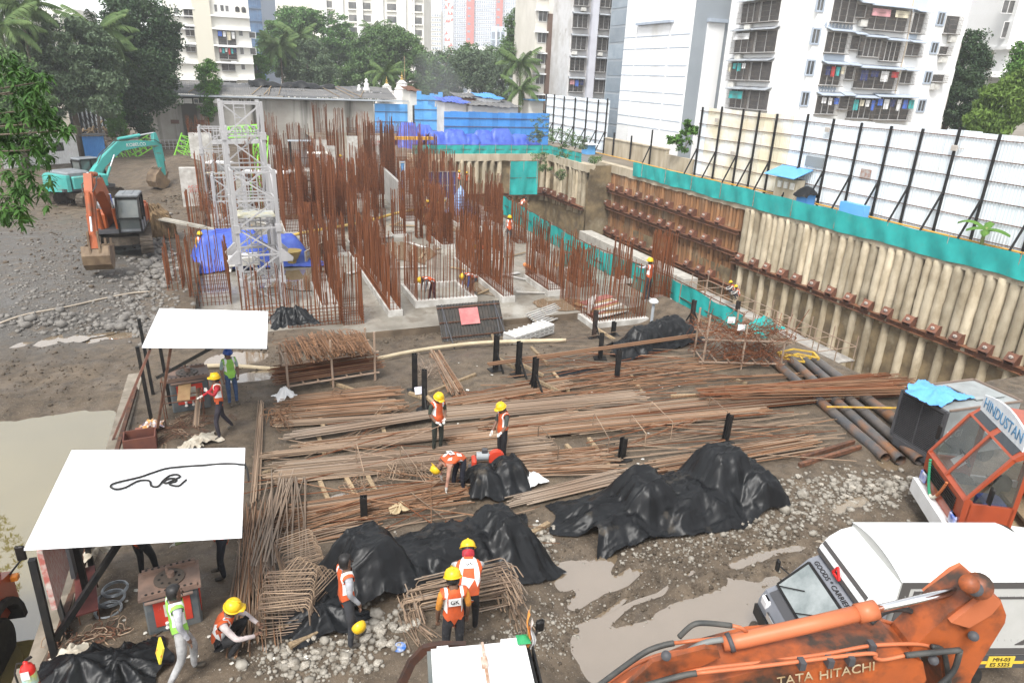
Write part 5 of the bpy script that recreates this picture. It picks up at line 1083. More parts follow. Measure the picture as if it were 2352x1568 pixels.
def tarp(label, cx, cy, half, ang, peaks, mt, name='tarpaulin', nx=70, ny=50, base=None, fold=.06, edge=.16, seed=0, lift=.02, thick=None):
 rr = random.Random(seed); X, Y = np.meshgrid(np.linspace(-1, 1, nx+1), np.linspace(-1, 1, ny+1)); hx, hy = half
 wob = 1 + .12*np.sin(3*np.arctan2(Y, X)+seed) + .07*np.sin(7*np.arctan2(Y, X)+seed*2)
 x = X*hx*wob; y = Y*hy*wob; z = np.zeros_like(x)
 for (px, py, h, rd, *bx) in peaks:
  b0, b1 = bx if bx else (0, 0); dx, dy = x-px, y-py; ex, ey = np.maximum(np.abs(dx)-b0, 0), np.maximum(np.abs(dy)-b1, 0); d = np.sqrt(ex*ex+ey*ey)+1e-6; th = np.arctan2(dy, dx)+.25*vnoise(x*2+px, y*2); k = rr.randint(6, 10); ph = rr.uniform(0, 6)
  sharp = np.abs(((th*k/(2*PI)+ph) % 1)-.5)*2; q = d/rd; z = np.maximum(z, h*(.6*np.exp(-q**2.4)+.4*np.exp(-q*1.1)) + fold*1.5*(sharp-.5)*np.clip(q*1.5, 0, 1)*np.exp(-(q/1.6)**2))
 rid = lambda f, o: 1-np.abs(vnoise(x*f+o+1.3*vnoise(x*1.1, y*1.1+o), y*f*1.7+o*2)-.5)*2
 z = z + fold*.55*(rid(1.3, seed*3.1)-.7)*(.4+z) + fold*.32*(rid(3.1, seed+9)-.7) + fold*.14*(rid(7, seed+5)-.7) + .014 + fold*.42*np.clip((rid(1.9, seed+2)-.86)/.14, 0, 1)**1.5 + fold*.3*np.clip((rid(3.7, seed+7)-.86)/.14, 0, 1)**1.5
 c, s = math.cos(ang), math.sin(ang); wx = cx + x*c - y*s; wy = cy + x*s + y*c
 zb = (yard_z(wx, wy) if base is None else base); zz = zb + lift + np.maximum(z, .01)
 V = np.stack([wx, wy, zz], -1).reshape(-1, 3); i = np.arange((nx+1)*(ny+1)).reshape(ny+1, nx+1); F = np.stack([i[:-1,:-1], i[:-1,1:], i[1:,1:], i[1:,:-1]], -1).reshape(-1, 4)
 o = np_obj(name, V, F, mt, None, True); return tag(o, label, 'tarpaulin')
p = gz(575, 600, Z); tarp('blue tarpaulin over the concrete pump beside the crane masts', p.x, p.y, (3.3,2.1), .05, [(-1.0,.1,1.75,.6,1.3,.7),(1.5,.2,1.3,.6,1.0,.5)], M_tarp_blue, base=Z, seed=3, fold=.10)
r = thing('concrete_pump', 'cream concrete pump skirting showing below the blue tarpaulin', 'pump', (p.x-.4,p.y-1.6,Z)); b = MB(); b.cbox((0,0,.55),(1.6,1.2,.45)); b.obj('body', M_wall_cream, r)
for sx in (-.6,.6): b = MB(); b.beam((sx,-.3,.35),(sx*1.15,-.5,0),.12); b.obj('leg', M_wall_cream, r)
b = MB(); b.lathe([(.32,.0),(.55,.45),(.58,.5)], 12, (2.6,.4,.3)); b.cyl((2.6,.4,.0),(2.6,.4,.3),.25,10); b.obj('hopper', mat('pump_yellow', (.4,.28,.08), None), r)
p = gz(1057, 495, Z); tarp('pale blue plastic cover over a bar bundle in the pit', p.x, p.y, (1.1,1.5), .2, [(0,0,2.3,.8),(.3,.4,2.0,.7)], mat('pale_blue_tarp', (.22,.36,.66), (.30,.45,.72), 1, .45), base=Z, seed=5, nx=40, ny=40, fold=.12)
for (x, V, hx, pk, lab, sd) in ((1040,80.8,3.4,[(-2.0,.2,2.2,.9,.7,.3),(0.2,.2,2.4,.9,.9,.3),(2.2,.2,1.9,.9,.6,.3)],'big blue tarpaulin heap left on the ledge before the blue fence',1),(1165,81.2,4.6,[(-3.2,.2,2.3,.9,.8,.3),(-.8,.2,2.5,.9,.9,.3),(1.6,.2,1.9,.9,.7,.3),(3.4,.2,1.2,.8,.5,.3)],'big blue tarpaulin heap right on the ledge before the blue fence',2),(956,83.5,2.6,[(-1.0,0,2.9,.8,.7,.3),(1,0,2.7,.8,.6,.3)],'purple-blue tarpaulin behind the rebar at the pit back',7)):
 q = gv(x, 330, V); tarp(lab, q.x, V, (hx,1.7), 0, pk, M_tarp_blue, base=1.42, seed=sd, fold=.10)
for (x, y, lab) in ((1102,320,'white sack pile under the blue tarpaulins'),(1205,318,'white box under the right blue tarpaulin')): q = gv(x, y, 79.6); b = MB(); b.cbox((q.x, 79.6, 1.75), (1.6,.7,.66), .15); tag(b.obj('sack_pile', M_white), lab, 'sacks')
b = MB(); q = gv(947,305,79.3); b.beam((q.x-2.0,79.3,q.z-.6),(q.x+2.4,79.3,q.z-.6),.5,.35); tag(b.obj('yellow_duct', mat('duct_yellow', (.65,.36,.05), None)), 'yellow plastic duct on the back wall edge', 'duct')
pts = [gz(622,570,Z), gz(690,548,Z), gz(760,535,Z), gz(830,523,Z), gz(900,503,Z), gz(960,490,Z), gz(1022,470,Z)]; r = thing('concrete_pipeline', 'yellow concrete delivery pipeline crossing the slab', 'pipe', pts[0]); M_yp = mat('pipeline_yellow', (.62,.42,.09), (.50,.36,.14), .8, .5, coord='Position')
for i in range(len(pts)-1):
 b = MB(); b.cyl(pts[i]+Vector((0,0,.35)), pts[i+1]+Vector((0,0,.35)), .1, 10); b.obj('pipe_length', M_yp, r, world=True); b = MB(); d = (pts[i+1]-pts[i]).normalized(); b.cyl(pts[i]+Vector((0,0,.35))-d*.08, pts[i]+Vector((0,0,.35))+d*.08, .14, 10); b.obj('coupling', M_darkgrey, r, world=True)
p = gz(1206, 622, Z); b = MB(); q = gz(1228, 625, Z); a = gz(1205, 612, Z); b.tube([a+Vector((0,0,.12)), q+Vector((0,0,.12))], .12, 12, False); tag(b.obj('orange_pipe', mat('orange_pvc', (.62,.22,.07), None, rough=.4)), 'short orange plastic pipe lying on the slab', 'pipe')
def panel_form(label, a, b_, h, mt, ribs, ribmt, name='formwork_panel', thick=.08, lean=0, rows=3):
 a, b_ = Vector(a), Vector(b_); r = thing(name, label, 'formwork', a); d = (b_-a); L = d.length; d.normalize(); n = Vector((d.y,-d.x,0)); m = MB(); m.beam(Vector((0,0,h/2)), d*L+Vector((0,0,h/2)), thick, h); m.obj('face', mt, r)
 for k in range(ribs+1): p = d*(L*k/ribs)+n*(thick*.5+.04); q = MB(); q.beam(p, p+Vector((0,0,h+.02)), .07, .07); q.obj('rib', ribmt, r)
 for k in range(rows): z = h*k/(rows-1); q = MB(); q.beam(n*(thick*.5+.05)+Vector((0,0,z)), d*L+n*(thick*.5+.05)+Vector((0,0,z)), .06, .06); q.obj('waler', ribmt, r)
 return r
M_alu = mat('aluminium_form', (.46,.45,.43), (.36,.35,.33), 2, .5, rand=.1); M_blueform = mat('blue_form', (.04,.06,.20), (.06,.09,.26), 2, .6)
panel_form('long aluminium shutter wall running back into the pit', gz(922,498,Z), gz(872,440,Z), 2.5, M_alu, 8, M_alu); panel_form('dark blue framed shutter panel beyond the crouching worker', gz(984,458,Z), gz(1048,456,Z), 2.4, M_blueform, 6, M_alu); panel_form('white framed shutter lying by the long yellow pipe', gz(702,605,Z), gz(745,580,Z), .7, M_conc_wh, 4, M_wood)
p = gz(926, 500, Z); r = thing('shutter_prop', 'tall narrow blue and white column shutter', 'formwork', p); b = MB(); b.box((0,0,2.1),(.3,.12,4.2)); b.obj('face', mat('prop_blue', (.12,.28,.52), None), r)
for x in (-.17,.17): b = MB(); b.box((x,-.05,2.1),(.06,.16,4.25)); b.obj('rib', M_alu, r)
for z in (.1,1,2,3,4.15): b = MB(); b.box((0,-.08,z),(.34,.1,.08)); b.obj('bar', M_alu, r)
for (a, c, lab) in (((598,486),(735,440),''),):
 pass
r = thing('steel_bundle', 'heap of brown steel sections lying between the far cages', 'steel', gz(715,475,Z))
for k in range(34): x, z = rnd(-.9,.9), rnd(.08,.8); z *= 1-abs(x)*.5; link('section', UB_rust, r, M=bar_matrix(Vector((x,-1.6+rnd(-.3,.3),z)), Vector((x*.8-.3,2.4,z+.1)), .06))
for (px, py, dist, lab) in ((688,324,66,'dark scaffold with small canopies in the far pit, left'),(735,352,62,'dark scaffold with pale sheet canopy near the far workers'),(690,392,60,'low dark scaffold canopy in the far pit')):
 p = gd(px, py, dist); r = thing('canopy_scaffold', lab, 'scaffold', (p.x, p.y, Z)); h = p.z-Z
 for sx in (-.9,.9):
  for sy in (-.6,.6): link('post', UX_black, r, M=bar_matrix(Vector((sx,sy,0)), Vector((sx,sy,h)), .05))
 me = corr_panel(2.2, 1.6, 'roof', M_wall_gr if dist > 63 else M_wall_cream, .16, .04); link('roof', me, r, M=Matrix.Translation((-1.1,-.8,h+.02)) @ Matrix.Rotation(PI/2, 4, 'X') @ Matrix.Scale(-1, 4, (0,0,1)))
 for z in (h*.3, h*.6): link('ledger', UX_black, r, M=bar_matrix(Vector((-.9,-.6,z)), Vector((.9,-.6,z)), .03))
b = MB(); b.bbox((33.6,45,-8.4),(35.0,64,-5.0)); r = tag(b.obj('basement_wall', M_conc), 'pale new concrete basement wall down in the trench', 'wall')
r = thing('trench_scaffold', 'tube scaffold with plank walkway in the deep trench', 'scaffold', (32.2,29.0,-8.2)); UB_sc = unit_prism(6, 'tube', mat('scaffold_tube', (.34,.27,.21), (.24,.15,.10), 3, .6))
for k in range(9):
 v = k*1.9
 for u in (0, 1.6, 3.2): link('upright', UB_sc, r, M=bar_matrix(Vector((u,v,0)), Vector((u,v,3.9)), .035))
 for z in (1.2,2.2,3.2): link('transom', UB_sc, r, M=bar_matrix(Vector((0,v,z)), Vector((3.2,v,z)), .03))
for u in (0,1.6,3.2):
 for z in (1.2,2.2,3.2): link('ledger', UB_sc, r, M=bar_matrix(Vector((u,0,z)), Vector((u,15.2,z)), .03))
for k in range(5): b = MB(); b.box((2.0+k*.28,7.6,2.28),(.25,15.4,.05)); b.obj('plank', mat('grey_plank', (.38,.36,.33), (.28,.26,.24), 2, .8, rand=.15), r)
p = on(1016, 786); q = on(1160, 770); r = thing('sheet_screen', 'leaning black corrugated sheet screen with a red board', 'screen', p); d = (q-p); d.z = 0; L = d.length; d.normalize(); n = Vector((d.y,-d.x,0)); M_cblack = mat('black_corrugated', (.03,.029,.027), (.055,.045,.037), 3, .5)
up = (Vector((0,0,1))*1.35 - n*1.0); me = corr_panel(L, up.length, 'sheet', M_cblack, .14, .04); n = d.cross(up.normalized()); R = Matrix((d, n, up.normalized())).transposed().to_4x4(); link('sheet', me, r, M=R)
for t in (.08,.92): m_ = MB(); m_.beam(d*L*t+n*.02, d*L*t+up+n*.04, .05); m_.beam(d*L*t+up*.9+n*.05, d*L*t+Vector((0,-1.1,.02)), .04); m_.obj('brace', M_darkgrey, r)
for t in (.1,.5,.9): m_ = MB(); m_.beam(up*t+n*.06, d*L+up*t+n*.06, .04); m_.obj('rail', M_rust_dark, r)
m_ = MB(); c = d*L*.48+up*.62+n*.1; m_.box(c, (L*.3,.02,.75), R=R.to_3x3()); m_.obj('red_board', mat('red_board', (.42,.13,.13), (.5,.2,.19), 2, .7), r)
p = on(1215, 775); r = thing('alloy_panels', 'stack of pale ribbed aluminium shutter panels', 'formwork', p, .42)
for k in range(3):
 b = MB(); b.box((0,0,.08+k*.14),(2.5,.75,.1)); pl = b.obj('panel', M_alu, r)
 for j in range(9): b = MB(); b.box((-1.2+j*.3,0,.145+k*.14),(.05,.75,.05)); link('rib', b.mesh('rib', M_white), pl)
p = on(1255, 735); r = thing('slatted_pallet', 'slatted grey walkway panel leaning on the concrete edge', 'pallet', p, .5)
for k in range(8): b = MB(); b.box((0,-.4+k*.11,.12+k*.05),(2.3,.06,.05)); b.obj('slat', M_alu, r)
for x in (-1,0,1): b = MB(); b.beam((x,-.45,.08),(x,.45,.46),.05); b.obj('bearer', M_wood, r)
u0, u1, v0, v1 = CORE; r = thing('shutter_stack', 'stack of timber and steel shutter panels inside the big core', 'formwork', ((u0+u1)/2,(v0+v1)/2,-.7), .1)
for k in range(9): b = MB(); b.box((rnd(-.2,.2)+.1,-.6+k*.16,.1+k*.035),(2.2,.5,.05), rz=rnd(-.2,.2)+.2); b.obj('panel', [M_conc_wh, M_ply, mat('red_ply', (.32,.12,.10), (.25,.09,.08), 2, .7)][k % 3], r)
for k in range(6): b = MB(); b.beam((-1.3+.1*k,-.9+.1*k,.35+.04*k),(-.2+.1*k,.9,.35+.04*k),.1,.06); b.obj('soldier', M_alu, r)
for (nl, nr, far, zt, lab) in (((1158,695),(1210,700),(1150,680),-.5,'pale concrete ledge end right of the lift core'),((1250,745),(1300,725),(1248,700),-.55,'stepped concrete block before the big core'),((930,705),(1185,698),(930,690),-.5,'long dripping concrete slab edge in front of the lift core'),((889,740),(917,742),(889,722),-.35,'white concrete stub at the near end of the left wall cage')):
 a, c, d = gz(*nl, -1.0), gz(*nr, -1.0), gz(*far, -1.0); b = MB(); b.bbox((a.x, a.y, -1.4), (c.x, max(d.y, a.y+.5), zt)); tag(b.obj('concrete_ledge', M_conc), lab, 'concrete')
r = thing('grey_vent_pipe', 'upright grey plastic pipe topped with white sacking beside the core', 'pipe', on(1495,750)); b = MB(); b.cyl((0,0,-.3),(0,0,1.2),.07,10); b.obj('pipe', mat('pvc_grey', (.34,.37,.40), None, rough=.4), r); b = MB(); b.lathe([(.04,1.1),(.2,1.15),(.22,1.25),(.1,1.35),(.02,1.36)], 9); b.obj('sacking', M_white, r, True)
for k, (x, y, w, h) in enumerate(((700,520,.9,3.6),(790,500,1.1,3.8),(850,480,1.0,3.4),(905,545,.8,3.0),(990,560,.9,3.0),(1000,520,.7,2.8),(640,470,1.0,3.8),(770,470,.9,4.0),(725,430,1.0,4.2),(830,440,1.0,3.8),(960,440,1.1,3.6),(1020,430,.9,3.4),(620,430,1.0,4.0),(560,440,.9,4.0),(1075,560,.9,3.0),(1130,500,.9,3.2),(1190,560,.8,2.6),(1240,590,.8,2.4),(520,520,.9,3.4),(440,560,1.1,3.0),(500,590,1.0,3.0),(1330,660,.8,2.4),(1420,650,.9,2.6), *[(rnd(560,1010), rnd(385,520), rnd(.6,1.1), rnd(2.8,4.4)) for _ in range(30)], *[(rnd(620,1180), rnd(520,660), rnd(.4,.8), rnd(2.2,3.2)) for _ in range(14)])):
 p = gz(x, y, Z); cage('rebar cage in the crowded middle of the pit', p.x, p.x+w*rnd(.7,1.2), p.y, p.y+rnd(.5,1.8), Z, h*rnd(.85,1.1), .17, rnd(.2,.7), .22, joined=True, kick=random.choice((0,.2)), group='crowded pit cages')
for k in range(46):
 x, y = random.choice(((720,560,60,30),(900,620,60,40),(1000,560,60,30),(1220,640,50,30),(860,480,80,30),(1130,620,50,30),(640,500,40,30)))[:2]; p = gz(x+random.gauss(0,50), y+random.gauss(0,30), Z); a = rnd(0,PI)
 if p.x < -1.5 or p.x > 19 or p.y < 28.5: continue
 b = MB(); d = Vector((math.cos(a), math.sin(a), 0))*rnd(.3,1.2); b.beam(p-d+Vector((0,0,.05)), p+d+Vector((0,0,rnd(.04,.2))), rnd(.1,.35), .04); tag(b.obj('plank', random.choice((M_wood,M_ply,M_conc_wh,M_alu))), 'loose shuttering plank dropped on the wet slab', 'plank', 'planks on the slab')
p = gz(366, 545, 0); rt = thing('thatch_heap', 'heap of dry palm thatch standing behind the orange excavator cab', 'thatch', p); V, F = [], []
for k in range(420):
 a = rnd(-.55,.75); x0 = rnd(-.4,.4); q = Vector((x0+a*.9, rnd(-.6,.6), rnd(.0,.5))); e = Vector((x0*.4+rnd(-.25,.25), rnd(-.3,.3), 1.7+rnd(-.5,.35))); w = Vector((.035,.01,0)); m0 = q.lerp(e, .55)+Vector((a*.35,-.15,.3)); i = len(V); V += [q-w, q+w, m0-w, m0+w, e-w*.5, e+w*.5]; F += [(i,i+1,i+3,i+2), (i+2,i+3,i+5,i+4)]
b = MB(); b.add(V, F); b.obj('thatch', mat('dry_thatch', (.23,.155,.08), (.12,.08,.045), 3, .85), rt)
b = MB(); b.beam(gz(352,500,1.2), gz(532,535,1.0), .35, .1); b.beam(gz(352,496,1.28), gz(470,520,1.15), .2, .06); tag(b.obj('steel_gutter', mat('galvanised', (.40,.38,.33), (.30,.28,.24), 2, .45)), 'long galvanised steel trough reaching towards the crane mast', 'steel')
#  vehicles and machines
M_or = mat('orange_paint', (.36,.085,.022), (.29,.068,.02), 1.2, .5, bump=.03, c3=(.16,.075,.04), s3=1.8, lo3=.6, hi3=.75, spec=.4)
M_or_fg = mat('orange_paint_worn', (.40,.095,.024), (.29,.075,.025), 1.6, .5, c3=(.045,.03,.022), s3=2.0, lo3=.44, hi3=.64, bump=.15, bscale=8)
M_or_clean = mat('orange_cylinder', (.46,.14,.06), (.41,.12,.05), 2, .45)
M_redor = mat('truck_orange', (.34,.062,.022), (.29,.052,.02), 1.5, .38, c3=(.22,.045,.02), s3=3, lo3=.6, hi3=.8, coat=.2)
M_teal_p = mat('teal_paint', (.06,.34,.31), (.08,.38,.35), 1.2, .5, c3=(.16,.085,.045), s3=1.5, lo3=.58, hi3=.74, st3=(.3,.3,1.6))
M_track = mat('track_mud', (.13,.105,.08), (.075,.06,.048), 4, .9, bump=.5)
M_cabgrey = mat('cab_grey', (.20,.215,.23), (.15,.16,.17), 2, .5)
M_bucket = mat('bucket_steel', (.20,.14,.085), (.12,.08,.05), 2, .6, bump=.2)
M_cabglass = mat('cab_glass', (.10,.115,.115), (.14,.15,.14), 1.2, .08, spec=.6)
M_hose = mat('hose', (.035,.037,.037), (.07,.068,.062), 4, .6)
def outline(pts, th):
 up, dn = [], []
 n = len(pts)
 for i, p in enumerate(pts):
  a, b = pts[max(0, i-1)], pts[min(n-1, i+1)]; d = Vector((b[0]-a[0], b[1]-a[1])).normalized(); k = Vector((-d.y, d.x)); up.append((p[0]+k.x*th[i], p[1]+k.y*th[i])); dn.append((p[0]-k.x*th[i], p[1]-k.y*th[i]))
 return up + dn[::-1]
def track_mesh(L=4.2, H=.86, w=.6):
 b = MB(); R = H/2; s = L/2-R; per = 2*(2*s)+2*PI*R; n = 46
 for k in range(n):
  t = per*k/n
  if t < 2*s: p, a = (-s+t, H), 0
  elif t < 2*s+PI*R: q = (t-2*s)/R; p, a = (s+R*math.sin(q), R+R*math.cos(q)), -q
  elif t < 4*s+PI*R: p, a = (s-(t-2*s-PI*R), 0), PI
  else: q = (t-4*s-PI*R)/R; p, a = (-s-R*math.sin(q), R-R*math.cos(q)), PI-q
  b.box((p[0],0,p[1]), (per/n*.86,w,.07), R=Matrix.Rotation(-a, 3, 'Y')); b.box((p[0]-math.sin(a)*-.05*0,0,p[1]), (.035,w,.13), R=Matrix.Rotation(-a, 3, 'Y'))
 sh = b.mesh('track', M_track); b = MB(); b.prism_y([(-s,.1),(s,.1),(s+R*.7,R),(s,H-.1),(-s,H-.1),(-s-R*.7,R)], -w*.3, w*.3)
 for x in (-s, s): b.cyl((x,-w*.34,R),(x,w*.34,R),R*.82,14)
 for k in range(6): x = -s+.3+k*(2*s-.6)/5; b.cyl((x,-w*.33,.15),(x,w*.33,.15),.13,10)
 return sh, b.mesh('track_frame', M_track)
TRK = track_mesh()
def excavator(name, label, loc, rz, body_m, foot, knee, tip, send, bucket_ang, arm_m=None, deck_m=None, cw_m=None, tracks_rz=0, text=None, person=True, arm_y=-.15, cab_m=None):
 r = thing(name, label, 'excavator', loc, rz); arm_m = arm_m or body_m; cab_m = cab_m or M_cabgrey
 for s in (-1, 1):
  Mt = Matrix.Rotation(tracks_rz, 4, 'Z') @ Matrix.Translation((0,s*1.2,0)); t = link('track', TRK[0], r, M=Mt); link('track_frame', TRK[1], t)
 b = MB(); b.prism_z([(-1.1,-1.0),(1.1,-1.0),(1.3,0),(1.1,1.0),(-1.1,1.0),(-1.3,0)], .35, .8); b.cyl((0,0,.8),(0,0,1.05),.75,20); b.obj('undercarriage', M_track, r)
 b = MB(); b.box((-.4,0,1.15),(3.8,2.5,.2)); b.obj('deck', M_darkgrey, r)
 b = MB(); b.cbox((-.3,-.85,1.62),(2.6,.95,.85),.08); b.cbox((-1.3,.5,1.65),(1.2,1.5,.9),.08); b.obj('engine_housing', body_m, r)
 b = MB(); P = [(-1.75,-1.3)]+[(-2.0-.75*math.cos(t*PI/10-PI/2)**.8 if 0 < t < 10 else -2.0, -1.3+2.6*t/10) for t in range(0, 11)]+[(-1.75,1.3)]; b.prism_z(P, 1.05, 2.05); P2 = [(x*.97, y*.95) for x, y in P]; b.prism_z(P2, 2.05, 2.16); b.obj('counterweight', cw_m or body_m, r)
 b = MB(); b.cbox((-1.0,0,2.2),(1.7,2.2,.32),.1); b.obj('hood', M_cabgrey, r)
 cy = .78; b = MB(); w, x0, x1, z0, z1 = .52, .05, 1.75, 1.15, 2.95
 prof = [(x0,z0),(x1,z0),(x1+.12,z0+.75),(x1-.2,z1-.08),(x1-.35,z1),(x0+.08,z1),(x0,z1-.1)]
 for s in (-1, 1):
  for a, c in zip(prof, prof[1:]+prof[:1]): b.beam((a[0],cy+s*w,a[1]),(c[0],cy+s*w,c[1]),.09)
 for p in prof: b.beam((p[0],cy-w,p[1]),(p[0],cy+w,p[1]),.08)
 for s in (-1, 1): b.beam((x0+.8,cy+s*w,z0),(x0+.8,cy+s*w,z1),.07)
 cabo = b.obj('cab', M_black, r)
 b = MB(); b.prism_y([(p[0]*.98+.02, p[1]*.985+.03) for p in prof], cy-w+.05, cy+w-.05); link('glass', b.mesh('glass', M_cabglass), cabo)
 b = MB(); b.cbox((x0+.68,cy,z1+.06),(1.5,1.1,.12),.05); b.box((x0+.68,cy-.2,z1+.13),(1.3,.04,.02)); b.box((x0+.68,cy+.2,z1+.13),(1.3,.04,.02)); link('roof', b.mesh('roof', cab_m), cabo)
 b = MB(); b.box((x0+.85,cy,z0+.25),(1.72,1.08,.5)); link('lower_panel', b.mesh('lower_panel', M_cabgrey), cabo)
 b = MB()
 for k in range(9): z = z0+.55+k*.1; b.beam((x1+.13-.02*k if k < 3 else x1+.1-.035*(k-2),cy-w,z),(x1+.13-.02*k if k < 3 else x1+.1-.035*(k-2),cy+w,z),.012)
 link('guard_mesh', b.mesh('guard_mesh', M_darkgrey), cabo)
 th = [.18,.30,.36,.24,.16]; k1 = (foot[0]+(knee[0]-foot[0])*.5, foot[1]+(knee[1]-foot[1])*.55); k2 = (knee[0]+(tip[0]-knee[0])*.55, knee[1]+(tip[1]-knee[1])*.5+.1)
 b = MB(); b.prism_y(outline([foot,k1,knee,k2,tip], th), arm_y-.24, arm_y+.24); boom = b.obj('boom', arm_m, r)
 d = Vector((send[0]-tip[0], send[1]-tip[1])).normalized(); back = (tip[0]-d.x*.85+(-d.y)*0, tip[1]-d.y*.85); q = (tip[0]+d.x*.4, tip[1]+d.y*.4)
 b = MB(); b.prism_y(outline([back,tip,q,send], [.12,.26,.26,.13]), arm_y-.17, arm_y+.17); st = b.obj('stick', arm_m, r)
 L3 = lambda p, y: Vector((p[0], y, p[1]))
 b = MB(); mid = ((k1[0]+knee[0])/2, (k1[1]+knee[1])/2-.1)
 for s in (-1, 1): b.cyl(L3((foot[0]+.75,foot[1]-.55),arm_y+s*.36), L3(((foot[0]+.75+mid[0]*1.5)/2.5,(foot[1]-.55+mid[1]*1.5)/2.5),arm_y+s*.36), .1, 10)
 b.obj('boom_cylinder', arm_m, r); b = MB()
 for s in (-1, 1): b.cyl(L3(((foot[0]+.75+mid[0])/2,(foot[1]-.55+mid[1])/2),arm_y+s*.36), L3(mid,arm_y+s*.36), .055, 10)
 b.obj('boom_cylinder_rod', M_chrome, r)
 b = MB(); a1 = (knee[0]+.1, knee[1]+.52); e1 = (a1[0]+(back[0]-a1[0])*.6, a1[1]+(back[1]-a1[1])*.6); b.cyl(L3(a1,arm_y), L3(e1,arm_y), .12, 10); b.obj('stick_cylinder', arm_m, r); b = MB(); b.cyl(L3(e1,arm_y), L3(back,arm_y), .065, 10); b.obj('stick_cylinder_rod', M_chrome, r)
 nrm = Vector((d.y, -d.x));
 if nrm.x < 0: nrm = -nrm
 b = MB(); s0 = (tip[0]+d.x*.1+nrm.x*.38, tip[1]+d.y*.1+nrm.y*.38); s1 = (send[0]-d.x*.75+nrm.x*.36, send[1]-d.y*.75+nrm.y*.36); sm = (s0[0]+(s1[0]-s0[0])*.62, s0[1]+(s1[1]-s0[1])*.62); b.cyl(L3(s0,arm_y), L3(sm,arm_y), .09, 10); b.obj('bucket_cylinder', arm_m, r); b = MB(); b.cyl(L3(sm,arm_y), L3(s1,arm_y), .05, 10)
 b.obj('bucket_cylinder_rod', M_chrome, r); b = MB(); ba = bucket_ang; R2 = lambda x, z: (send[0]+x*math.cos(ba)-z*math.sin(ba), send[1]+x*math.sin(ba)+z*math.cos(ba))
 for s in (-1, 1): b.beam(L3(s1,arm_y+s*.2), L3(R2(.32,.05),arm_y+s*.2), .08); b.beam(L3(s1,arm_y+s*.2), L3((send[0]-d.x*.35,send[1]-d.y*.35),arm_y+s*.2), .08)
 b.obj('linkage', M_bucket, r)
 out = [R2(*p) for p in ((-.12,.08),(.35,.12),(.75,-.1),(.95,-.55),(.72,-1.0),(.2,-1.25),(-.35,-1.2))]; inn = [R2(*p) for p in ((-.3,-1.14),(.18,-1.16),(.62,-.94),(.84,-.53),(.66,-.16),(.3,.04),(-.1,0))]
 b = MB(); b.prism_y(out+inn, arm_y-.55, arm_y+.55)
 for s in (-.57, .57): b.prism_y([R2(*p) for p in ((-.12,.05),(.35,.1),(.75,-.1),(.95,-.55),(.72,-1.0),(.2,-1.25),(-.35,-1.2),(-.2,-.6))], arm_y+s-.02, arm_y+s+.02)
 bk = b.obj('bucket', M_bucket, r)
 for k in range(5): b = MB(); y = arm_y-.48+k*.24; b.prism_y([R2(*p) for p in ((-.3,-1.12),(-.3,-1.24),(-.62,-1.12))], y-.05, y+.05); link('tooth', b.mesh('tooth', M_bucket), bk)
 for s in (-1, 1):
  b = MB(); b.tube([L3((foot[0]+.2,foot[1]+.25),arm_y+s*.15), L3((k1[0]-.2,k1[1]+.42),arm_y+s*.15), L3((knee[0]-.1,knee[1]+.45),arm_y+s*.15), L3((k2[0],k2[1]+.38),arm_y+s*.2), L3((tip[0]-.2,tip[1]+.3),arm_y+s*.3), L3(s0,arm_y+s*.2)], .03, 6); b.obj('hose', M_hose, r)
 if text:
  ang = math.atan2(tip[1]-knee[1], tip[0]-knee[0]); c = (knee[0]+(tip[0]-knee[0])*.42, knee[1]+(tip[1]-knee[1])*.42+.05); text_obj(text, .36, Matrix.Translation((c[0], arm_y-.255, c[1])) @ Matrix.Rotation(-ang, 4, 'Y') @ Matrix.Rotation(PI/2, 4, 'X'), M_white, r, world=False)
 return r
EXO = Vector((-6.05, 42.2, .40))
excavator('excavator', 'orange excavator with its bucket lowered on the grey stone fill', EXO, math.radians(-91), M_or, (.4,1.75), (2.5,3.75), (4.7,3.75), (5.7,1.25), -1.25, arm_y=-.25, tracks_rz=.12)
excavator('excavator', 'teal excavator with mud-stained counterweight and raised boom behind the orange one', (-10.3,59.4,.05), math.radians(40), M_teal_p, (.4,1.75), (2.9,3.8), (6.1,3.8), (6.4,.8), -2.3, cw_m=M_teal_p, text='KOBELCO', tracks_rz=.3)
dB = Vector((.95,-.3,0)).normalized(); nB = Vector((dB.y,-dB.x,0)); o0 = gd(1900,1520,6.9); FB = Face(o0, dB, nB)
r = thing('excavator', 'big worn orange excavator boom, ram and white-roofed cab crossing the bottom right foreground', 'excavator', (2.6,4.6,.6))
def fpx(x, y, o):
 f = Face(FB.p+FB.n*o, FB.d, FB.n); return f.px(x, y)
def fpoly(name, pts, o0_, o1_, mt, par=None):
 q = [fpx(x, y, o0_*.5+o1_*.5 if name.startswith('stick') else o0_) for x, y in pts]; b = MB(); b.prism(q, lambda a, z: FB.at(a, z, o0_), lambda a, z: FB.at(a, z, o1_)); o = b.obj(name, mt, r, world=True)
 if par: o.parent = par; o.matrix_parent_inverse = par.matrix_parent_inverse
 return o
boom = fpoly('boom', [(1420,1670),(1540,1606),(1650,1562),(1764,1533),(2000,1512),(2078,1503),(2120,1520),(2128,1560),(2090,1620),(1800,1690),(1420,1800)], 0, -.56, M_or_fg)
fpoly('stick', [(2066,1471),(2074,1456),(2154,1378),(2214,1336),(2234,1323),(2269,1348),(2282,1383),(2279,1401),(2234,1476),(2206,1526),(2190,1580),(2140,1600),(2139,1526),(2134,1478)], -.10, -.46, M_or_fg)
fpoly('stick_flange', [(2150,1390),(2214,1338),(2240,1326),(2262,1345),(2240,1372),(2190,1402)], -.04, -.52, M_or_clean)
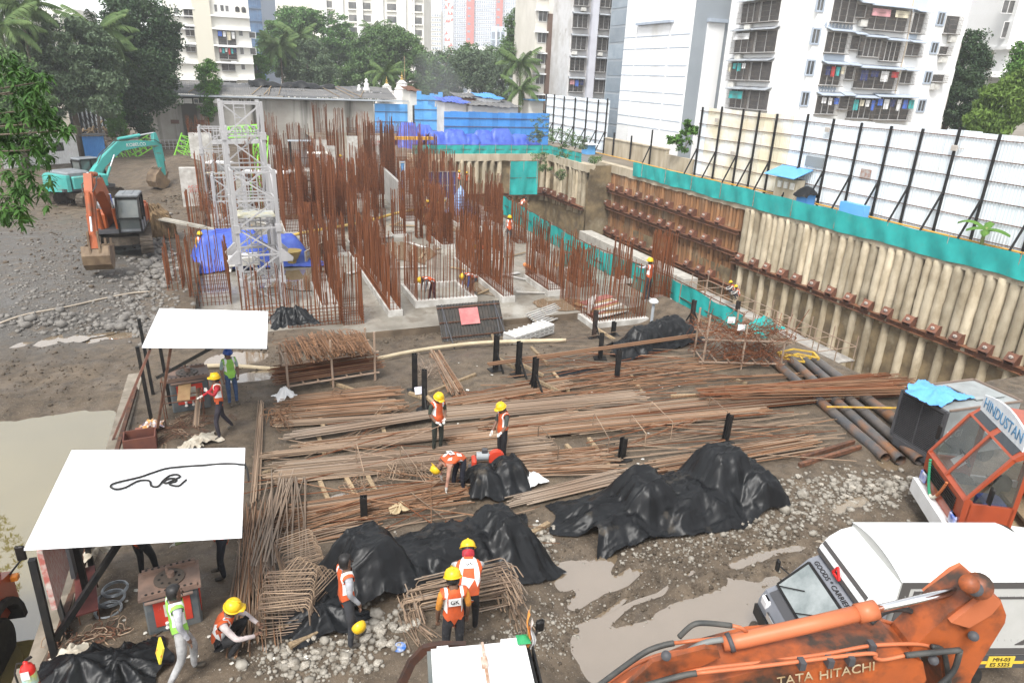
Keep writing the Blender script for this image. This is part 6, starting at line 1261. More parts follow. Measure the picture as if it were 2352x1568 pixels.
def fp(x, y, o): a, z = fpx(x, y, o); return FB.at(a, z, o)
def ftube(name, pts, rad, mt, n=10, o=-.28): b = MB(); P_ = [fp(x, y, o) for (x, y) in pts]; b.tube(smooth_path(P_) if len(pts) > 4 or 'ho' in name else P_, rad, n); return b.obj(name, mt, r, True, world=True)
ftube('cylinder_barrel', [(1660,1478),(1700,1470),(1860,1434),(2000,1401)], [.075,.082,.082,.082], M_or_clean, 18)
ftube('cylinder_gland', [(1968,1409),(2012,1399)], .1, M_or_clean, 18); ftube('cylinder_band', [(1672,1476),(1682,1473)], .098, M_darkgrey, 18)
ftube('cylinder_rod', [(2008,1400),(2232,1347)], .043, M_chrome, 16)
for (x, y, rad) in ((2247,1345,.13),(2226,1340,.09)): b = MB(); b.cyl(fp(x, y, .02), fp(x, y, -.58), rad, 18); b.obj('pin', M_or_fg, r, True, world=True)
for (x, y, rad) in ((2240,1352,.07),(2144,1515,.05),(2236,1460,.05),(1530,1505,.05)): b = MB(); b.cyl(fp(x, y, .06), fp(x, y, -.1), rad, 14); b.obj('pin', M_darkgrey, r, True, world=True)
fpoly('cylinder_bracket', [(1440,1575),(1500,1520),(1622,1488),(1650,1492),(1655,1510),(1560,1552)], -.12, -.18, M_or_fg); fpoly('cylinder_bracket', [(1440,1575),(1500,1520),(1622,1488),(1650,1492),(1655,1510),(1560,1552)], -.38, -.44, M_or_fg)
for (pts, rad, mt, o) in (
  ([(1370,1585),(1450,1530),(1520,1502),(1600,1492),(1680,1486),(1764,1480)], .022, M_or_clean, -.5), ([(1380,1600),(1470,1545),(1560,1515),(1640,1503)], .022, M_or_clean, -.42),
  ([(1340,1600),(1420,1540),(1480,1498),(1520,1482),(1548,1476)], .03, M_hose, -.35), ([(1548,1476),(1600,1470),(1680,1462)], .02, M_or_clean, -.35),
  ([(1430,1590),(1510,1540),(1580,1495),(1620,1475),(1660,1468)], .03, mat('grey_hose', (.16,.165,.16), None, rough=.6), -.2),
  ([(1560,1462),(1590,1435),(1620,1430),(1680,1436)], .028, M_hose, -.3), ([(1680,1436),(1700,1440),(1715,1450)], .02, M_or_clean, -.3),
  ([(1500,1570),(1600,1538),(1764,1518),(1900,1500),(2000,1482),(2100,1478),(2140,1484)], .02, M_or_clean, -.10), ([(2140,1484),(2165,1492),(2175,1530),(2180,1570)], .028, M_hose, -.05),
  ([(1460,1580),(1560,1552),(1600,1545)], .03, M_hose, .02), ([(1600,1545),(1764,1527),(1990,1500),(2010,1510),(2030,1514),(2080,1504)], .02, M_or_clean, .03), ([(2080,1504),(2140,1498),(2205,1492)], .03, M_hose, .05),
  ([(2000,1430),(2030,1405),(2060,1398),(2090,1402),(2110,1420)], .03, M_hose, -.4), ([(1880,1455),(1960,1440),(2020,1425),(2050,1430),(2090,1432)], .02, M_or_clean, -.5), ([(1400,1600),(1500,1545),(1580,1520),(1640,1500)], .014, M_hose, -.3), ([(2205,1492),(2190,1540),(2150,1580)], .03, M_hose, .05)):
 ftube('hose' if mt is not M_or_clean else 'hydraulic_pipe', pts, rad, mt, 8, o)
for (x, y, o) in ((1904,1517,.04),(1840,1522,.04),(1952,1512,.04),(2000,1482,-.1),(1985,1443,-.5),(1576,1505,-.45),(1490,1538,-.45)): b = MB(); a, z = fpx(x, y, o); FB.slab(b, a-.03, a+.03, z-.05, z+.045, o-.04, o+.05); b.obj('pipe_clamp', M_darkgrey, r, world=True)
TM = Matrix((dB, Vector((0,0,1)), nB)).transposed().to_4x4(); M_beige = mat('faded_letters', (.48,.41,.28), (.30,.2,.1), 6, .6)
a0, z0 = FB.px(1822,1556); a1, z1 = FB.px(1940,1535); sl = math.atan2(z1-z0, a1-a0)
for txt, x, y in (('TATA',1823,1553),('HITACHI',1942,1535)):
 a, z = FB.px(x, y); text_obj(txt, .165, Matrix.Translation(FB.at(a, z, .03)) @ TM @ Matrix.Rotation(sl, 4, 'Z') @ Matrix.Diagonal((.9,1,1,1)), M_beige, r, depth=.003)
c0 = gz(990,1494,3.35); c1 = gz(1205,1474,3.35); dc = (c1-c0); Lc = dc.length; dc.normalize(); wc = Vector((dc.y,-dc.x,0)); W_ = 1.25
def cq(s, t, z): return c0 + dc*s + wc*t + Vector((0,0,z))
b = MB(); b.prism([(.0,.0),(Lc,.0),(Lc,W_),(0,W_)], lambda s, t: cq(s, t, -.05), lambda s, t: cq(s, t, .03)); roof = b.obj('cab_roof', M_white, r, world=True)
b = MB(); b.prism([(.03,.03),(Lc+.06,.03),(Lc+.06,W_),(.03,W_)], lambda s, t: cq(s, t, -1.9), lambda s, t: cq(s, t, -.051)); b.obj('cab', M_black, r, world=True)
b = MB(); b.prism([(.0,-.02),(.0,W_),(-.05,W_),(-.05,-.02)], lambda s, t: cq(s, t, -1.7), lambda s, t: cq(s, t, -.02)); b.obj('side_glass', M_cabglass, r, world=True)
b = MB(); b.box(cq(Lc*.54, W_*.5, .045), (.03,W_,.05), R=Matrix((dc, wc, Vector((0,0,1)))).transposed()); b.box(cq(Lc*.53,.32,.07),(.07,.13,.06), R=Matrix((dc, wc, Vector((0,0,1)))).transposed()); b.obj('hatch_hinge', mat('rusty_white', (.5,.42,.36), (.3,.17,.1), 12, .7), r, world=True)
for s, t in ((.14,.05),(Lc*.83,.03)): b = MB(); b.box(cq(s, t, .055), (.14 if s < .5 else .22,.07,.05), R=Matrix((dc, wc, Vector((0,0,1)))).transposed()); b.obj('roof_bracket', M_white, r, world=True)
b = MB()
for k in range(14): b.beam(cq(Lc+.1, .05+k*.1, -.05-.03*0), cq(Lc+.14, .05+k*.1, -.5), .03)
for k in range(5): b.beam(cq(Lc+.1+.01*k, .0, -.05-k*.1), cq(Lc+.1+.01*k, W_+.1, -.05-k*.1), .025)
b.obj('window_guard', M_black, r, world=True)
b = MB(); b.tube([cq(Lc+.12,-.05,-.02), cq(Lc+.2,-.16,.02)], .015, 6); b.cbox(cq(Lc+.24,-.22,.05),(.12,.08,.16),.03); b.obj('mirror', M_black, r, world=True)
b = MB(); b.tube([gz(920,1575,2.6), gz(945,1520,2.75), gz(975,1490,2.9), gz(1010,1483,2.95), gz(1070,1484,2.95)], [.07]*5, 4); b.obj('cab_frame_arch', mat('brown_black', (.03,.018,.014), (.06,.025,.015), 5, .5), r, world=True)
b = MB(); b.cbox((1.2,3.4,1.6),(3.4,2.6,1.9),.1); b.obj('engine_housing', M_or_fg, r, world=True); b = MB(); b.box((2.4,4.3,.85),(2.6,3.4,.5)); b.obj('turntable', M_track, r, world=True)
for s, y in ((0,3.0),(1,5.6)): t = link('track', TRK[0], r, True, M=Matrix.Translation((2.4,y,.62)) @ Matrix.Rotation(-.3, 4, 'Z')); link('track_frame', TRK[1], t)
fl = thing('flag', 'small folded tricolour flag tied at the white cab roof corner', 'flag', cq(Lc+.02,.0,.02));
for k, (mt, off) in enumerate(((mat('saffron', (.75,.28,.06), None),0),(M_white,.05),(mat('flag_green', (.02,.25,.09), None),-.13))):
 b = MB()
 if k < 2: b.grid(lambda s, t: dc*(-.02+off+.03*math.sin(s*6)+.08*t*(1-s))+wc*(.05*math.sin(t*5+k))+Vector((0,0,-.12+.58*s*(1-.25*k)))+dc*(.05*s), 8, 4)
 else: b.grid(lambda s, t: dc*(off+.17*s)+wc*(.16*t-.05)+Vector((0,0,.06+.06*math.sin(s*PI)*math.sin(t*PI))), 6, 6)
 b.obj('stripe', mt, fl)
b = MB(); b.cyl((0,0,-.1),(.03,0,.55),.008,6); b.obj('stick', M_wood, fl)
def truck_frame(front_center, heading): return Matrix.Translation(front_center) @ Matrix.Rotation(heading, 4, 'Z')
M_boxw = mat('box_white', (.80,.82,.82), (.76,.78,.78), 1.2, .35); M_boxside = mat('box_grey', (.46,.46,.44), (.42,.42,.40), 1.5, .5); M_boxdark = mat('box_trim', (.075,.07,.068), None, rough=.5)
M_slv = mat('grey_cab_paint', (.20,.21,.235), (.17,.18,.205), 2, .32, coat=.4)
hd = math.atan2(.321,-.947); A = gz(1966,1187,2.62); Bp = gz(2074,1325,2.62); mid = (A+Bp)/2; fx = Vector((math.cos(hd), math.sin(hd), 0))
r = thing('box_truck', 'small grey-cabbed goods truck with a white box body', 'truck', (mid.x, mid.y, 0), hd)   # local x forward from the box front, y to its left
HW = .80; LB = 2.75; ZR = 2.50; ZB = .92
arc = [(-HW+2*HW*k/14, ZR+.14*math.sin(PI*k/14)**.8) for k in range(15)]
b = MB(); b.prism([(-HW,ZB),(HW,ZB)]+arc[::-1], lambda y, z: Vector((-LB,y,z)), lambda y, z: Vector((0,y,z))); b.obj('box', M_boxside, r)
b = MB(); P = []
for x in (.02,-LB-.02):
 for (y, z) in arc: P.append((x, y*1.012, z+.012))
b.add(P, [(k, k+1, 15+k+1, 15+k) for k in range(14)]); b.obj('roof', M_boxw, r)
b = MB(); b.box((-LB/2,HW*.28,ZR+.158),(LB,.03,.02)); b.obj('roof_seam', M_boxw, r)
for s in (1, -1):
 y = s*(HW+.008)
 for (x0, x1, z0, z1) in ((0,-LB,ZR-.12,ZR-.005),(0,-LB,ZB+.02,ZB+.16),(0,-.16,ZB+.16,ZR-.12),(-LB+.16,-LB,ZB+.16,ZR-.12)):
  b = MB(); b.bbox((x1,y-.006,z0),(x0,y+.006,z1)); b.obj('trim_band', M_boxdark, r)
 b = MB(); b.bbox((-LB+.25,y-.007,ZR-.34),(-.25,y+.007,ZR-.30)); b.obj('trim_line', M_boxdark, r)
 for (x, z, sx, sz) in ((-.24,ZR-.18,-1,-1),(-LB+.24,ZR-.18,1,-1),(-LB+.24,ZB+.24,1,1),(-.24,ZB+.24,-1,1)):
  b = MB(); b.prism([(x,z),(x+sx*.16,z),(x,z+sz*.12)], lambda i, j: Vector((i,y-.006,j)), lambda i, j: Vector((i,y+.009,j))); b.obj('corner_mark', M_boxdark, r)
 b = MB()
 for k in range(22): b.cyl((-.1-k*.12,y,ZR-.28),(-.1-k*.12,y+s*.012,ZR-.28),.009,5); b.cyl((-.1-k*.12,y,ZB+.35),(-.1-k*.12,y+s*.012,ZB+.35),.009,5)
 stuff(b.obj('rivets', M_boxside, r))
 b = MB(); b.bbox((-LB,s*HW-.03*s,ZB-.30),(0,s*HW,ZB-.02)); b.obj('side_rail', M_darkgrey, r)
 b = MB(); b.bbox((-LB+.1,s*HW,ZB-.20),(-.9,s*(HW+.006),ZB-.14)); b.obj('reflector_strip', mat('yellow_strip', (.7,.45,.04), None), r)
b = MB(); b.bbox((-.75,-HW-.004,ZB-.26),(-.28,-HW-.018,ZB-.04)); b = MB(); b.bbox((-LB+.30,HW,ZB-.27),(-LB+.78,HW+.015,ZB-.03)); pl = b.obj('number_plate', mat('plate_yellow', (.62,.45,.05), None), r)
text_obj('MH-03\nES 5325', .115, Matrix.Translation((-LB+.54,HW+.018,ZB-.15)) @ Matrix.Rotation(PI, 4, 'Z') @ RX, M_black, r, world=False)
lp = [(0,ZR-.05),(.22,ZR-.12),(.42,ZR-.28),(.54,ZR-.48),(.57,ZR-.60),(.54,ZR-.64),(0,ZR-.60)]
b = MB(); b.prism_y(lp, -HW+.03, HW-.03); b.obj('roof_peak', M_boxw, r)
b = MB(); b.prism_y([(.562,ZR-.53),(.58,ZR-.60),(.55,ZR-.65),(.0,ZR-.62),(.0,ZR-.54)], -HW+.02, HW-.02); b.obj('peak_band', M_boxdark, r)
b = MB(); b.prism_y([(.47,ZR-.36),(.505,ZR-.42),(.52,ZR-.42),(.485,ZR-.355)], -HW+.05, HW-.05); b.obj('peak_stripe', M_boxdark, r)
tri = MB(); c = Vector((.60,-.02,ZR-.50))
for k in range(3):
 a, e = PI/2+k*2*PI/3, PI/2+(k+1)*2*PI/3; tri.beam(c+Vector((0,math.cos(a)*.13,math.sin(a)*.13)), c+Vector((0,math.cos(e)*.13,math.sin(e)*.13)), .035)
tri.obj('warning_triangle', mat('warning_red', (.7,.03,.03), None, rough=.3), r)
cabp = [(.06,.45),(.06,1.78),(.16,1.84),(.55,1.82),(.72,1.74),(1.24,1.12),(1.42,1.02),(1.52,.80),(1.54,.45)]
b = MB(); b.prism_y(cabp, -.74, .74); b.obj('cab', M_slv, r)
ws = [(.76,1.735),(1.235,1.165)];
b = MB(); n = Vector((.57,0,.48)).normalized()*.02; P = [Vector((ws[0][0],-.62,ws[0][1])), Vector((ws[0][0],.62,ws[0][1])), Vector((ws[1][0],.69,ws[1][1])), Vector((ws[1][0],-.69,ws[1][1]))]; b.add([p+n for p in P], [(0,1,2,3)]); b.obj('windscreen', mat('windscreen', (.16,.19,.19), (.30,.33,.33), 1.6, .05, spec=.8), r)
b = MB(); P2 = [p+n*.8 for p in P]
for a, c in zip(P2, P2[1:]+P2[:1]): b.beam(a, c, .05, .02, up=n)
b.obj('windscreen_seal', M_black, r)
b = MB(); Q = [Vector((1.235,-.6,1.20)), Vector((1.0,-.15,1.47)), Vector((1.235,.1,1.20)), Vector((1.02,.45,1.45))]
for a, c in ((Q[0],Q[1]),(Q[2],Q[3])): b.beam(a+n*1.6, c+n*1.6, .015)
b.obj('wiper', M_black, r)
for s in (-1, 1):
 b = MB(); b.prism_y([(.16,1.18),(.16,1.70),(.60,1.70),(1.08,1.18)], s*.74-.006, s*.74+.008); b.obj('side_window', M_glass, r)
 b = MB(); b.cbox((1.46,s*.55,.88),(.12,.28,.2),.04); b.obj('headlight', mat('lamp_glass', (.7,.7,.72), None, rough=.1), r)
 b = MB(); b.tube([(1.0,s*.74,1.35),(1.15,s*.92,1.42)], .014, 6); b.cbox((1.17,s*.95,1.42),(.06,.12,.24),.025); b.obj('mirror', M_black, r)
b = MB(); b.box((1.50,0,.56),(.16,1.5,.24)); b.obj('bumper', M_black, r); b = MB(); b.box((1.535,0,.80),(.04,.62,.12)); b.obj('grille', M_chrome, r)
b = MB(); b.prism_y([(1.25,1.125),(1.41,1.045),(1.42,1.055),(1.26,1.14)], -.6, .6); b.obj('cowl', M_darkgrey, r)
vst = MB(); vst.grid(lambda s, t: Vector((.95+.2*s, .1+.5*t, 1.30-.12*s+.05*math.sin(t*9))), 4, 8);
text_obj('GOODS * CARRIER', .155, Matrix.Translation((.665,0,1.785)) @ Matrix.Rotation(math.radians(18), 4, 'Y') @ Matrix.Rotation(PI/2, 4, 'Z') @ Matrix.Diagonal((.92,.8,1,1)), M_black, r, world=False)
def wheel(par, c, rad, w, axis='y', hub=None):
 b = MB(); b.M = Matrix.Translation(Vector(c)) @ Matrix.Rotation(PI/2, 4, 'X'); b.lathe([(rad*.62,-w/2),(rad*.93,-w/2),(rad,-w*.36),(rad,w*.36),(rad*.93,w/2),(rad*.62,w/2)], 26); t = b.obj('wheel', M_rubber, par)
 b = MB(); b.M = Matrix.Translation(Vector(c)) @ Matrix.Rotation(PI/2, 4, 'X'); b.lathe([(rad*.15,-w*.42),(rad*.2,-w*.46),(rad*.35,-w*.30),(rad*.58,-w*.34),(rad*.64,-w*.48),(rad*.64,w*.48),(rad*.58,w*.34),(rad*.35,w*.3),(rad*.2,w*.46),(rad*.15,w*.42)], 22)
 for k in range(6): a = k*PI/3; b.cyl((rad*.4*math.cos(a),rad*.4*math.sin(a),-w*.40),(rad*.4*math.cos(a),rad*.4*math.sin(a),w*.40),rad*.05,6)
 link('rim', b.mesh('rim', hub or mat('rim_grey', (.17,.16,.15), (.26,.24,.21), 6, .6)), t); return t
for x in (1.0,-1.75):
 for s in (-1, 1): wheel(r, (x,s*.66,.31), .31, .19)
b = MB(); b.box((-.6,0,.5),(3.6,.7,.18)); b.obj('chassis', M_black, r)
h2 = math.atan2(.545,-.84); fc = Vector((15.05,9.1,0)); r = thing('lorry', 'orange lorry cab with a name board on its roof and garlanded grille', 'truck', fc, h2); r.scale = (1.05,1.05,1.14)  # local x forward, front at x=0
cp = [(0,.75),(.02,1.35),(-.06,1.45),(-.62,2.42),(-.80,2.58),(-1.2,2.64),(-2.1,2.60),(-2.1,.75)]
HC = 1.08
def side_poly(y0, y1, poly, name, mt): b = MB(); b.prism_y(poly, y0, y1); return b.obj(name, mt, r)
side_poly(-HC, HC, [(0,.70),(.03,1.38),(-.06,1.44),(-.14,1.40),(-.14,.70)], 'front_panel', M_redor)
side_poly(-HC, HC, [(-.60,2.40),(-.80,2.58),(-1.2,2.65),(-2.12,2.60),(-2.12,2.50),(-.85,2.46),(-.66,2.36)], 'roof', M_redor)
for y in (-HC, HC-.07): side_poly(y, y+.07, [(-.10,.70),(-.10,1.34),(-.95,1.36),(-.95,.70)], 'door', M_redor)
for y in (-HC, HC-.08, -.04): side_poly(y, y+.08, [(-.04,1.42),(.02,1.40),(-.60,2.42),(-.68,2.38)], 'pillar', M_redor)
for y in (-HC, HC-.08):
 for x in (-.95,-2.1): side_poly(y, y+.08, [(x-.05,.7),(x+.05,.7),(x+.05,2.52),(x-.05,2.52)], 'pillar', M_redor)
 side_poly(y, y+.07, [(-2.1,.7),(-.9,.7),(-.9,.95),(-2.1,.95)], 'sill', M_white)
side_poly(-HC+.08, HC-.08, [(-2.1,.75),(-2.06,.75),(-2.06,2.5),(-2.1,2.5)], 'rear_wall', M_redor)
side_poly(-HC+.08, HC-.08, [(-2.06,.72),(-.14,.72),(-.14,.80),(-2.06,.80)], 'floor', M_wood)
M_lglass = mat('lorry_glass', (.05,.055,.05), (.10,.10,.085), 1.5, .05, spec=.8, alpha=.62)
for y0, y1 in ((-1.0,-.04),(.04,1.0)):
 b = MB(); b.add([(-.04,y0,1.46),(-.04,y1,1.46),(-.60,y1,2.38),(-.60,y0,2.38)], [(0,1,2,3)]); b.obj('windscreen', M_lglass, r)
for y in (-HC-.004, HC+.004): b = MB(); b.add([(-.16,y,1.40),(-.90,y,1.40),(-.90,y,2.36),(-.66,y,2.36)], [(0,1,2,3)]); b.obj('side_window', M_lglass, r)
for y0, y1 in ((-.95,-.1),(.1,.95)): b = MB(); b.add([(-.635,y0,2.44),(-.635,y1,2.44),(-.76,y1,2.565),(-.76,y0,2.565)], [(0,1,2,3)]); b.obj('upper_window', M_glass, r)
for k in range(6):
 b = MB(); b.box((.035,0,.98+k*.055),(.03,1.5,.03)); b.obj('grille_bar', M_black, r)
b = MB(); b.box((.06,0,.52),(.22,2.2,.34)); b.obj('bumper', M_white, r)
for s in (-1, 1): b = MB(); b.cbox((.04,s*.88,.86),(.08,.3,.22),.03); b.obj('headlight', mat('blue_lamp', (.05,.12,.5), (.6,.6,.65), 6, .2), r)
b = MB()
for k in range(46):
 t = k/45; y = -.72+1.0*t; z = 1.34-.62*math.sin(PI*t)**.9; b.mat(0 if t < .45 else (1 if t < .75 else 2)); b.lathe([(.01,-.03),(.035,-.01),(.035,.015),(.01,.03)], 6, (.075,y,z))
b.obj('garland', [mat('garland_green', (.03,.25,.13), None), mat('garland_white', (.62,.60,.5), None), mat('garland_orange', (.45,.14,.05), None)], r)
b = MB(); b.tube([(-.45,-HC,1.55),(-.25,-HC-.28,1.62),(-.25,-HC-.30,1.85)], .015, 6); b.cbox((-.25,-HC-.33,1.75),(.05,.18,.34),.03); b.obj('mirror', M_black, r)
b = MB(); b.tube([(-.45,HC,1.55),(-.25,HC+.28,1.62),(-.25,HC+.30,1.85)], .015, 6); b.cbox((-.25,HC+.33,1.75),(.05,.18,.34),.03); b.obj('mirror', M_black, r)
b = MB(); ba = [( -1.0+2.0*k/12, .34+.16*math.sin(PI*k/12)) for k in range(13)]
b.prism([(-1.0,0),(1.0,0)]+ba[::-1], lambda y, z: Vector((-.80,y,2.56+z)), lambda y, z: Vector((-.76,y,2.56+z))); b.obj('name_board', mat('board_white', (.74,.77,.78), (.62,.66,.70), 5, .6), r)
text_obj('HINDUSTAN', .33, Matrix.Translation((-.752,0,2.77)) @ Matrix.Rotation(PI/2, 4, 'Z') @ RX @ Matrix.Diagonal((.95,1,1,1)), mat('board_blue', (.10,.25,.42), None), r, world=False)
b = MB(); b.cbox((-.9,.3,1.0),(.5,.5,.28),.06); b.obj('seat', mat('seat_blue', (.05,.08,.25), None), r); b = MB(); b.box((-1.5,0,1.02),(.35,2.0,.06)); b.obj('bench_plank', M_wood, r)
b = MB(); b.lathe([(.17,.80),(.17,1.25),(.1,1.32),(.03,1.36)], 12, (-1.4,-.4,0)); b.obj('cylinder_bottle', M_darkgrey, r, True)
b = MB(); b.tube([(-.5+.2*math.cos(t*PI/8)*.5, -.45+.22*math.sin(t*PI/8), 1.62+.2*math.cos(t*PI/8)*.8) for t in range(17)], .018, 6); b.obj('steering_wheel', M_black, r)
b = MB(); b.grid(lambda s, t: Vector((-.25-.2*s, -.55+.42*t, 1.50+.16*s+.06*math.sin(t*7)*s)), 5, 7); b.obj('plastic_bag', M_white, r, True)
b = MB(); b.box((-4.2,0,.85),(4.4,.9,.3)); b.obj('chassis', M_black, r); b = MB(); b.box((-4.4,0,1.1),(4.4,2.2,.12)); b.obj('load_bed', M_redor, r); b = MB(); b.beam((-2.3,-1.05,2.5),(-2.3,1.05,2.5),.1,.2); b.beam((-2.3,-1.05,1.1),(-2.3,-1.05,2.5),.08); b.beam((-2.3,1.05,1.1),(-2.3,1.05,2.5),.08); b.obj('headboard_frame', M_redor, r)
for x in (-.75,-4.6):
 for s in (-1, 1): wheel(r, (x,s*.98,.5), .5, .28)
M_head = Matrix.Translation(fc) @ Matrix.Rotation(h2, 4, 'Z')
def lw(x, y, z): return M_head @ Vector((x, y, z))
p = lw(-3.0,.75,1.17); rr_ = thing('tool_chest', 'grey-blue steel chest with rusty lid carried behind the lorry cab', 'chest', (p.x,p.y,1.17), h2+.25); b = MB(); b.cbox((0,0,.55),(.9,1.3,1.1),.03); b.obj('body', mat('chest_blue', (.26,.33,.36), (.20,.26,.29), 3, .5), rr_); b = MB(); b.cbox((0,0,1.17),(.96,1.36,.14),.03); b.obj('lid', mat('chest_lid', (.42,.31,.2), (.30,.24,.18), 3, .6), rr_)
for y in (-.35,.35): b = MB(); b.tube([(.47,y-.08,.8),(.51,y-.06,.76),(.51,y+.06,.76),(.47,y+.08,.8)], .012, 5); b.obj('handle', M_chrome, rr_)
for k, (x, y, mt, lab) in enumerate(((-2.55,.25,mat('milky_plastic', (.42,.44,.45), None, rough=.25),'milky plastic drum behind the lorry name board'),(-2.6,-.2,mat('dusty_drum', (.36,.30,.24), (.28,.22,.17), 4, .7),'dusty tan drum behind the lorry name board'))):
 p = lw(x, y, 1.17); b = MB(); b.lathe([(.2,0),(.27,.05),(.28,.9),(.3,1.0),(.28,1.15),(.18,1.32),(.05,1.36)], 16, (p.x,p.y,1.17)); tag(b.obj('drum', mt, None, True), lab, 'drum')
b = MB()
for k in range(6):
 c = lw(-3.0+rnd(-.2,.2), -.5+rnd(-.2,.2), 2.1+.05*k); rad = rnd(.25,.4); b.tube([c+Vector((rad*math.cos(t*PI/7), rad*math.sin(t*PI/7), .05*math.sin(t))) for t in range(15)], .025, 6)
b.lathe([(.45,0),(.45,.9)], 10, lw(-3.0,-.5,1.17)); tag(b.obj('cable_coil', mat('cable_tan', (.25,.17,.06), (.1,.09,.08), 6, .6), None, True), 'heap of coiled cables carried behind the lorry cab', 'cable')
r = thing('air_compressor', 'large grey air compressor with black radiator grille', 'compressor', (19.05,11.75,0), math.radians(-4))
M_cmp = mat('compressor_grey', (.30,.32,.32), (.22,.235,.235), 1.5, .55, c3=(.16,.12,.09), s3=1.8, lo3=.62, hi3=.8)
b = MB(); b.cbox((0,0,1.15),(2.7,1.55,1.5),.04); b.obj('body', M_cmp, r); b = MB(); b.bbox((-1.40,-.72,.45),(-1.36,.72,1.78)); b.obj('radiator', M_black, r)
for k in range(24): b = MB(); b.box((-1.41,0,.5+k*.053),(.03,1.4,.012)); b.obj('grille_slat', M_darkgrey, r)
for a, c in (((-1.4,-.74,.4),(-1.4,-.74,1.86)),((-1.4,.74,.4),(-1.4,.74,1.86)),((-1.4,-.74,1.84),(-1.4,.74,1.84)),((-1.4,-.74,.42),(-1.4,.74,.42)),((-1.42,0,.45),(-1.42,0,1.8))): b = MB(); b.beam(a, c, .09 if a[1] else .03); b.obj('grille_frame', M_darkgrey, r)
b = MB(); b.box((.55,.05,1.95),(1.1,1.0,.03)); b.obj('hatch', M_cmp, r)
for a, c in (((-1.35,-.77,1.92),(1.35,-.77,1.92)),((-1.35,.77,1.92),(1.35,.77,1.92)),((1.35,-.77,1.92),(1.35,.77,1.92))): b = MB(); b.beam(a, c, .05); b.obj('roof_rim', mat('rim_rust', (.20,.15,.12), None), r)
b = MB(); b.box((-1.35,0,.28),(.25,1.2,.24)); b.obj('tow_frame', M_darkgrey, r)
for x in (-.7,.7):
 for s in (-1, 1): wheel(r, (x,s*.68,.24), .24, .16)
text_obj('ELGI', .3, Matrix.Translation((-.95,-.785,1.15)) @ RX, M_white, r, world=False)
tarp('light blue plastic sheet draped over the compressor top', 18.1, 11.95, (.75,.62), .2, [(0,0,.22,.7)], mat('sky_blue_tarp', (.09,.30,.66), (.12,.36,.72), 2, .5), base=1.90, seed=4, nx=36, ny=30, fold=.09)
rl = thing('lorry', 'orange lorry wing and front wheel at the left edge, standing in the water', 'truck', (-4.95,12.7,-.35), math.radians(84))
b = MB(); b.cbox((-1.0,.7,1.55),(2.2,2.0,1.7),.12); b.obj('cab', M_redor, rl); b = MB(); P = [(-.62+.0,1.15)]
b.prism_y([(-.75+.85*math.cos(t*PI/10), .52+.85*math.sin(t*PI/10)) for t in range(11)]+[(-.75+.72*math.cos(t*PI/10), .52+.72*math.sin(t*PI/10)) for t in range(10,-1,-1)], -.5, -.12); b.obj('mudguard', M_rubber, rl)
b = MB(); b.prism_y([(.1,.9),(.1,1.5),(-.25,1.6),(-1.7,1.6),(-1.9,1.2)]+[(-.75+.86*math.cos(t*PI/10), .52+.86*math.sin(t*PI/10)) for t in range(10,-1,-1)], -.42, .2); b.obj('wing', M_redor, rl)
wheel(rl, (-.75,-.25,.5), .52, .3); b = MB(); b.cbox((.02,-.48,1.42),(.14,.12,.1),.02); b.obj('indicator', mat('amber', (.75,.25,.03), None, rough=.3), rl)
b = MB(); b.tube([(.0,-.42,1.5),(.12,-.6,1.7),(.12,-.6,2.0)], .018, 6); b.cbox((.13,-.62,1.85),(.06,.16,.3),.02); b.obj('mirror', M_black, rl)
#  rebar yard
def curve_bar(name, mt, bow, n=5):
 b = MB(); N = 6 if bow else 1; b.v = [(bow*math.sin(PI*i/N)+math.cos(2*PI*k/n), math.sin(2*PI*k/n), i/N) for i in range(N+1) for k in range(n)]
 b.f = [(i*n+k, i*n+(k+1) % n, (i+1)*n+(k+1) % n, (i+1)*n+k) for i in range(N) for k in range(n)]+[tuple(range(n))[::-1], tuple(range(N*n, N*n+n))]; b.mi = [0]*len(b.f); return b.mesh(name, mt)
BOW = {}
def bars_mesh(mt, bow=0):
 k = (mt.name, bow)
 if k not in BOW: BOW[k] = curve_bar('bar', mt, bow)
 return BOW[k]
def stack(label, a, b, n, w, mt, r=.011, layers=3, ej=.35, aj=.06, lift=.1, bow=0, mts=None, hgt=None, cat='rebar', group='rebar stacks on the yard'):
 A, B = on(*a), on(*b); rt = thing('rebar_stack', label, cat, A, 0, group); d = (B-A); L = d.length; d.normalize(); s = Vector((0,0,1)).cross(d).normalized(); nl = max(1, n//layers)
 for k in range(n):
  ly = k//nl; o = (k % nl+.5)/nl-.5; o = o*w*(1-.12*ly)+rnd(-.01,.01); e0, e1 = rnd(-ej, ej), rnd(-ej, ej); z = lift+ly*(hgt or r*2.1)+rnd(0,.01)
  p = d*e0+s*(o+rnd(-aj,aj)*.5); q = d*(L+e1)+s*(o+rnd(-aj,aj)*1.5); p.z = z; q.z = z+B.z-A.z+rnd(-.005,.02)
  mm = random.choice(mts) if mts else mt; bw = bow*random.uniform(.6,1.3)/r*.01 if bow else 0
  me = bars_mesh(mm, 0) if not bow else bars_mesh(mm, random.choice((0, bow, bow*1.6)))
  link('bar', me, rt, M=bar_matrix(p, q, r*rnd(.95,1.35)))
 return rt
R1, R2, R3 = M_rebar_or, M_rebar, M_rebar_gr
stack('rusty bar stack nearest the left bar rack, upper of two', (655,932), (905,906), 44, .9, R1, r=.012, aj=.14, mts=[R1,R1,R2])
stack('rusty bar stack just below the one at the left bar rack', (652,958), (915,938), 44, .8, R1, r=.012, aj=.12, mts=[R1,R2])
stack('thin straight bar bundle left of the standing worker', (655,980), (985,962), 30, .34, R2, r=.012)
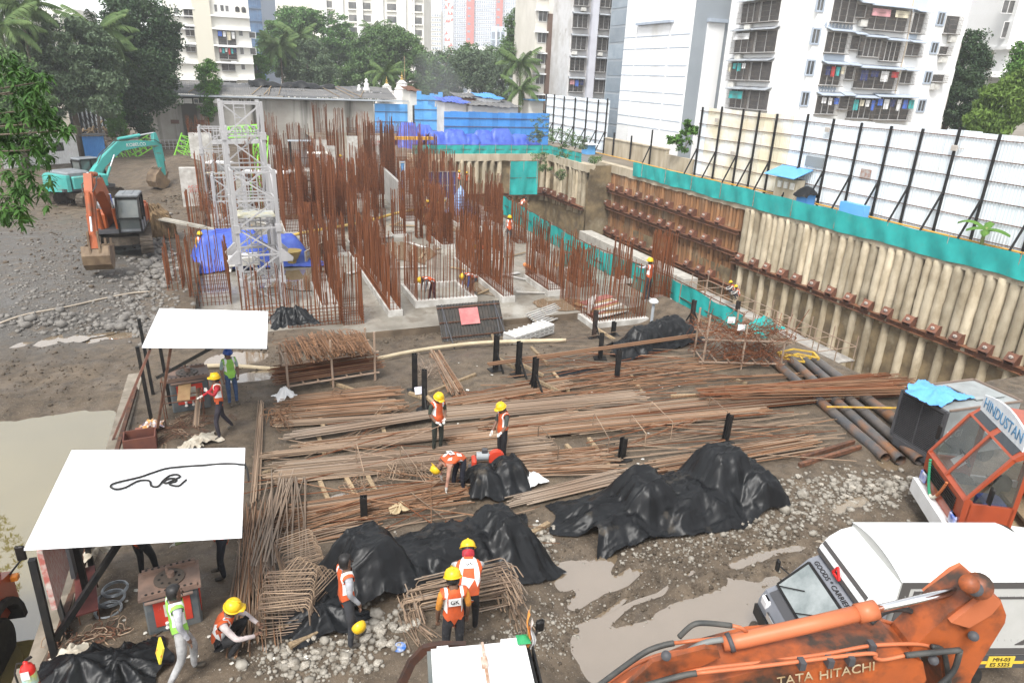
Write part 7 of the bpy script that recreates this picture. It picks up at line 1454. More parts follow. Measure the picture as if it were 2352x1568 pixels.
stack('pale grey straight bar bundle crossing over others left of the standing worker', (680,1014), (1000,964), 34, .42, R3, r=.014, lift=.2)
stack('long brown bar bundle passing behind the standing worker', (690,1037), (1310,962), 48, .6, R2, r=.012, mts=[R2,R1,R2])
stack('long narrow bar bundle starting at the far left timber', (612,1054), (1160,995), 34, .3, R2, r=.012)
stack('wide pale bar stack in the middle distance right of the standing worker', (1008,958), (1465,917), 70, .9, R2, r=.013, mts=[R2,R3])
stack('upper thin bar bundle before the leaning black posts', (1010,935), (1300,890), 36, .5, R2, r=.012, aj=.1, mts=[R2,R1])
stack('very long rust-brown bundle sweeping right to the steel pipes', (1160,990), (2050,897), 150, .62, R1, r=.012, layers=6, aj=.3, ej=.9, mts=[R1,R2,R2,M_rust], bow=9)
stack('long bar bundle under the sweeping rust-brown one', (1050,1018), (1750,948), 80, .6, R2, r=.012, mts=[R2,R1], bow=5)
stack('tangled dark red bar ends piled over the steel pipes', (1640,930), (2065,905), 90, .75, M_rust, r=.012, layers=5, ej=.7, aj=.5, lift=.42, mts=[M_rust,R1])
stack('wide grey-brown stack in front of the standing worker', (632,1094), (1255,1032), 80, 1.1, R2, r=.014, mts=[R2,R3,R2])
stack('messy brown stack beside the cutting machine', (1175,1080), (1400,1062), 64, 1.3, R2, r=.011, aj=.3, mts=[R2,R1])
stack('brown stack behind the left tarpaulin', (640,1196), (1060,1132), 70, 1.0, R2, r=.012, aj=.15, mts=[R2,R1,R1])
stack('rusty stack running under the left black tarpaulin', (650,1238), (850,1192), 60, 1.2, R1, r=.012, aj=.25, mts=[R1,R2])
stack('bright grey bars showing between the two black tarpaulins', (1190,1158), (1430,1100), 34, .55, R3, r=.014)
stack('bars poking out beyond the right black tarpaulin', (1500,1085), (1862,1020), 40, .9, R2, r=.013, aj=.15, mts=[R2,R1])
stack('short thick bar bundle lying beside the white cut ends', (1000,816), (1050,908), 44, .5, R2, r=.016, mts=[R2,R1], lift=.06)
stack('fan of pale bent bars beside the stirrup heap', (660,1095), (628,1325), 26, .95, R3, r=.014, layers=2, aj=.3)
stack('slim upright bundle at the left end of the stacks', (600,936), (586,1148), 16, .16, R2, r=.013, layers=2)
stack('long brown bundle along the left path edge', (588,1175), (592,1480), 48, .5, R2, r=.009, layers=2, aj=.25, mts=[R2,R1])
stack('thin bars leaning towards the near shelter', (572,1260), (640,1420), 26, .35, R2, r=.009, layers=2, aj=.3)
stack('scattered bars before the bar rack on the right', (1300,880), (1780,838), 16, 1.6, R1, r=.016, layers=1, aj=.6, ej=1.0)
stack('two long orange poles crossing the middle of the yard', (1130,865), (1640,790), 2, .35, R1, r=.03, layers=1, lift=.5)
stack('loose thin bars between the posts', (1180,900), (1560,868), 14, 1.8, R1, r=.011, layers=1, aj=.8, ej=1.2)
stack('loose bars left of the stone heap', (1420,1030), (1900,985), 12, 1.5, R2, r=.012, layers=1, aj=.5, ej=.9)
for k, (a, b, n) in enumerate((((1150,935),(1560,880),34),((700,1060),(1000,1020),26),((1400,1000),(1800,955),30),((900,1210),(1120,1160),20),((1250,840),(1560,812),18))):
 stack('%s set of loose crossing bars strewn over the yard' % ('farthest','leftmost','rightmost','nearest','rear')[k], a, b, n, 2.2, R2, r=.011, layers=1, aj=1.6, ej=1.6, mts=[R1,R2,M_rust], lift=.14)
def timber(label, a, b, w=.11, h=.09, lift=.05, mt=None, grp='timber bearers'):
 A, B = on(*a), on(*b); m = MB(); m.beam(A+Vector((0,0,lift)), B+Vector((0,0,lift)), w, h); return tag(m.obj('timber', mt or M_wood), label, 'timber', grp)
TB = [((735,965),(748,995)),((730,1000),(745,1045)),((868,950),(890,1020)),((735,1110),(760,1165)),((795,1100),(825,1155)),((845,1098),(866,1140)),((600,1050),(640,1042)),((600,1092),(640,1080)),((1270,858),(1305,900)),((1445,860),(1475,905)),((1352,1010),(1400,1075)),((1300,1025),(1345,1072)),((1300,915),(1330,930)),((1680,870),(1715,884)),((1540,912),(1635,910)),((640,1450),(750,1410)),((665,1490),(800,1420)),((1180,1252),(1260,1205)),((1440,1222),(1530,1195)),((1220,800),(1258,840)),((985,905),(1092,862)),((760,880),(830,905)),((860,895),(875,935)),((1130,770),(1145,830)),((890,1250),(960,1240)),((1010,930),(940,905))]
for k, (a, c) in enumerate(TB):
 lab = 'squared timber lying among the rebar stacks'
 timber(lab, a, c, grp='loose squared timbers')
def hsec(L): b = MB(); b.box((0,-.07,L/2),(.16,.016,L)); b.box((0,.07,L/2),(.16,.016,L)); b.box((0,0,L/2),(.012,.13,L)); return b.mesh('post', M_black)
HM = hsec(1.0); M_rustblk = mat('rusty_black', (.05,.032,.025), (.02,.018,.018), 4, .6); HMr = hsec(1.0); HMr.materials[0] = M_rustblk
for k, (bx, by, ty, st, lab) in enumerate(((953,898,812,0,'black steel post left of the white cut bar ends'),(975,940,850,1,'black steel post just right of the standing notice, lower of two'),(1138,850,770,1,'black steel post with timber strut below the leaning sheet screen'),(1190,862,784,1,'braced black steel post in the middle of the yard'),(1226,900,820,1,'black steel post with braces nearest the middle stacks'),(1378,824,765,0,'black steel post before the crumpled far tarpaulin'),(1416,872,802,0,'leaning black steel post right of the middle'),(1364,776,712,1,'rusty post at the corner of the big core'),(1588,745,688,1,'rusty post beside the teal net end'),(1664,1018,948,0,'black post behind the right tarpaulin, farther of two'),(1427,1056,1004,0,'black post behind the right tarpaulin, left of two'),(837,1196,1140,0,'black post at the top of the left tarpaulin'),(1140,1114,1066,0,'black post beside the cutting machine'),(1408,770,738,0,'short dark post by the core corner'),(1690,735,690,0,'rusty brown post at the far bar rack'))):
 p = on(bx, by); q = gd(bx, ty, 1); rt = thing('steel_post', lab, 'post', p, rnd(-.4,.4)); d = ray(bx, ty); t = math.hypot(p.x, p.y)/math.hypot(d.x, d.y); h = max(.5, CAM_H+d.z*t-p.z)
 link('post', HMr if 'rusty' in lab else HM, rt, M=Matrix.Rotation(rnd(-.03,.03), 4, 'X') @ Matrix.Diagonal((1,1,h,1))); b = MB(); b.box((0,0,.02),(.5,.4,.03)); b.obj('base_plate', M_black, rt)
 if st:
  for s in (-1, 1): b = MB(); b.beam((0,s*.05,h*.55),(.1,s*.45,.03),.05); b.obj('brace', M_black, rt)
  b = MB(); b.beam((.06,-.02,h*.35),(.75,-.5,.06),.12,.09); b.obj('timber_strut', M_wood, rt)
M_bigpipe = mat('steel_pipe', (.065,.066,.07), (.12,.10,.085), 1.1, .42, c3=(.20,.095,.045), s3=.9, lo3=.52, hi3=.68, spec=.4, coord='Position')
for k, (a, c, rd, lab) in enumerate((((1775,838),(2030,1062),.16,'leftmost large steel pipe with rusty open end'),((1815,835),(2066,1068),.16,'second large steel pipe, orange with rust'),((1848,836),(2110,1068),.15,'third large steel pipe of the four'),((1870,835),(2165,1060),.17,'rightmost and thickest large steel pipe beside the compressor'))):
 A, B = on(*a), on(*c); d = (B-A).normalized(); m = MB(); m.tube([A+Vector((0,0,rd)), B+Vector((0,0,rd))], rd, 22, False); m.tube([B+Vector((0,0,rd)), A+Vector((0,0,rd))], rd*.93, 22, False)
 ring = MB(); o = tag(m.obj('steel_pipe', M_bigpipe, None, True), lab, 'pipe', 'large steel pipes')
m = MB(); A, B = on(1893,958), on(2055,962); m.tube([A+Vector((0,0,.38)), B+Vector((0,0,.40))], .035, 8); tag(m.obj('yellow_pole', mat('pole_yellow', (.55,.35,.03), (.35,.2,.06), 5, .5)), 'yellow striped pole lying across the large steel pipes', 'pole')
for a, c, lab in (((1840,1055),(1960,1018),'upper of two rusty steel channels left of the pipes'),((1835,1072),(1975,1030),'lower of two rusty steel channels left of the pipes')):
 A, B = on(*a), on(*c); m = MB(); m.beam(A+Vector((0,0,.06)), B+Vector((0,0,.06)), .1, .12); tag(m.obj('steel_channel', M_rust_dark), lab, 'steel channel')
p = on(1840,835); rt = thing('trolley', 'yellow steel trolley frame with small wheels by the far bar rack', 'trolley', p, -.45); M_yel = mat('trolley_yellow', (.58,.38,.04), (.45,.28,.05), 4, .5)
for a, c in (((-.9,-.25,.3),(.5,-.3,.12)),((-.9,.25,.3),(.5,.3,.12)),((-.9,-.25,.3),(-.9,.25,.3)),((-.4,-.27,.24),(-.4,.27,.24)),((.5,-.3,.12),(.5,.3,.12)),((0,-.28,.2),(0,.28,.2)),((-.9,-.25,.3),(-.3,-.25,.5)),((-.9,.25,.3),(-.3,.25,.5)),((-.3,-.25,.5),(.5,-.3,.4)),((-.3,.25,.5),(.5,.3,.4))): b = MB(); b.beam(a, c, .05); b.obj('frame_bar', M_yel, rt)
b = MB(); b.box((.5,0,.26),(.08,.62,.3)); b.obj('toe_plate', M_yel, rt)
for s in (-.36,.36): b = MB(); b.cyl((.4,s-.03,.1),(.4,s+.03,.1),.1,12); b.obj('wheel', M_rubber, rt)
def stirrup(w, h, r=.008, mt=M_rebar, open_=False):
 c = .05; P = [(-w/2+c,-h/2,0),(w/2-c,-h/2,0),(w/2,-h/2+c,0),(w/2,h/2-c,0),(w/2-c,h/2,0),(-w/2+c,h/2,0),(-w/2,h/2-c,0),(-w/2,-h/2+c,0)]
 b = MB(); b.tube(P if open_ else P+[P[0], (-w/2+c+.01,-h/2+.0,.012)], r, 5); return b.mesh('stirrup', mt)
def heap(label, px, n, proto, spread, zmax, tilt, name='stirrup_heap', group=None, base=None, flat=False, cat='stirrups'):
 p = on(*px) if base is None else base; rt = thing(name, label, cat, p, 0, group)
 for k in range(n):
  x, y = random.gauss(0, spread[0]), random.gauss(0, spread[1]); f = math.exp(-(x/spread[0]/1.6)**2-(y/spread[1]/1.6)**2); z = rnd(.03, max(.06, zmax*f))
  link('stirrup', random.choice(proto), rt, M=Matrix.Translation((x,y,z)) @ Euler((rnd(-tilt,tilt), rnd(-tilt,tilt), rnd(0,6.28))).to_matrix().to_4x4())
 return rt
S_big = [stirrup(.75,.5,.010), stirrup(.9,.45,.010), stirrup(.55,.5,.010)]; S_med = [stirrup(.5,.3,.009,R1), stirrup(.7,.22,.009,R1)]; S_thin = [stirrup(.6,.25,.008,M_rust), stirrup(.9,.2,.008,M_rust), stirrup(.4,.3,.008,M_rust)]
heap('small pile of brown stirrups beside the white sacking at the left bar rack', (650,968), 34, S_med, (.22,.4), .35, 1.2)
heap('orange ladder-shaped stirrups lying over the rusty stack', (780,918), 14, S_med, (.3,.15), .3, .4)
heap('scrap of short bent bars in front of the bending worker', (925,1100), 90, [stirrup(.6,.12,.009,R2,True), stirrup(.35,.1,.009,R1,True), stirrup(.8,.08,.009,R2,True)], (.75,.32), .35, .5, 'offcut_heap', cat='offcuts')
for (px, ang, lab, tl) in (((695,1325),.2,'bundle of square brown stirrups nested upright, upper',.5),((665,1420),-.25,'bundle of large square stirrups standing at the left path, lower',.35),((715,1390),.9,'bundle of rectangular stirrups leaning beside the black tarpaulin',.6)):
 p = on(*px); rt = thing('stirrup_bundle', lab, 'stirrups', p, ang, 'stirrup bundles')
 for k in range(16): link('stirrup', S_big[0] if lab.endswith('upper') else S_big[1], rt, M=Matrix.Translation((rnd(-.02,.02)+.0,-.45+k*.055,.34+.01*k)) @ Euler((PI/2-tl+rnd(-.05,.05), rnd(-.08,.08), rnd(-.06,.06))).to_matrix().to_4x4())
def ubar(L, h, r, mt):
 b = MB(); c = .06; b.tube([(-L/2,-h,0),(-L/2,-c,0),(-L/2+c,0,0),(L/2-c,0,0),(L/2,-c,0),(L/2,-h,0)], r, 6); return b.mesh('u_bar', mt)
UBM = [ubar(1.95,.42,.013,M_rebar), ubar(1.8,.5,.013,M_rebar), ubar(2.0,.35,.013,M_rebar_gr)]
A, B = on(905,1400), on(1195,1385); d = (B-A); ang = math.atan2(d.y, d.x); c = (A+B)/2; rt = thing('u_bar_stack', 'stack of long U-shaped bent bars where two workers reach in', 'rebar', c, ang)
for k in range(64): link('u_bar', random.choice(UBM), rt, M=Matrix.Translation((rnd(-.22,.22), rnd(-.35,.45), .06+.0085*k)) @ Euler((rnd(-.12,.1) if k % 3 else rnd(.6,1.2), rnd(-.03,.03), rnd(-.06,.06))).to_matrix().to_4x4())
for (a, c2, lab) in (((935,1420),(975,1478),'loose thin bar bundle under the left end of the U-bar stack'),((1180,1395),(1195,1450),'loose thin bar bundle under the right end of the U-bar stack')): stack(lab, a, c2, 16, .25, R2, r=.008, layers=2, aj=.15, ej=.1, lift=.03)
for (px, lab, w, h) in (((830,1240),'',0,0),): pass
for k, (a, c2, hh) in enumerate((((820,1075),(838,1140),.75),((920,1060),(958,1112),.5),((1140,1005),(1165,1040),.5),((1235,1015),(1280,1065),.55),((1360,990),(1395,1050),.6),((1445,985),(1480,1030),.5),((1490,960),(1540,1010),.6),((1625,950),(1665,985),.6))):
 A, B = on(*a), on(*c2); b = MB(); b.tube([A, A+Vector((0,0,hh-.05)), A+Vector((.02,-.03,hh)), B+Vector((0,0,hh)), B+Vector((0,0,hh-.06)), B], .014, 6); tag(b.obj('bar_hoop', M_rebar), 'bent bar hoop standing over the rebar stacks', 'hoop', 'bar hoops over the stacks')
def rack(label, px, ang, L, D, tiers, hpost, fill):
 p = on(*px); rt = thing('bar_rack', label, 'rack', p, ang)
 for x in (0, L/2, L):
  for y in (0, D): link('upright', UB_sc, rt, M=bar_matrix(Vector((x,y,-.05)), Vector((x+rnd(-.03,.03),y,hpost+rnd(-.2,.3))), .04))
 for z in tiers:
  for y in (0, D): link('ledger', UB_sc, rt, M=bar_matrix(Vector((-.15,y,z)), Vector((L+.15,y,z)), .035))
  for k in range(7): x = L*k/6; link('transom', UB_sc, rt, M=bar_matrix(Vector((x,-.1,z+.05)), Vector((x,D+.1,z+.05)), .03))
 fill(rt, L, D, tiers); return rt
def fill_left(rt, L, D, tiers):
 me = bars_mesh(R1)
 for k in range(190): x = rnd(.1,L-.1); z = tiers[1]+.1+rnd(0,.34)*math.sin(PI*min(1,max(0,(x-.1)/(L-.2))))**.3; y0 = rnd(-.35,-.05); link('bar', me, rt, M=bar_matrix(Vector((x,y0,z-.05)), Vector((x+rnd(-.12,.12),D+rnd(0,.4),z+.04)), .019))
 for k in range(90): y = rnd(0,D); z = tiers[0]+.08+rnd(0,.28); link('bar', bars_mesh(random.choice((R1,M_rust,M_rust_dark))), rt, M=bar_matrix(Vector((-rnd(.1,.5),y,z)), Vector((L+rnd(-.2,.5),y+rnd(-.1,.1),z+rnd(-.03,.03))), .012))
 for k in range(26): link('stirrup', random.choice(S_med), rt, M=Matrix.Translation((rnd(.1,L),rnd(-.1,D),rnd(tiers[1]+.35,tiers[1]+.5))) @ Euler((rnd(-.4,.4),rnd(-.4,.4),rnd(0,6))).to_matrix().to_4x4())
rack('left scaffold bar rack stacked with rust-red cut bars on two tiers', (664,905), .10, 2.9, 1.15, (.28,1.05), 1.55, fill_left)
def fill_right(rt, L, D, tiers):
 for z, n in ((tiers[0], 110), (tiers[1], 120)):
  for k in range(n): link('stirrup', random.choice(S_thin), rt, M=Matrix.Translation((rnd(-.3,L+.2),rnd(-.3,D+.2),z+.1+rnd(0,.42))) @ Euler((rnd(-.6,.6),rnd(-.6,.6),rnd(0,6))).to_matrix().to_4x4())
  for k in range(16): x = rnd(-.4,L); link('bar', bars_mesh(M_rust), rt, M=bar_matrix(Vector((x,rnd(-.5,0),z+rnd(.1,.5))), Vector((x+rnd(.4,1.6),D+rnd(-.3,.4),z+rnd(.1,.9))), .012))
rack('far right scaffold rack heaped with tangled rusty stirrups', (1612,845), -.35, 3.0, 1.1, (.25,1.15), 1.9, fill_right)
for (px, py, z, lab) in ((1680,735,1.75,'white notice sheet hung on the far right rack, upper'),(1703,752,1.6,'white notice sheet hung on the far right rack, lower')):
 p = gz(px, py, z); b = MB(); b.box(p, (.28,.02,.24), rz=-.3); tag(b.obj('notice_sheet', M_white), lab, 'notice')
p = on(963, 912); b = MB(); b.box(p+Vector((0,0,.25)), (.3,.02,.24), R=Matrix.Rotation(-.5,3,'X')); tag(b.obj('notice_board', mat('notice_lilac', (.62,.60,.68), None)), 'pale notice sheet at the foot of the left black posts', 'notice')
p = on(1745, 800); tarp('crumpled teal net bundle lying on the far right rack', p.x, p.y, (.75,.5), .3, [(0,0,.5,.5),(.35,.1,.4,.35)], M_teal, base=p.z+.75, seed=9, nx=36, ny=30, fold=.22)
p = on(985, 858); rt = thing('cut_end_heap', 'bristly heap of pale cut bar ends beside the thick bundle', 'offcuts', p)
for k in range(110): x, y = random.gauss(0,.25), random.gauss(0,.55); a = rnd(0,6.28); link('bar', bars_mesh(M_rebar_gr), rt, M=bar_matrix(Vector((x,y,rnd(.02,.2))), Vector((x+.35*math.cos(a),y+.35*math.sin(a),rnd(.05,.45))), .007))
for (px, py, w, h, lab, bs) in ((655,918,.32,.5,'crumpled white sacking at the left bar rack',2),(1218,1112,.35,.3,'crumpled white plastic beside the grey bars',3),(915,1177,.22,.12,'brown stained cloth on the rear stack',4)):
 p = on(px, py); tarp(lab, p.x, p.y, (w,w*.8), .3, [(0,0,h*.7,w*.6)], M_white if bs < 4 else mat('tan_cloth', (.42,.33,.2), None), base=p.z+.08, seed=bs, nx=24, ny=20, fold=.12, name='sacking')
def tarp_px(label, c, half, ang, peaks, seed, **kw): p = on(*c); return tarp(label, p.x, p.y, half, ang, peaks, M_tarp_black, seed=seed, **kw)
A, B = on(770,1330), on(1240,1210); an = math.atan2(B.y-A.y, B.x-A.x)
tarp_px('left big black tarpaulin peaked over rebar behind the worker with the hat', (1005,1290), (2.55,1.0), an, [(-1.45,.1,1.05,.5,.25,.4),(-.4,.1,.5,.5,.6,.4),(.75,.15,.62,.5,.5,.35),(1.65,.1,.95,.45,.22,.4)], 11, nx=110, ny=60, fold=.13)
A, B = on(1290,1200), on(1815,1080); an = math.atan2(B.y-A.y, B.x-A.x)
tarp_px('right big black tarpaulin with two tall peaks', (1550,1168), (2.95,1.1), an, [(-1.9,-.1,.42,.45,.4,.45),(-.85,.2,1.0,.45,.3,.35),(.35,.1,.55,.5,.7,.5),(1.55,.3,1.25,.5,.35,.3),(2.2,.0,.85,.45,.2,.5)], 12, nx=110, ny=60, fold=.13)
tarp_px('dusty black tarpaulin over the machine beside the bending worker', (1140,1120), (.85,.6), -.1, [(-.35,.0,.6,.3,.15,.25),(.35,.1,.75,.3,.2,.2)], 13, nx=44, ny=36, fold=.15)
tarp_px('black tarpaulin crumpled at the near left corner', (225,1560), (.95,.6), .1, [(-.2,.1,.45,.55),(.35,0,.35,.5)], 14, nx=50, ny=40, fold=.14)
tarp_px('far black tarpaulin sagging over rails before the far right rack', (1500,795), (2.3,.8), .18, [(-1.4,-.1,.45,.4,.4,.2),(-.3,.2,.8,.4,.5,.2),(.9,.2,.95,.4,.6,.2),(1.8,.1,.6,.4,.2,.2)], 15, nx=80, ny=40, fold=.16)
p = on(680, 800); tarp('grey-black plastic heap on the left bar rack corner', p.x-.1, p.y-.5, (.75,.65), .2, [(-.25,.05,.6,.4),(.2,.1,.5,.4)], M_tarp_black, base=p.z+1.25, seed=16, nx=40, ny=34, fold=.2)
tarp_px('flat scrap of black plastic on the ground by the braced posts', (1330,858), (1.0,.35), .1, [(0,0,.08,.5)], 17, nx=40, ny=20)
tarp_px('black plastic draped low at the end of the left tarpaulin', (745,1425), (.75,.5), .2, [(0,.1,.3,.5)], 18, nx=40, ny=30, fold=.12)
m = MB(); P = [on(x, y)+Vector((0,0,.09)) for x, y in ((410,850),(520,845),(640,852),(720,840),(800,838),(870,828),(930,815),(1010,802),(1100,792),(1200,788),(1300,786))]; m.tube(smooth_path(P), .085, 8); tag(m.obj('canvas_hose', mat('cream_hose', (.50,.42,.29), (.40,.33,.22), 2, .8), None, True), 'cream canvas hose snaking behind the bar racks', 'hose')
m = MB(); P = [on(x, y)+Vector((0,0,.05)) for x, y in ((0,745),(60,725),(160,706),(230,690),(300,676),(345,672))]; m.tube(smooth_path(P), .04, 6); tag(m.obj('thin_hose', mat('hose_pale', (.40,.34,.27), None), None, True), 'thin pale hose lying across the stone fill', 'hose')
M_roofw = mat('roof_white', (.66,.67,.69), (.58,.58,.58), .5, .45, c3=(.5,.46,.40), s3=1.6, lo3=.68, hi3=.85)
def shelter(label, corners, z, nz):
 P = [gz(x, y, z) for x, y in corners]; base = (P[0]+P[2])/2; rt = thing('work_shelter', label, 'shelter', (base.x, base.y, 0))
 b = MB(); n = 64; rows = []
 for j in range(n*4+1):
  t = j/(n*4); a = P[0].lerp(P[3], t); c = P[1].lerp(P[2], t); o = .03*(1 if (j % 4) in (1, 2) else 0); rows += [a+Vector((0,0,o-.10*t+.05)), c+Vector((0,0,o-.10*t+.05))]
 b.add(rows, [(2*j, 2*j+1, 2*j+3, 2*j+2) for j in range(n*4)]); b.obj('roof', M_roofw, rt, world=True)
 for k in (0, .5, 1): b = MB(); a, c = P[0].lerp(P[1], .05+.9*k), P[3].lerp(P[2], .05+.9*k); b.beam(a.lerp(c,.06)+Vector((0,0,-.06)), a.lerp(c,.94)+Vector((0,0,-.14)), .05, .07); b.obj('rafter', M_black, rt, world=True)
 for k in (.14,.86): b = MB(); b.beam(P[0].lerp(P[3],k)+Vector((0,0,-.1-.08*k)), P[1].lerp(P[2],k)+Vector((0,0,-.1-.08*k)), .07, .09); b.obj('purlin', M_black, rt, world=True)
 return rt, P
rt, P = shelter('smaller white sheet-roofed shelter at the back by the bar bender', ((367,713),(616,720),(613,797),(325,795)), 2.75, 40)
for k, (x, y, tx) in enumerate(((352,985,0),(392,930,0),(352,905,0))):
 p = on(x, y) if x > 345 else on(360, y); b = MB(); b.beam((p.x,p.y,p.z-.1),(p.x-.05,p.y,2.6),.09,.09); b.obj('post', M_black, rt, world=True)
a, c = on(372,935)+Vector((0,0,1.0)), gz(490,797,2.6); b = MB(); b.beam(a, c, .07, .09); b.obj('brace', M_black, rt, world=True); a, c = on(365,1005)+Vector((0,0,.3)), gz(392,800,2.6); b = MB(); b.beam(a, c, .06, .06); b.obj('brace', M_rust_dark, rt, world=True)
rt2, P2 = shelter('large white sheet-roofed shelter over the bar bending machine', ((166,1041),(564,1035),(555,1229),(53,1258)), 2.8, 60)
for (x, y, dx) in ((-3.55,10.7,.05),(-3.5,13.6,.05),(-3.3,12.2,0)): b = MB(); b.beam((x,y,-.2),(x+dx,y,2.72),.1,.1); b.obj('post', M_black, rt2, world=True)
b = MB(); b.beam((-3.5,10.75,1.05),(-2.2,11.4,2.62),.08,.1); b.obj('brace', M_black, rt2, world=True); b = MB(); b.bbox((-3.58,11.2,1.3),(-3.5,12.3,2.5)); b.obj('notice_panel', mat('panel_stripes', (.55,.5,.46), (.4,.12,.1), 6, .7, stretch=(1,12,1)), rt2, world=True); b = MB(); b.bbox((-3.57,12.5,.9),(-3.5,13.4,2.4)); b.obj('side_panel', M_darkgrey, rt2, world=True)
b = MB(); cp = [(2285,1280),(2262,1150),(2200,1128),(2060,1122),(1880,1135),(1560,1160),(1400,1205),(1280,1245),(1060,1298),(1015,1330),(1060,1355),(1150,1340),(1270,1280),(1370,1278),(1390,1325),(1450,1330),(1500,1275),(1560,1230),(1630,1222),(1652,1242),(1600,1268),(1530,1300),(1500,1285),(1560,1258),(1615,1262),(1612,1285),(1560,1300),(1570,1318),(1640,1325),(1680,1295),(1712,1268)]
def onroof(x, y): p = gz(x, y, 2.8); v = (p.y-P2[0].y)/(P2[3].y-P2[0].y); return gz(x, y, 2.8-.10*min(1, max(0, v))+.05+.062)
pts = [onroof(x/4, 784+y/4) for x, y in cp]; b.tube(smooth_path(pts), .018, 6); tag(b.obj('black_cable', M_rubber, None, True), 'looped black cable lying on the large white shelter roof', 'cable')
rt = thing('water_kerb', 'muddy concrete kerb with steel channel along the flooded edge', 'kerb', (-3.75,8,-.3))
for k in range(9): b = MB(); v0 = 6.5+k*2.0; zt = float(yard_base(np.array([-3.3]), np.array([v0+1]))[0])+.04; b.bbox((-4.0,v0,-.6),(-3.55,v0+1.97,zt)); b.obj('kerb_block', mat('kerb_concrete', (.27,.235,.19), (.18,.155,.12), 2, .9, bump=.3), rt, world=True)
b = MB(); b.beam((-3.62,6.6,.95),(-3.62,12.5,.55),.1,.1); b.beam((-3.62,12.5,.5),(-3.62,23,.12),.1,.1); b.obj('channel_rail', M_rust_dark, rt, world=True)
b = MB(); b.beam(on(246,1042)+Vector((0,0,.0)), gz(345,802,2.55), .06, .06); b.obj('leaning_rail', mat('rail_red', (.22,.10,.07), (.1,.07,.06), 3, .6), rt, world=True)
def bender(label, px, ang, s=1.0, sheets=True):
 p = on(*px); rt = thing('bar_bender', label, 'machine', p, ang); rt.scale = (s,)*3; M_bg = mat('bender_grey', (.075,.09,.10), (.12,.125,.125), 4, .5); M_rd = mat('bender_red', (.55,.05,.03), (.45,.05,.03), 3, .45)
 b = MB(); b.cbox((0,0,.42),(.86,.66,.80),.03); b.obj('cabinet', M_bg, rt); b = MB(); b.box((0,-.338,.46),(.58,.012,.50)); b.obj('front_panel', M_rd, rt); b = MB(); b.box((.438,0,.46),(.012,.42,.5)); b.obj('side_panel', M_rd, rt)
 M_tp = mat('worn_plate', (.20,.13,.10), (.12,.085,.07), 3, .5)
 b = MB(); b.box((0,0,.86),(.98,.74,.05)); b.obj('table', M_tp, rt); b = MB(); b.cyl((0,.02,.885),(0,.02,.91),.25,26); dsk = b.obj('disc', mat('dark_disc', (.07,.055,.045), None, rough=.5), rt)
 for k in range(8): a = k*PI/4; b = MB(); b.cyl((.16*math.cos(a),.02+.16*math.sin(a),.91),(.16*math.cos(a),.02+.16*math.sin(a),.916),.025,8); link('hole', b.mesh('hole', M_black), dsk)
 b = MB(); b.cyl((.03,.05,.91),(.03,.05,1.0),.06,12); b.cyl((-.02,.12,.91),(-.02,.12,1.08),.03,8); b.obj('bending_pin', M_tp, rt)
 for y in (-.33,.34):
  b = MB(); b.box((0,y,.905),(.86,.075,.05)); br = b.obj('stop_bar', M_tp, rt)
  for k in range(8): b = MB(); b.cyl((-.36+k*.1,y,.93),(-.36+k*.1,y,.937),.024,8); link('hole', b.mesh('hole', M_black), br)
 b = MB(); b.cyl((-.4,-.40,.80),(.35,-.40,.80),.03,8); b.obj('roller', M_tp, rt)
 if sheets: b = MB(); b.box((.0,-.347,.52),(.27,.006,.26)); b.obj('paper_label', mat('paper', (.62,.60,.54), (.5,.46,.38), 8, .8), rt); text_obj('Ja', .09, Matrix.Translation((-.19,-.347,.60)) @ RX, M_redtext, rt, world=False)
 for x in (-.12,.04): b = MB(); b.lathe([(.035,-.02),(.04,.0),(.02,.03),(.03,.1)], 8, (x,-.37,.18)); b.obj('socket', M_acw, rt)
 return rt
bender('bar bending machine with red panel under the large shelter', (405,1420), .08); bender('bar bending machine with red panel under the smaller shelter', (440,930), .12, 1.25)
p = on(432, 958); A = on(430,965); b = MB(); t = on(436,930); b.beam(A+Vector((0,-.2,.75)), t+Vector((0,-.2,1.0)), .34, .04); tag(b.obj('feed_plank', M_ply), 'worn plywood plank laid against the smaller shelter bending machine', 'plank')
for (x0, y0, x1, y1, h, lab) in ((382,980,470,968,.75,'rusty bar trestle before the smaller shelter machine, nearer'),(375,925,450,915,.7,'rusty bar trestle before the smaller shelter machine, farther')):
 A, B = on(x0,y0), on(x1,y1); b = MB(); b.tube([A, A+Vector((0,0,h)), B+Vector((0,0,h)), B], .02, 6); b.tube([A+Vector((0,.5,0)), A+Vector((0,.5,h)), B+Vector((0,.5,h)), B+Vector((0,.5,0))], .02, 6); b.beam(A+Vector((0,0,h*.9)), A+Vector((0,.5,h*.9)), .03); b.beam(B+Vector((0,0,h*.9)), B+Vector((0,.5,h*.9)), .03); tag(b.obj('bar_trestle', M_rust_dark), lab, 'trestle')
stack('few straight bars fed towards the smaller shelter machine', (458,1030), (466,915), 7, .14, R2, r=.012, layers=1, lift=.72, aj=.03, ej=.1)
heap('loose rusty offcuts around the smaller shelter machine', (420,985), 46, [stirrup(.7,.08,.009,M_rust_dark,True), stirrup(.45,.1,.009,R2,True)], (.45,.5), .12, .2, 'offcut_heap', cat='offcuts')
heap('curly rusty offcuts beside the near black tarpaulin', (215,1470), 44, [stirrup(.25,.12,.009,M_rebar,True), stirrup(.18,.1,.009,M_rust_dark,True)], (.28,.2), .12, .5, 'offcut_heap', cat='offcuts')
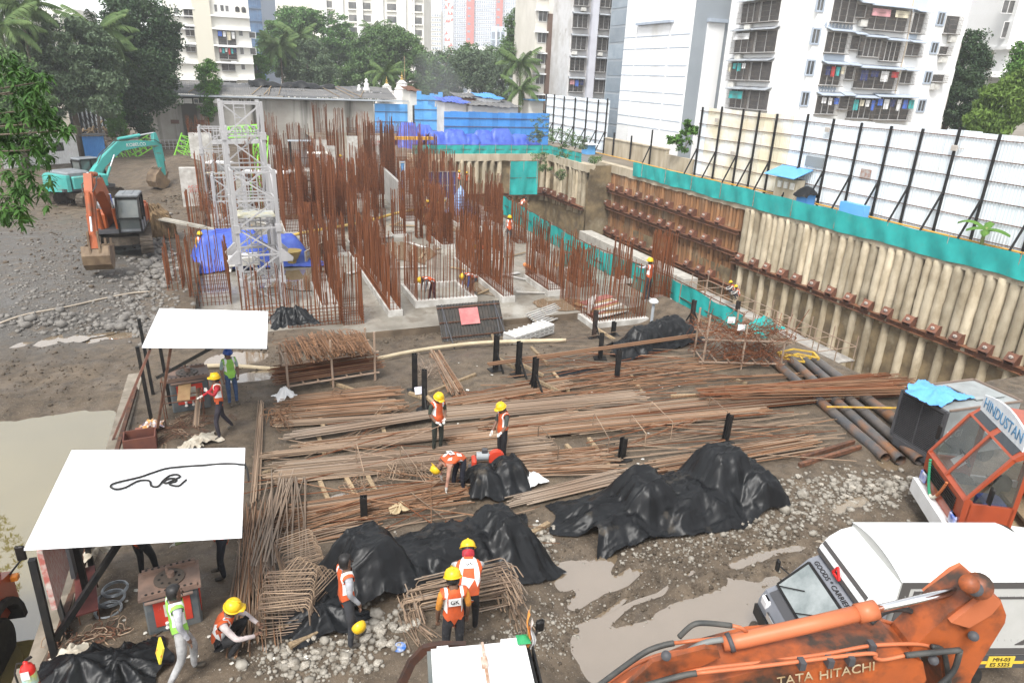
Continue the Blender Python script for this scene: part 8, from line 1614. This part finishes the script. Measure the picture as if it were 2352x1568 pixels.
p = on(207,1395); rt = thing('bench', 'bench of dark red plywood on bent bar legs under the large shelter', 'bench', p, .18); b = MB(); b.box((0,0,.42),(.34,1.35,.03)); b.obj('seat', mat('dark_red_ply', (.13,.035,.03), (.10,.03,.026), 4, .45), rt)
for y in (-.55,.55): b = MB(); b.tube([(-.15,y,0),(-.15,y,.4),(.15,y,.4),(.15,y,0)], .014, 6); b.obj('leg', M_rust_dark, rt)
M_wire = mat('wire_steel', (.42,.45,.48), (.30,.32,.34), 8, .35, metal=.6)
for (px, py, z, rd, lab) in ((250,1405,.03,.22,'lowest galvanised wire coil beside the bench'),(258,1385,.10,.23,'middle galvanised wire coil beside the bench'),(268,1370,.17,.22,'topmost galvanised wire coil beside the bench')):
 p = on(px, py); b = MB()
 for k in range(7): rr2 = rd*rnd(.9,1.06); b.tube([p+Vector((rr2*math.cos(t*PI/12),rr2*math.sin(t*PI/12),z+.008*k+rnd(-.004,.004))) for t in range(25)], .009, 5)
 tag(b.obj('wire_coil', M_wire, None, True), lab, 'wire coil', 'wire coils')
p = on(282,1392-80); b = MB()
p = Vector((-3.45,9.35,.9)); rt = thing('fire_extinguisher', 'red fire extinguisher hung on a rusty post by the water', 'extinguisher', p); b = MB(); b.lathe([(.085,0),(.095,.02),(.095,.36),(.07,.43),(.03,.46),(.03,.5)], 16, (0,0,.55)); b.obj('body', mat('ext_red', (.6,.025,.02), None, rough=.3), rt, True)
b = MB(); b.lathe([(.097,.10),(.097,.30)], 16, (0,0,.55)); b.obj('label_band', mat('ext_label', (.62,.62,.10), (.25,.5,.7), 5, .5), rt); b = MB(); b.box((-.01,-.1,.88),(.1,.006,.14)); b.obj('tag', M_white, rt); b = MB(); b.tube([(0,0,1.03),(-.1,0,1.05),(-.15,-.02,.9),(-.14,-.02,.6),(-.1,-.05,.55)], .014, 6); b.obj('hose', M_rubber, rt); b = MB(); b.beam((0,.02,1.05),(.08,.02,1.1),.02,.04); b.obj('handle', M_black, rt)
b = MB(); b.beam((.1,.06,-1.0),(.04,.06,.9),.06); b.obj('post', M_rust_dark, rt)
rt = thing('rusty_stand', 'rusty steel trestle stand at the water edge below the extinguisher', 'stand', (-3.55,8.9,.5))
for a, c in (((-.1,-.5,-.6),(-.18,-.55,.45)),((.0,.1,-.5),(-.12,.05,.75)),((-.18,-.55,.42),(-.12,.2,.75)),((-.15,.2,.78),(.15,.2,.8)),((.1,.3,-.5),(.15,.2,.8))): b = MB(); b.beam(a, c, .06); b.obj('bar', M_rust_dark, rt)
M_sack = mat('sack_white', (.52,.48,.40), (.38,.33,.26), 5, .85)
for (px, py, w, lab, sd) in ((165,1512,.27,'white cement sack near the black tarpaulin corner',21),(232,1312,.24,'pale sack lying on the end of the bench',22),(465,1015,.45,'torn white plastic sacks below the smaller shelter machine',23),(440,1030,.3,'white plastic sack beside the brown crate',24)):
 p = on(px, py); tarp(lab, p.x, p.y, (w,w*.65), .4, [(0,0,.16,w*.8)], M_sack, base=p.z+(.43 if sd == 22 else 0), seed=sd, nx=26, ny=20, fold=.1, name='sack')['category'] = 'sack'
p = on(325,1025); rt = thing('crate', 'open brown plywood crate of scrap beside the kerb', 'crate', p, .05); M_cr = mat('crate_red', (.16,.06,.04), (.12,.05,.04), 3, .6)
for c, d in (((0,-.28,.2),(.8,.03,.4)),((0,.28,.2),(.8,.03,.4)),((-.385,0,.2),(.03,.53,.4)),((.385,0,.2),(.03,.53,.4)),((0,0,.02),(.74,.53,.03))): b = MB(); b.box(c, d); b.obj('side', M_cr, rt)
b = MB(); p = on(335,995); b.box(p+Vector((0,0,.1)),(.55,.4,.03)); b.box(p+Vector((0,0,.03)),(.5,.35,.08)); tag(b.obj('red_board', mat('board_salmon', (.42,.16,.11), None)), 'salmon board lying behind the brown crate', 'board'); p = on(352,990); tarp('crumpled orange and navy bag on the salmon board', p.x, p.y, (.3,.2), .2, [(0,0,.2,.2)], mat('bag_mixed', (.05,.06,.16), (.62,.3,.05), 7, .6, c3=(.7,.7,.7), s3=9), base=p.z+.12, seed=31, nx=24, ny=18, fold=.12, name='bag')['category'] = 'bag'
p = on(350,1425); b = MB(); b.cbox(p+Vector((0,0,.14)),(.16,.2,.26),.04); tag(b.obj('foot_pedal', mat('pedal_yellow', (.5,.36,.04), (.3,.2,.04), 6, .6)), 'yellow foot pedal on the floor by the near bending machine', 'pedal')
b = MB(); P = [on(x, y)+Vector((0,0,.03)) for x, y in ((352,1430),(340,1450),(360,1458),(392,1440))]; b.tube(P, .014, 6); tag(b.obj('pedal_cable', M_hose), 'grey cable looping from the yellow pedal', 'cable'); b = MB(); P = [on(x, y)+Vector((0,0,.02)) for x, y in ((280,1520),(330,1480),(385,1440))]; b.tube(P, .012, 6); tag(b.obj('bar_on_floor', M_rust_dark), 'single long bar lying on the shelter floor', 'bar')
p = on(140,1450); b = MB(); b.grid(lambda s, t: p+Vector((-.05+.30*s-.1*t, .55-.9*s, .55*math.sin(PI*min(1,t*.9+.1))**.6*(1-.4*s)+.02)), 10, 8); tag(b.obj('rubber_sheet', M_rubber, None, True), 'curved black rubber sheet propped at the water edge', 'rubber sheet')
p = on(1112,1082); rt = thing('cutting_machine', 'red abrasive cutting machine with a grey motor', 'machine', p, -.25); M_cm = mat('machine_red', (.60,.06,.03), None, rough=.45)
b = MB(); b.cbox((-.28,0,.22),(.12,.36,.42),.03); b.obj('guard', M_cm, rt); b = MB(); b.cyl((.32,-.08,.42),(.32,.08,.42),.22,18); b.box((.32,0,.2),(.3,.14,.4)); b.obj('blade_cover', M_cm, rt, False); b = MB(); b.cyl((-.22,0,.48),(.1,0,.48),.12,16); b.cyl((.1,0,.48),(.22,0,.48),.06,10); b.obj('motor', mat('motor_grey', (.28,.30,.31), None, rough=.5), rt); b = MB(); b.cbox((.0,0,.65),(.16,.12,.12),.02); b.obj('switch_box', M_cm if False else M_darkgrey, rt); b = MB(); b.box((0,0,.08),(.85,.42,.08)); b.obj('base', M_darkgrey, rt)
M_paper = mat('litter', (.65,.64,.60), (.45,.42,.36), 5, .8, rand=.2)
lm = MB(); lm.add([(-.5,-.4,0),(.1,-.5,.1),(.5,.1,0),(.2,.5,.15),(-.4,.4,.03)], [(0,1,4),(1,2,3,4)]); lme = lm.mesh('paper_scrap', M_paper)
for k in range(70):
 px, py = random.choice(((300,1400,60,60),(560,1480,60,40),(1350,900,180,60),(1500,870,120,30),(700,1480,80,40),(1000,870,100,60),(1500,1050,150,30),(1100,1230,150,60)))[0:2], 0
 cx, cy = px; q = on(cx+random.gauss(0,70), cy+random.gauss(0,35)); s = rnd(.04,.12)
 if q.x < -3.4: continue
 tag(link('paper_scrap', lme, M=Matrix.Translation(q+Vector((0,0,.02))) @ Matrix.Rotation(rnd(0,6), 4, 'Z') @ Matrix.Diagonal((s,s,s,1))), 'small pale paper scrap trodden into the yard ground', 'litter', 'litter scraps')
p = on(918,1487); b = MB(); b.cyl(p+Vector((0,0,.01)), p+Vector((0,0,.025)), .11, 18); tag(b.obj('round_lid', mat('lid_blue', (.03,.13,.42), (.5,.5,.5), 7, .4)), 'round blue lid lying in the rubble at the bottom', 'lid')
#  people
M_skin = mat('skin', (.16,.085,.055), (.13,.07,.045), 6, .55); M_hair = mat('hair', (.012,.011,.011), None, rough=.5)
M_vo = mat('vest_orange', (.60,.10,.025), (.42,.075,.022), 5, .7, bump=.6, bscale=9, dist=.03, c3=(.34,.10,.05), s3=8, lo3=.62, hi3=.8); M_vg = mat('vest_green', (.28,.58,.09), (.20,.42,.07), 5, .7, bump=.6, bscale=9, dist=.03); M_refl = mat('reflective', (.72,.73,.72), None, rough=.35)
M_hely = mat('helmet_yellow', (.72,.46,.015), (.64,.40,.015), 3, .35); M_helb = mat('cap_blue', (.02,.07,.30), None, rough=.5); M_glove = mat('glove', (.62,.60,.56), None, rough=.8); M_boot = mat('boot', (.035,.032,.03), (.10,.085,.065), 6, .7)
def cloth(name, c, c2=None, sc=5): return mat(name, c, c2 or tuple(x*.55 for x in c), sc, .85, bump=.6, bscale=9, dist=.03, c3=tuple(x*.5+.04 for x in c), s3=9, lo3=.6, hi3=.75)
BASE = dict(pel=(0,0,.93), bel=(0,0,1.10), che=(0,.0,1.30), nck=(0,0,1.46), hed=(0,.02,1.56), top=(0,.0,1.66), shL=(-.17,0,1.40), elL=(-.22,-.02,1.14), haL=(-.22,.06,.90), fgL=(-.215,.09,.80), shR=(.17,0,1.40), elR=(.22,-.02,1.14), haR=(.22,.06,.90), fgR=(.215,.09,.80),
   hiL=(-.09,0,.88), knL=(-.10,.02,.48), anL=(-.10,-.02,.09), toL=(-.11,.15,.04), hiR=(.09,0,.88), knR=(.10,.02,.48), anR=(.10,-.02,.09), toR=(.11,.15,.04))
RAD = dict(pel=(.15,.105), bel=(.135,.10), che=(.155,.105), nck=(.058,.058), hed=(.080,.095), top=(.058,.066), shL=(.066,.066), shR=(.066,.066), elL=(.046,.046), elR=(.046,.046), haL=(.033,.033), haR=(.033,.033), fgL=(.028,.018), fgR=(.028,.018), hiL=(.094,.09), hiR=(.094,.09), knL=(.064,.064), knR=(.064,.064), anL=(.046,.046), anR=(.046,.046), toL=(.042,.032), toR=(.042,.032))
EDG = [('pel','bel'),('bel','che'),('che','nck'),('nck','hed'),('hed','top'),('che','shL'),('shL','elL'),('elL','haL'),('haL','fgL'),('che','shR'),('shR','elR'),('elR','haR'),('haR','fgR'),('pel','hiL'),('hiL','knL'),('knL','anL'),('anL','toL'),('pel','hiR'),('hiR','knR'),('knR','anR'),('anR','toR')]
KIND = {('pel','bel'):'t',('bel','che'):'t',('che','nck'):'t',('nck','hed'):'h',('hed','top'):'h',('che','shL'):'t',('che','shR'):'t',('shL','elL'):'u',('shR','elR'):'u',('elL','haL'):'f',('elR','haR'):'f',('haL','fgL'):'g',('haR','fgR'):'g',('anL','toL'):'b',('anR','toR'):'b'}
def person(label, pos, heading, pose=None, vest='o', shirt=(.10,.11,.09), pants=(.03,.032,.035), helmet='y', gloves=False, sleeves='long', hair=True, patch=False, scale=1.0, skin=None, scarf=None, sub=1, lookdown=0.0):
 J = {k: Vector(v) for k, v in BASE.items()}
 for k, v in (pose or {}).items(): J[k] = Vector(v)
 names = list(J); ix = {n: i for i, n in enumerate(names)}
 me = bpy.data.meshes.new('tmp'); me.from_pydata([J[n][:] for n in names], [(ix[a], ix[b]) for a, b in EDG], []); o = bpy.data.objects.new('tmp', me)
 md = o.modifiers.new('s', 'SKIN'); md.use_smooth_shade = True; md.branch_smoothing = .3
 for n in names: sv = me.skin_vertices[0].data[ix[n]]; sv.radius = RAD[n]; sv.use_root = (n == 'pel')
 ss = o.modifiers.new('u', 'SUBSURF'); ss.levels = sub; ss.render_levels = sub
 bm_ = evaluate(o); V = np.zeros(len(bm_.vertices)*3); bm_.vertices.foreach_get('co', V); V = V.reshape(-1, 3); N = np.zeros(len(bm_.vertices)*3); bm_.vertices.foreach_get('normal', N); N = N.reshape(-1, 3)
 F = [tuple(p.vertices) for p in bm_.polygons]; bpy.data.objects.remove(o); bpy.data.meshes.remove(bm_); bpy.data.meshes.remove(me)
 C = np.array([V[list(f)].mean(0) for f in F]); best = np.full(len(F), 1e9); kd = np.array(['l']*len(F)); tt = np.zeros(len(F))
 for e in EDG:
  a, b = np.array(J[e[0]]), np.array(J[e[1]]); d = b-a; t = np.clip(((C-a)@d)/(d@d), 0, 1); dist = np.linalg.norm(C-a-t[:, None]*d, axis=1)/(np.mean(RAD[e[0]])*(1-t)+np.mean(RAD[e[1]])*t)
  w = dist < best; best[w] = dist[w]; kd[w] = KIND.get(e, 'l'); tt[w] = t[w]
 mi = {'h':0,'t':1,'u':1,'l':2,'b':3}; mi['f'] = 1 if sleeves == 'long' else 0; mi['g'] = 4 if gloves else 0
 mats = [skin or M_skin, cloth('shirt_%.2f_%.2f_%.2f' % shirt, shirt), cloth('trousers_%.2f_%.2f_%.2f' % pants, pants), M_boot, M_glove, M_hair]
 B = MB(); B.v = [tuple(v) for v in V]; B.f = list(F); B.mi = [mi[k] for k in kd]
 hd = J['hed']; up = (J['top']-J['nck']).normalized(); fw = Vector((0,1,0)); fw = (fw-up*fw.dot(up)); fw = fw.normalized() if fw.length > .2 else Vector((0,0,-1)); rt_ = fw.cross(up).normalized()
 B.mat(0); B.add([hd+fw*.088+up*.03, hd+fw*.088-up*.022+rt_*.016, hd+fw*.088-up*.022-rt_*.016, hd+fw*.118-up*.018], [(0,1,3),(0,3,2),(1,2,3)])
 for s in (-1, 1):
  B.mat(5); B.box(hd+fw*.086+rt_*.03*s+up*.022, (.02,.012,.012)); B.mat(0); B.box(hd+rt_*.083*s, (.016,.035,.05))
 B.mat(5); B.box(hd+fw*.084-up*.05, (.045,.014,.010))
 for sd in 'LR':
  h0, f0 = J['ha'+sd], J['fg'+sd]; dr = (f0-h0).normalized(); sx = Vector((1,0,0)) if abs(dr.x) < .7 else Vector((0,1,0)); sx = (sx-dr*sx.dot(dr)).normalized(); nm = dr.cross(sx); B.mat(mi['g'])
  for q in range(4): w = (q-1.5)*.016; L = (.062,.075,.078,.066)[q]; p0 = f0+sx*w; B.tube([p0, p0+dr*L*.55+nm*.008, p0+dr*L*.85+nm*.03], [.0085,.008,.006], 5)
  sg = 1 if (sd == 'L') else -1; p0 = h0.lerp(f0, .35)+sx*.02*sg; B.tube([p0, p0+sx*.03*sg+dr*.03, p0+sx*.03*sg+dr*.065+nm*.012], [.010,.0095,.007], 5)
 rt = thing('person', label, 'person', pos, heading, 'workers'); rt.scale = (scale*1.11,)*3
 body = B.mesh('body', mats, True); link('body', body, rt)
 if vest:
  sel = [i for i in range(len(F)) if kd[i] == 't' and (C[i][2] > J['pel'].z-.03 or True) and best[i] < 9]; used = sorted({v for i in sel for v in F[i]}); rm = {v: k for k, v in enumerate(used)}; W = V[used]+N[used]*.02
  ax = (J['che']-J['pel']); Lx = ax.length; ax = ax.normalized(); vb = MB(); vb.v = [tuple(w) for w in W]; vb.f = [tuple(rm[v] for v in F[i]) for i in sel]; vb.mi = []
  sx = (J['shR']-J['shL']).normalized()
  for i in sel:
   c = Vector(C[i]); t = (c-J['pel']).dot(ax)/Lx; x = abs((c-J['che']).dot(sx)); vb.mi.append(1 if (.40 < t < .52) or (t >= .52 and .08 < x < .118) else 0)
  link('vest', vb.mesh('vest', [M_vo if vest == 'o' else M_vg, M_refl], True), rt)
  if patch:
   nb = -(fw if abs((J['che']-J['pel']).normalized().z) > .7 else Vector((0,0,-1))); ctr = J['che'].lerp(J['bel'], .25)+nb*.135; zz = ax; xx = zz.cross(nb).normalized(); Rm = Matrix((xx, zz, nb)).transposed(); b = MB(); b.box(ctr, (.18,.13,.01), R=Rm); pt = b.obj('back_patch', M_white, rt); text_obj('GK', .09, Matrix.Translation(ctr+nb*.008) @ Rm.to_4x4(), M_black, rt, world=False)
 hc = J['hed']+up*.045
 Rm = Matrix((rt_, fw, up)).transposed().to_4x4()
 if helmet in ('y', 'b'):
  b = MB(); b.M = Matrix.Translation(hc) @ Rm; b.lathe([(.118,0),(.122,.02),(.116,.065),(.092,.105),(.055,.128),(.012,.135)], 20); b.box((0,.01,.125),(.03,.17,.025)); b.prism_z([(-.085,.08),(.085,.08),(.07,.165),(0,.185),(-.07,.165)], .0, .014); b.lathe([(.118,-.004),(.136,-.004),(.136,.008),(.118,.012)], 20); b.obj('helmet', M_hely if helmet == 'y' else M_helb, rt, True)
 if helmet is None or hair:
  b = MB(); b.M = Matrix.Translation(J['hed']+up*.03-fw*.012) @ Rm; b.lathe([(.088,-.075),(.097,-.03),(.098,.03),(.088,.075),(.055,.105),(.01,.114)], 16); b.v = [(x, y, z) for x, y, z in b.v]
  hb = b.mesh('hair', M_hair, True)
  for v in hb.vertices:
   q = v.co-J['hed']; f = q.dot(fw); u = q.dot(up)
   if f > .02 and u < .07: v.co -= fw*(f-.0)*.75
  link('hair', hb, rt)
 if scarf: b = MB(); b.M = Matrix.Translation(J['nck']+up*.03) @ Rm; b.lathe([(.085,-.05),(.10,-.01),(.095,.05),(.08,.08)], 14); b.obj('scarf', cloth('scarf_%.2f' % scarf[0], scarf), rt, True)
 return rt
def ph(px, py): return on(px, py)
cr, sr = math.cos, math.sin
look_down = dict(hed=(0,.06,1.545), top=(0,.08,1.645))
P_hold = dict(hed=(.01,.06,1.545), top=(.01,.085,1.64), elL=(-.22,.0,1.15), haL=(-.10,.18,1.0), fgL=(-.04,.24,.97), elR=(.23,.0,1.14), haR=(.16,.18,.98), fgR=(.10,.25,.95))
P_stride = dict(knL=(-.10,.16,.50), anL=(-.11,.12,.10), toL=(-.11,.28,.05), knR=(.10,-.04,.49), anR=(.11,-.26,.14), toR=(.11,-.12,.05))
P_bend = dict(pel=(0,-.16,.88), bel=(0,-.02,1.0), che=(0,.20,1.06), nck=(0,.38,1.07), hed=(0,.48,1.03), top=(0,.58,1.04), shL=(-.17,.27,1.03), elL=(-.20,.32,.77), haL=(-.18,.36,.52), fgL=(-.17,.38,.43), shR=(.17,.27,1.03), elR=(.20,.34,.78), haR=(.18,.38,.53), fgR=(.17,.40,.44), hiL=(-.09,-.15,.84), hiR=(.09,-.15,.84), knL=(-.11,-.08,.46), knR=(.11,-.02,.46), anL=(-.11,-.12,.09), anR=(.11,.02,.09), toL=(-.12,.05,.04), toR=(.12,.19,.04))
P_bendlow = dict(P_bend, che=(0,.22,.94), nck=(0,.40,.88), hed=(0,.49,.82), top=(0,.57,.77), shL=(-.17,.29,.90), shR=(.17,.29,.90), elL=(-.18,.33,.62), haL=(-.16,.36,.34), fgL=(-.15,.37,.22), elR=(.2,.30,.64), haR=(.19,.30,.45), fgR=(.18,.30,.36), bel=(0,.0,.96))
P_crouch = dict(pel=(0,-.14,.30), bel=(0,-.06,.45), che=(0,.04,.62), nck=(0,.12,.77), hed=(.02,.17,.86), top=(.03,.17,.96), shL=(-.18,.05,.70), elL=(-.26,.25,.50), haL=(-.14,.45,.42), fgL=(-.08,.50,.41), shR=(.18,.05,.70), elR=(.26,.25,.50), haR=(.12,.46,.42), fgR=(.05,.51,.41), hiL=(-.10,-.10,.27), hiR=(.10,-.10,.27), knL=(-.20,.28,.46), knR=(.18,.30,.46), anL=(-.16,.06,.09), anR=(.15,.08,.09), toL=(-.19,.24,.04), toR=(.18,.26,.04))
P_reach = dict(P_bend, che=(0,.14,1.16), nck=(0,.28,1.26), hed=(0,.36,1.30), top=(0,.42,1.38), bel=(0,-.04,1.03), shL=(-.17,.18,1.18), shR=(.17,.18,1.18), elL=(-.23,.38,1.02), haL=(-.18,.58,.90), fgL=(-.16,.66,.86), elR=(.23,.38,1.0), haR=(.2,.58,.86), fgR=(.19,.66,.82))
P_point = dict(look_down, elL=(-.32,.12,1.2), haL=(-.44,.32,1.16), fgL=(-.48,.40,1.15), elR=(.20,.06,1.12), haR=(.12,.22,.92), fgR=(.10,.28,.86))
P_pull = dict(P_stride, elL=(-.34,.10,1.26), haL=(-.10,.24,1.30), fgL=(-.01,.26,1.31), elR=(.24,.14,1.16), haR=(.16,.36,1.08), fgR=(.13,.44,1.07), knL=(-.22,.14,.48), anL=(-.34,.10,.09), toL=(-.40,.24,.05))
person('worker in orange vest and yellow helmet standing holding a long bar', ph(1005,1038), math.radians(196), P_hold, shirt=(.045,.055,.04), pants=(.03,.035,.028), gloves=True, sleeves='short')
b = MB(); A, B = ph(1005,1038)+Vector((.05,-.25,.98)), on(790,1088)+Vector((0,0,.35)); b.tube([A, B], .011, 6); tag(b.obj('held_bar', M_rebar), 'long bar held at the waist by the standing worker', 'bar')
person('worker in orange vest pointing beside the red cutting machine', ph(1152,1064), math.radians(100), dict(P_point), shirt=(.05,.055,.05), pants=(.015,.015,.018), gloves=True, sleeves='short')
person('worker in orange vest bent double reaching to the bars', ph(1048,1128), math.radians(105), P_bendlow, shirt=(.55,.30,.22), pants=(.02,.022,.035), gloves=True, patch=True)
person('man in bright green vest and blue cap with hands at his sides', ph(537,930), math.radians(200), dict(haL=(-.19,.10,.93), fgL=(-.16,.12,.84)), vest='g', shirt=(.33,.45,.42), pants=(.05,.09,.19), helmet='b', sleeves='short')
person('worker in red shirt and orange vest feeding bars into the bender', ph(512,995), math.radians(95), P_pull, shirt=(.50,.03,.04), pants=(.035,.03,.04), gloves=True)
person('worker at the left of the near bending machine, half hidden by the roof', ph(350,1318), math.radians(-40), P_reach, shirt=(.08,.06,.05), pants=(.02,.02,.022), gloves=True, sleeves='short')
person('worker in olive sleeves at the right of the near bending machine', ph(505,1325), math.radians(75), P_reach, shirt=(.24,.28,.13), pants=(.02,.022,.03), gloves=True)
person('man in bright green vest walking with a yellow magazine', ph(432,1560), math.radians(-75), dict(P_stride, hed=(.03,.02,1.56)), vest='g', shirt=(.50,.50,.54), pants=(.42,.42,.42), helmet=None)
p = ph(432,1560); b = MB(); b.box(p+Vector((-.32,.05,.66)), (.03,.24,.32), R=Euler((.15,.25,.3)).to_matrix()); tag(b.obj('magazine', mat('magazine_yellow', (.75,.62,.06), (.65,.08,.06), 4.5, .5, lo=.55, hi=.6)), 'yellow and red magazine in the hand of the green vest man', 'magazine')
person('worker in yellow helmet squatting at the path edge', ph(522,1500), math.radians(-105), P_crouch, shirt=(.55,.48,.47), pants=(.02,.02,.022), patch=False)
person('bare-headed man in checked shirt and orange vest holding his helmet', ph(803,1482), math.radians(-80), dict(knL=(-.10,.08,.48), anL=(-.10,.16,.12), toL=(-.10,.32,.08), haR=(.20,.12,.92), fgR=(.19,.14,.83)), shirt=(.42,.43,.46), pants=(.045,.047,.055), helmet=None)
p = ph(803,1482); rt = thing('held_helmet', 'yellow helmet held upside down by the bare-headed man', 'helmet', p+Vector((.12,-.30,.68))); b = MB(); b.M = Matrix.Rotation(1.9, 4, 'X') @ Matrix.Rotation(.3, 4, 'Y'); b.lathe([(.118,0),(.122,.02),(.116,.065),(.092,.105),(.055,.128),(.012,.135)], 18); b.obj('shell', M_hely, rt, True); b = MB(); b.M = Matrix.Rotation(1.9, 4, 'X') @ Matrix.Rotation(.3, 4, 'Y'); b.lathe([(.104,.004),(.10,.04),(.05,.09)], 14); b.obj('lining', M_white, rt, True)
person('worker with red scarf bending over the U-bar stack', ph(1075,1450), math.radians(-15), P_reach, shirt=(.66,.66,.66), pants=(.02,.02,.022), helmet='y', scarf=(.5,.03,.05), sleeves='short', patch=True)
person('worker seen from behind with lettered vest above the white cab roof', ph(1040,1528), math.radians(-8), look_down, shirt=(.70,.28,.04), pants=(.03,.03,.035), helmet='y', sleeves='short', patch=True)
def pit(px, py, z=Z): return gz(px, py, z)
person('worker in orange vest leaning inside the lift core, left of two', pit(990,690), math.radians(100), P_bend, shirt=(.12,.12,.13), pants=(.09,.03,.035), helmet='y')
person('worker in blue shirt with one foot up inside the lift core', pit(1084,680), math.radians(105), dict(P_bend, knL=(-.11,.16,.62), anL=(-.11,.12,.30), toL=(-.11,.26,.26)), shirt=(.05,.08,.25), pants=(.05,.055,.07), helmet='y')
person('worker at the teal net beside the dark red cage', pit(1484,690,-.3), math.radians(20), dict(elL=(-.36,.1,1.36), haL=(-.5,.2,1.42), fgL=(-.56,.22,1.43)), shirt=(.5,.53,.56), pants=(.05,.05,.06), helmet='y', scale=1.15)
person('bare-headed worker leaning over the teal net above the trench', pit(1196,500), math.radians(-70), P_reach, shirt=(.55,.45,.35), pants=(.05,.04,.07), helmet=None)
person('worker crouching over the yellow pipeline', pit(988,496), math.radians(110), P_crouch, shirt=(.04,.05,.07), pants=(.03,.045,.08), helmet='y', scale=1.1)
person('worker in orange vest and jeans under the far scaffold, right of two', pit(784,405), math.radians(200), None, shirt=(.3,.28,.25), pants=(.05,.08,.16), helmet='y', scale=1.15)
person('worker in orange vest by the far columns, left of two', pit(757,398), math.radians(10), None, shirt=(.6,.6,.6), pants=(.05,.05,.06), helmet='y', scale=1.1)
person('worker in amber shirt standing among the bars left of the crane', pit(468,610), math.radians(190), dict(elL=(-.34,.0,1.2), haL=(-.30,.12,1.0), fgL=(-.28,.16,.92)), shirt=(.55,.27,.03), pants=(.05,.05,.055), helmet='y')
person('worker half hidden behind the right wall cage', pit(1115,612), math.radians(60), P_bend, shirt=(.1,.1,.12), pants=(.06,.05,.06), helmet='y')
person('worker standing behind the far end of the right wall cage', pit(1168,560), math.radians(180), None, shirt=(.45,.3,.25), pants=(.06,.05,.05), helmet='y')
for (px, py, lab) in ((1055,405,'worker in yellow helmet behind the shuttering, left of the tall teal screen'),(1072,408,'second worker in yellow helmet close to the tall teal screen')):
 person(lab, gd(px, py, 72)-Vector((0,0,1.3)), math.radians(180), None, shirt=(.5,.45,.4), pants=(.05,.05,.06), helmet='y')
for (px, py, lab) in ((1682,668,'worker sitting on the trench walkway, upper of two'),(1694,678,'worker sitting on the trench walkway, lower of two')):
 q = gu(px, py, 34.6); person(lab, q-Vector((0,0,.35)), math.radians(60), P_crouch, shirt=(.6,.58,.55), pants=(.06,.06,.07), helmet='y')
person('driver sitting in the orange excavator cab', EXO+Vector((.72,-.75,1.28)), math.radians(177), dict(P_crouch, knL=(-.15,.35,.35), knR=(.15,.35,.35), anL=(-.15,.38,.05), anR=(.15,.38,.05), toL=(-.15,.5,.03), toR=(.15,.5,.03)), shirt=(.35,.06,.08), pants=(.3,.33,.4), helmet=None)
#  air
b = MB(); b.bbox((-420,-60,-12), (620,760,140)); hz = b.obj('haze', []); hz['kind'] = 'stuff'; hz['label'] = 'thin humid haze over the site'
hm = bpy.data.materials.new('haze'); hm.use_nodes = True; n = hm.node_tree.nodes; n.remove(n['Principled BSDF']); pv = n.new('ShaderNodeVolumePrincipled'); pv.inputs['Color'].default_value = (.86,.90,.94,1); pv.inputs['Density'].default_value = .0006; pv.inputs['Anisotropy'].default_value = .2
hm.node_tree.links.new(pv.outputs[0], n['Material Output'].inputs['Volume']); hz.data.materials.clear(); hz.data.materials.append(hm)
sm = hm.copy(); sm.name = 'smoke'; sm.node_tree.nodes['Principled Volume'].inputs['Density'].default_value = .03; sm.node_tree.nodes['Principled Volume'].inputs['Color'].default_value = (.9,.92,.95,1)
bm = bmesh.new()
bmesh.ops.create_icosphere(bm, subdivisions=3, radius=1); me = bpy.data.meshes.new('smoke'); bm.to_mesh(me); bm.free(); me.materials.append(sm); c = gd(1012, 200, 97)
stuff(link('smoke', me, M=Matrix.Translation(c) @ Matrix.Rotation(-.6, 4, 'Y') @ Matrix.Diagonal((3.2,2.2,5.5,1))), 'faint smoke drifting up behind the blue shacks')
bpy.data.scenes.remove(SCRATCH)
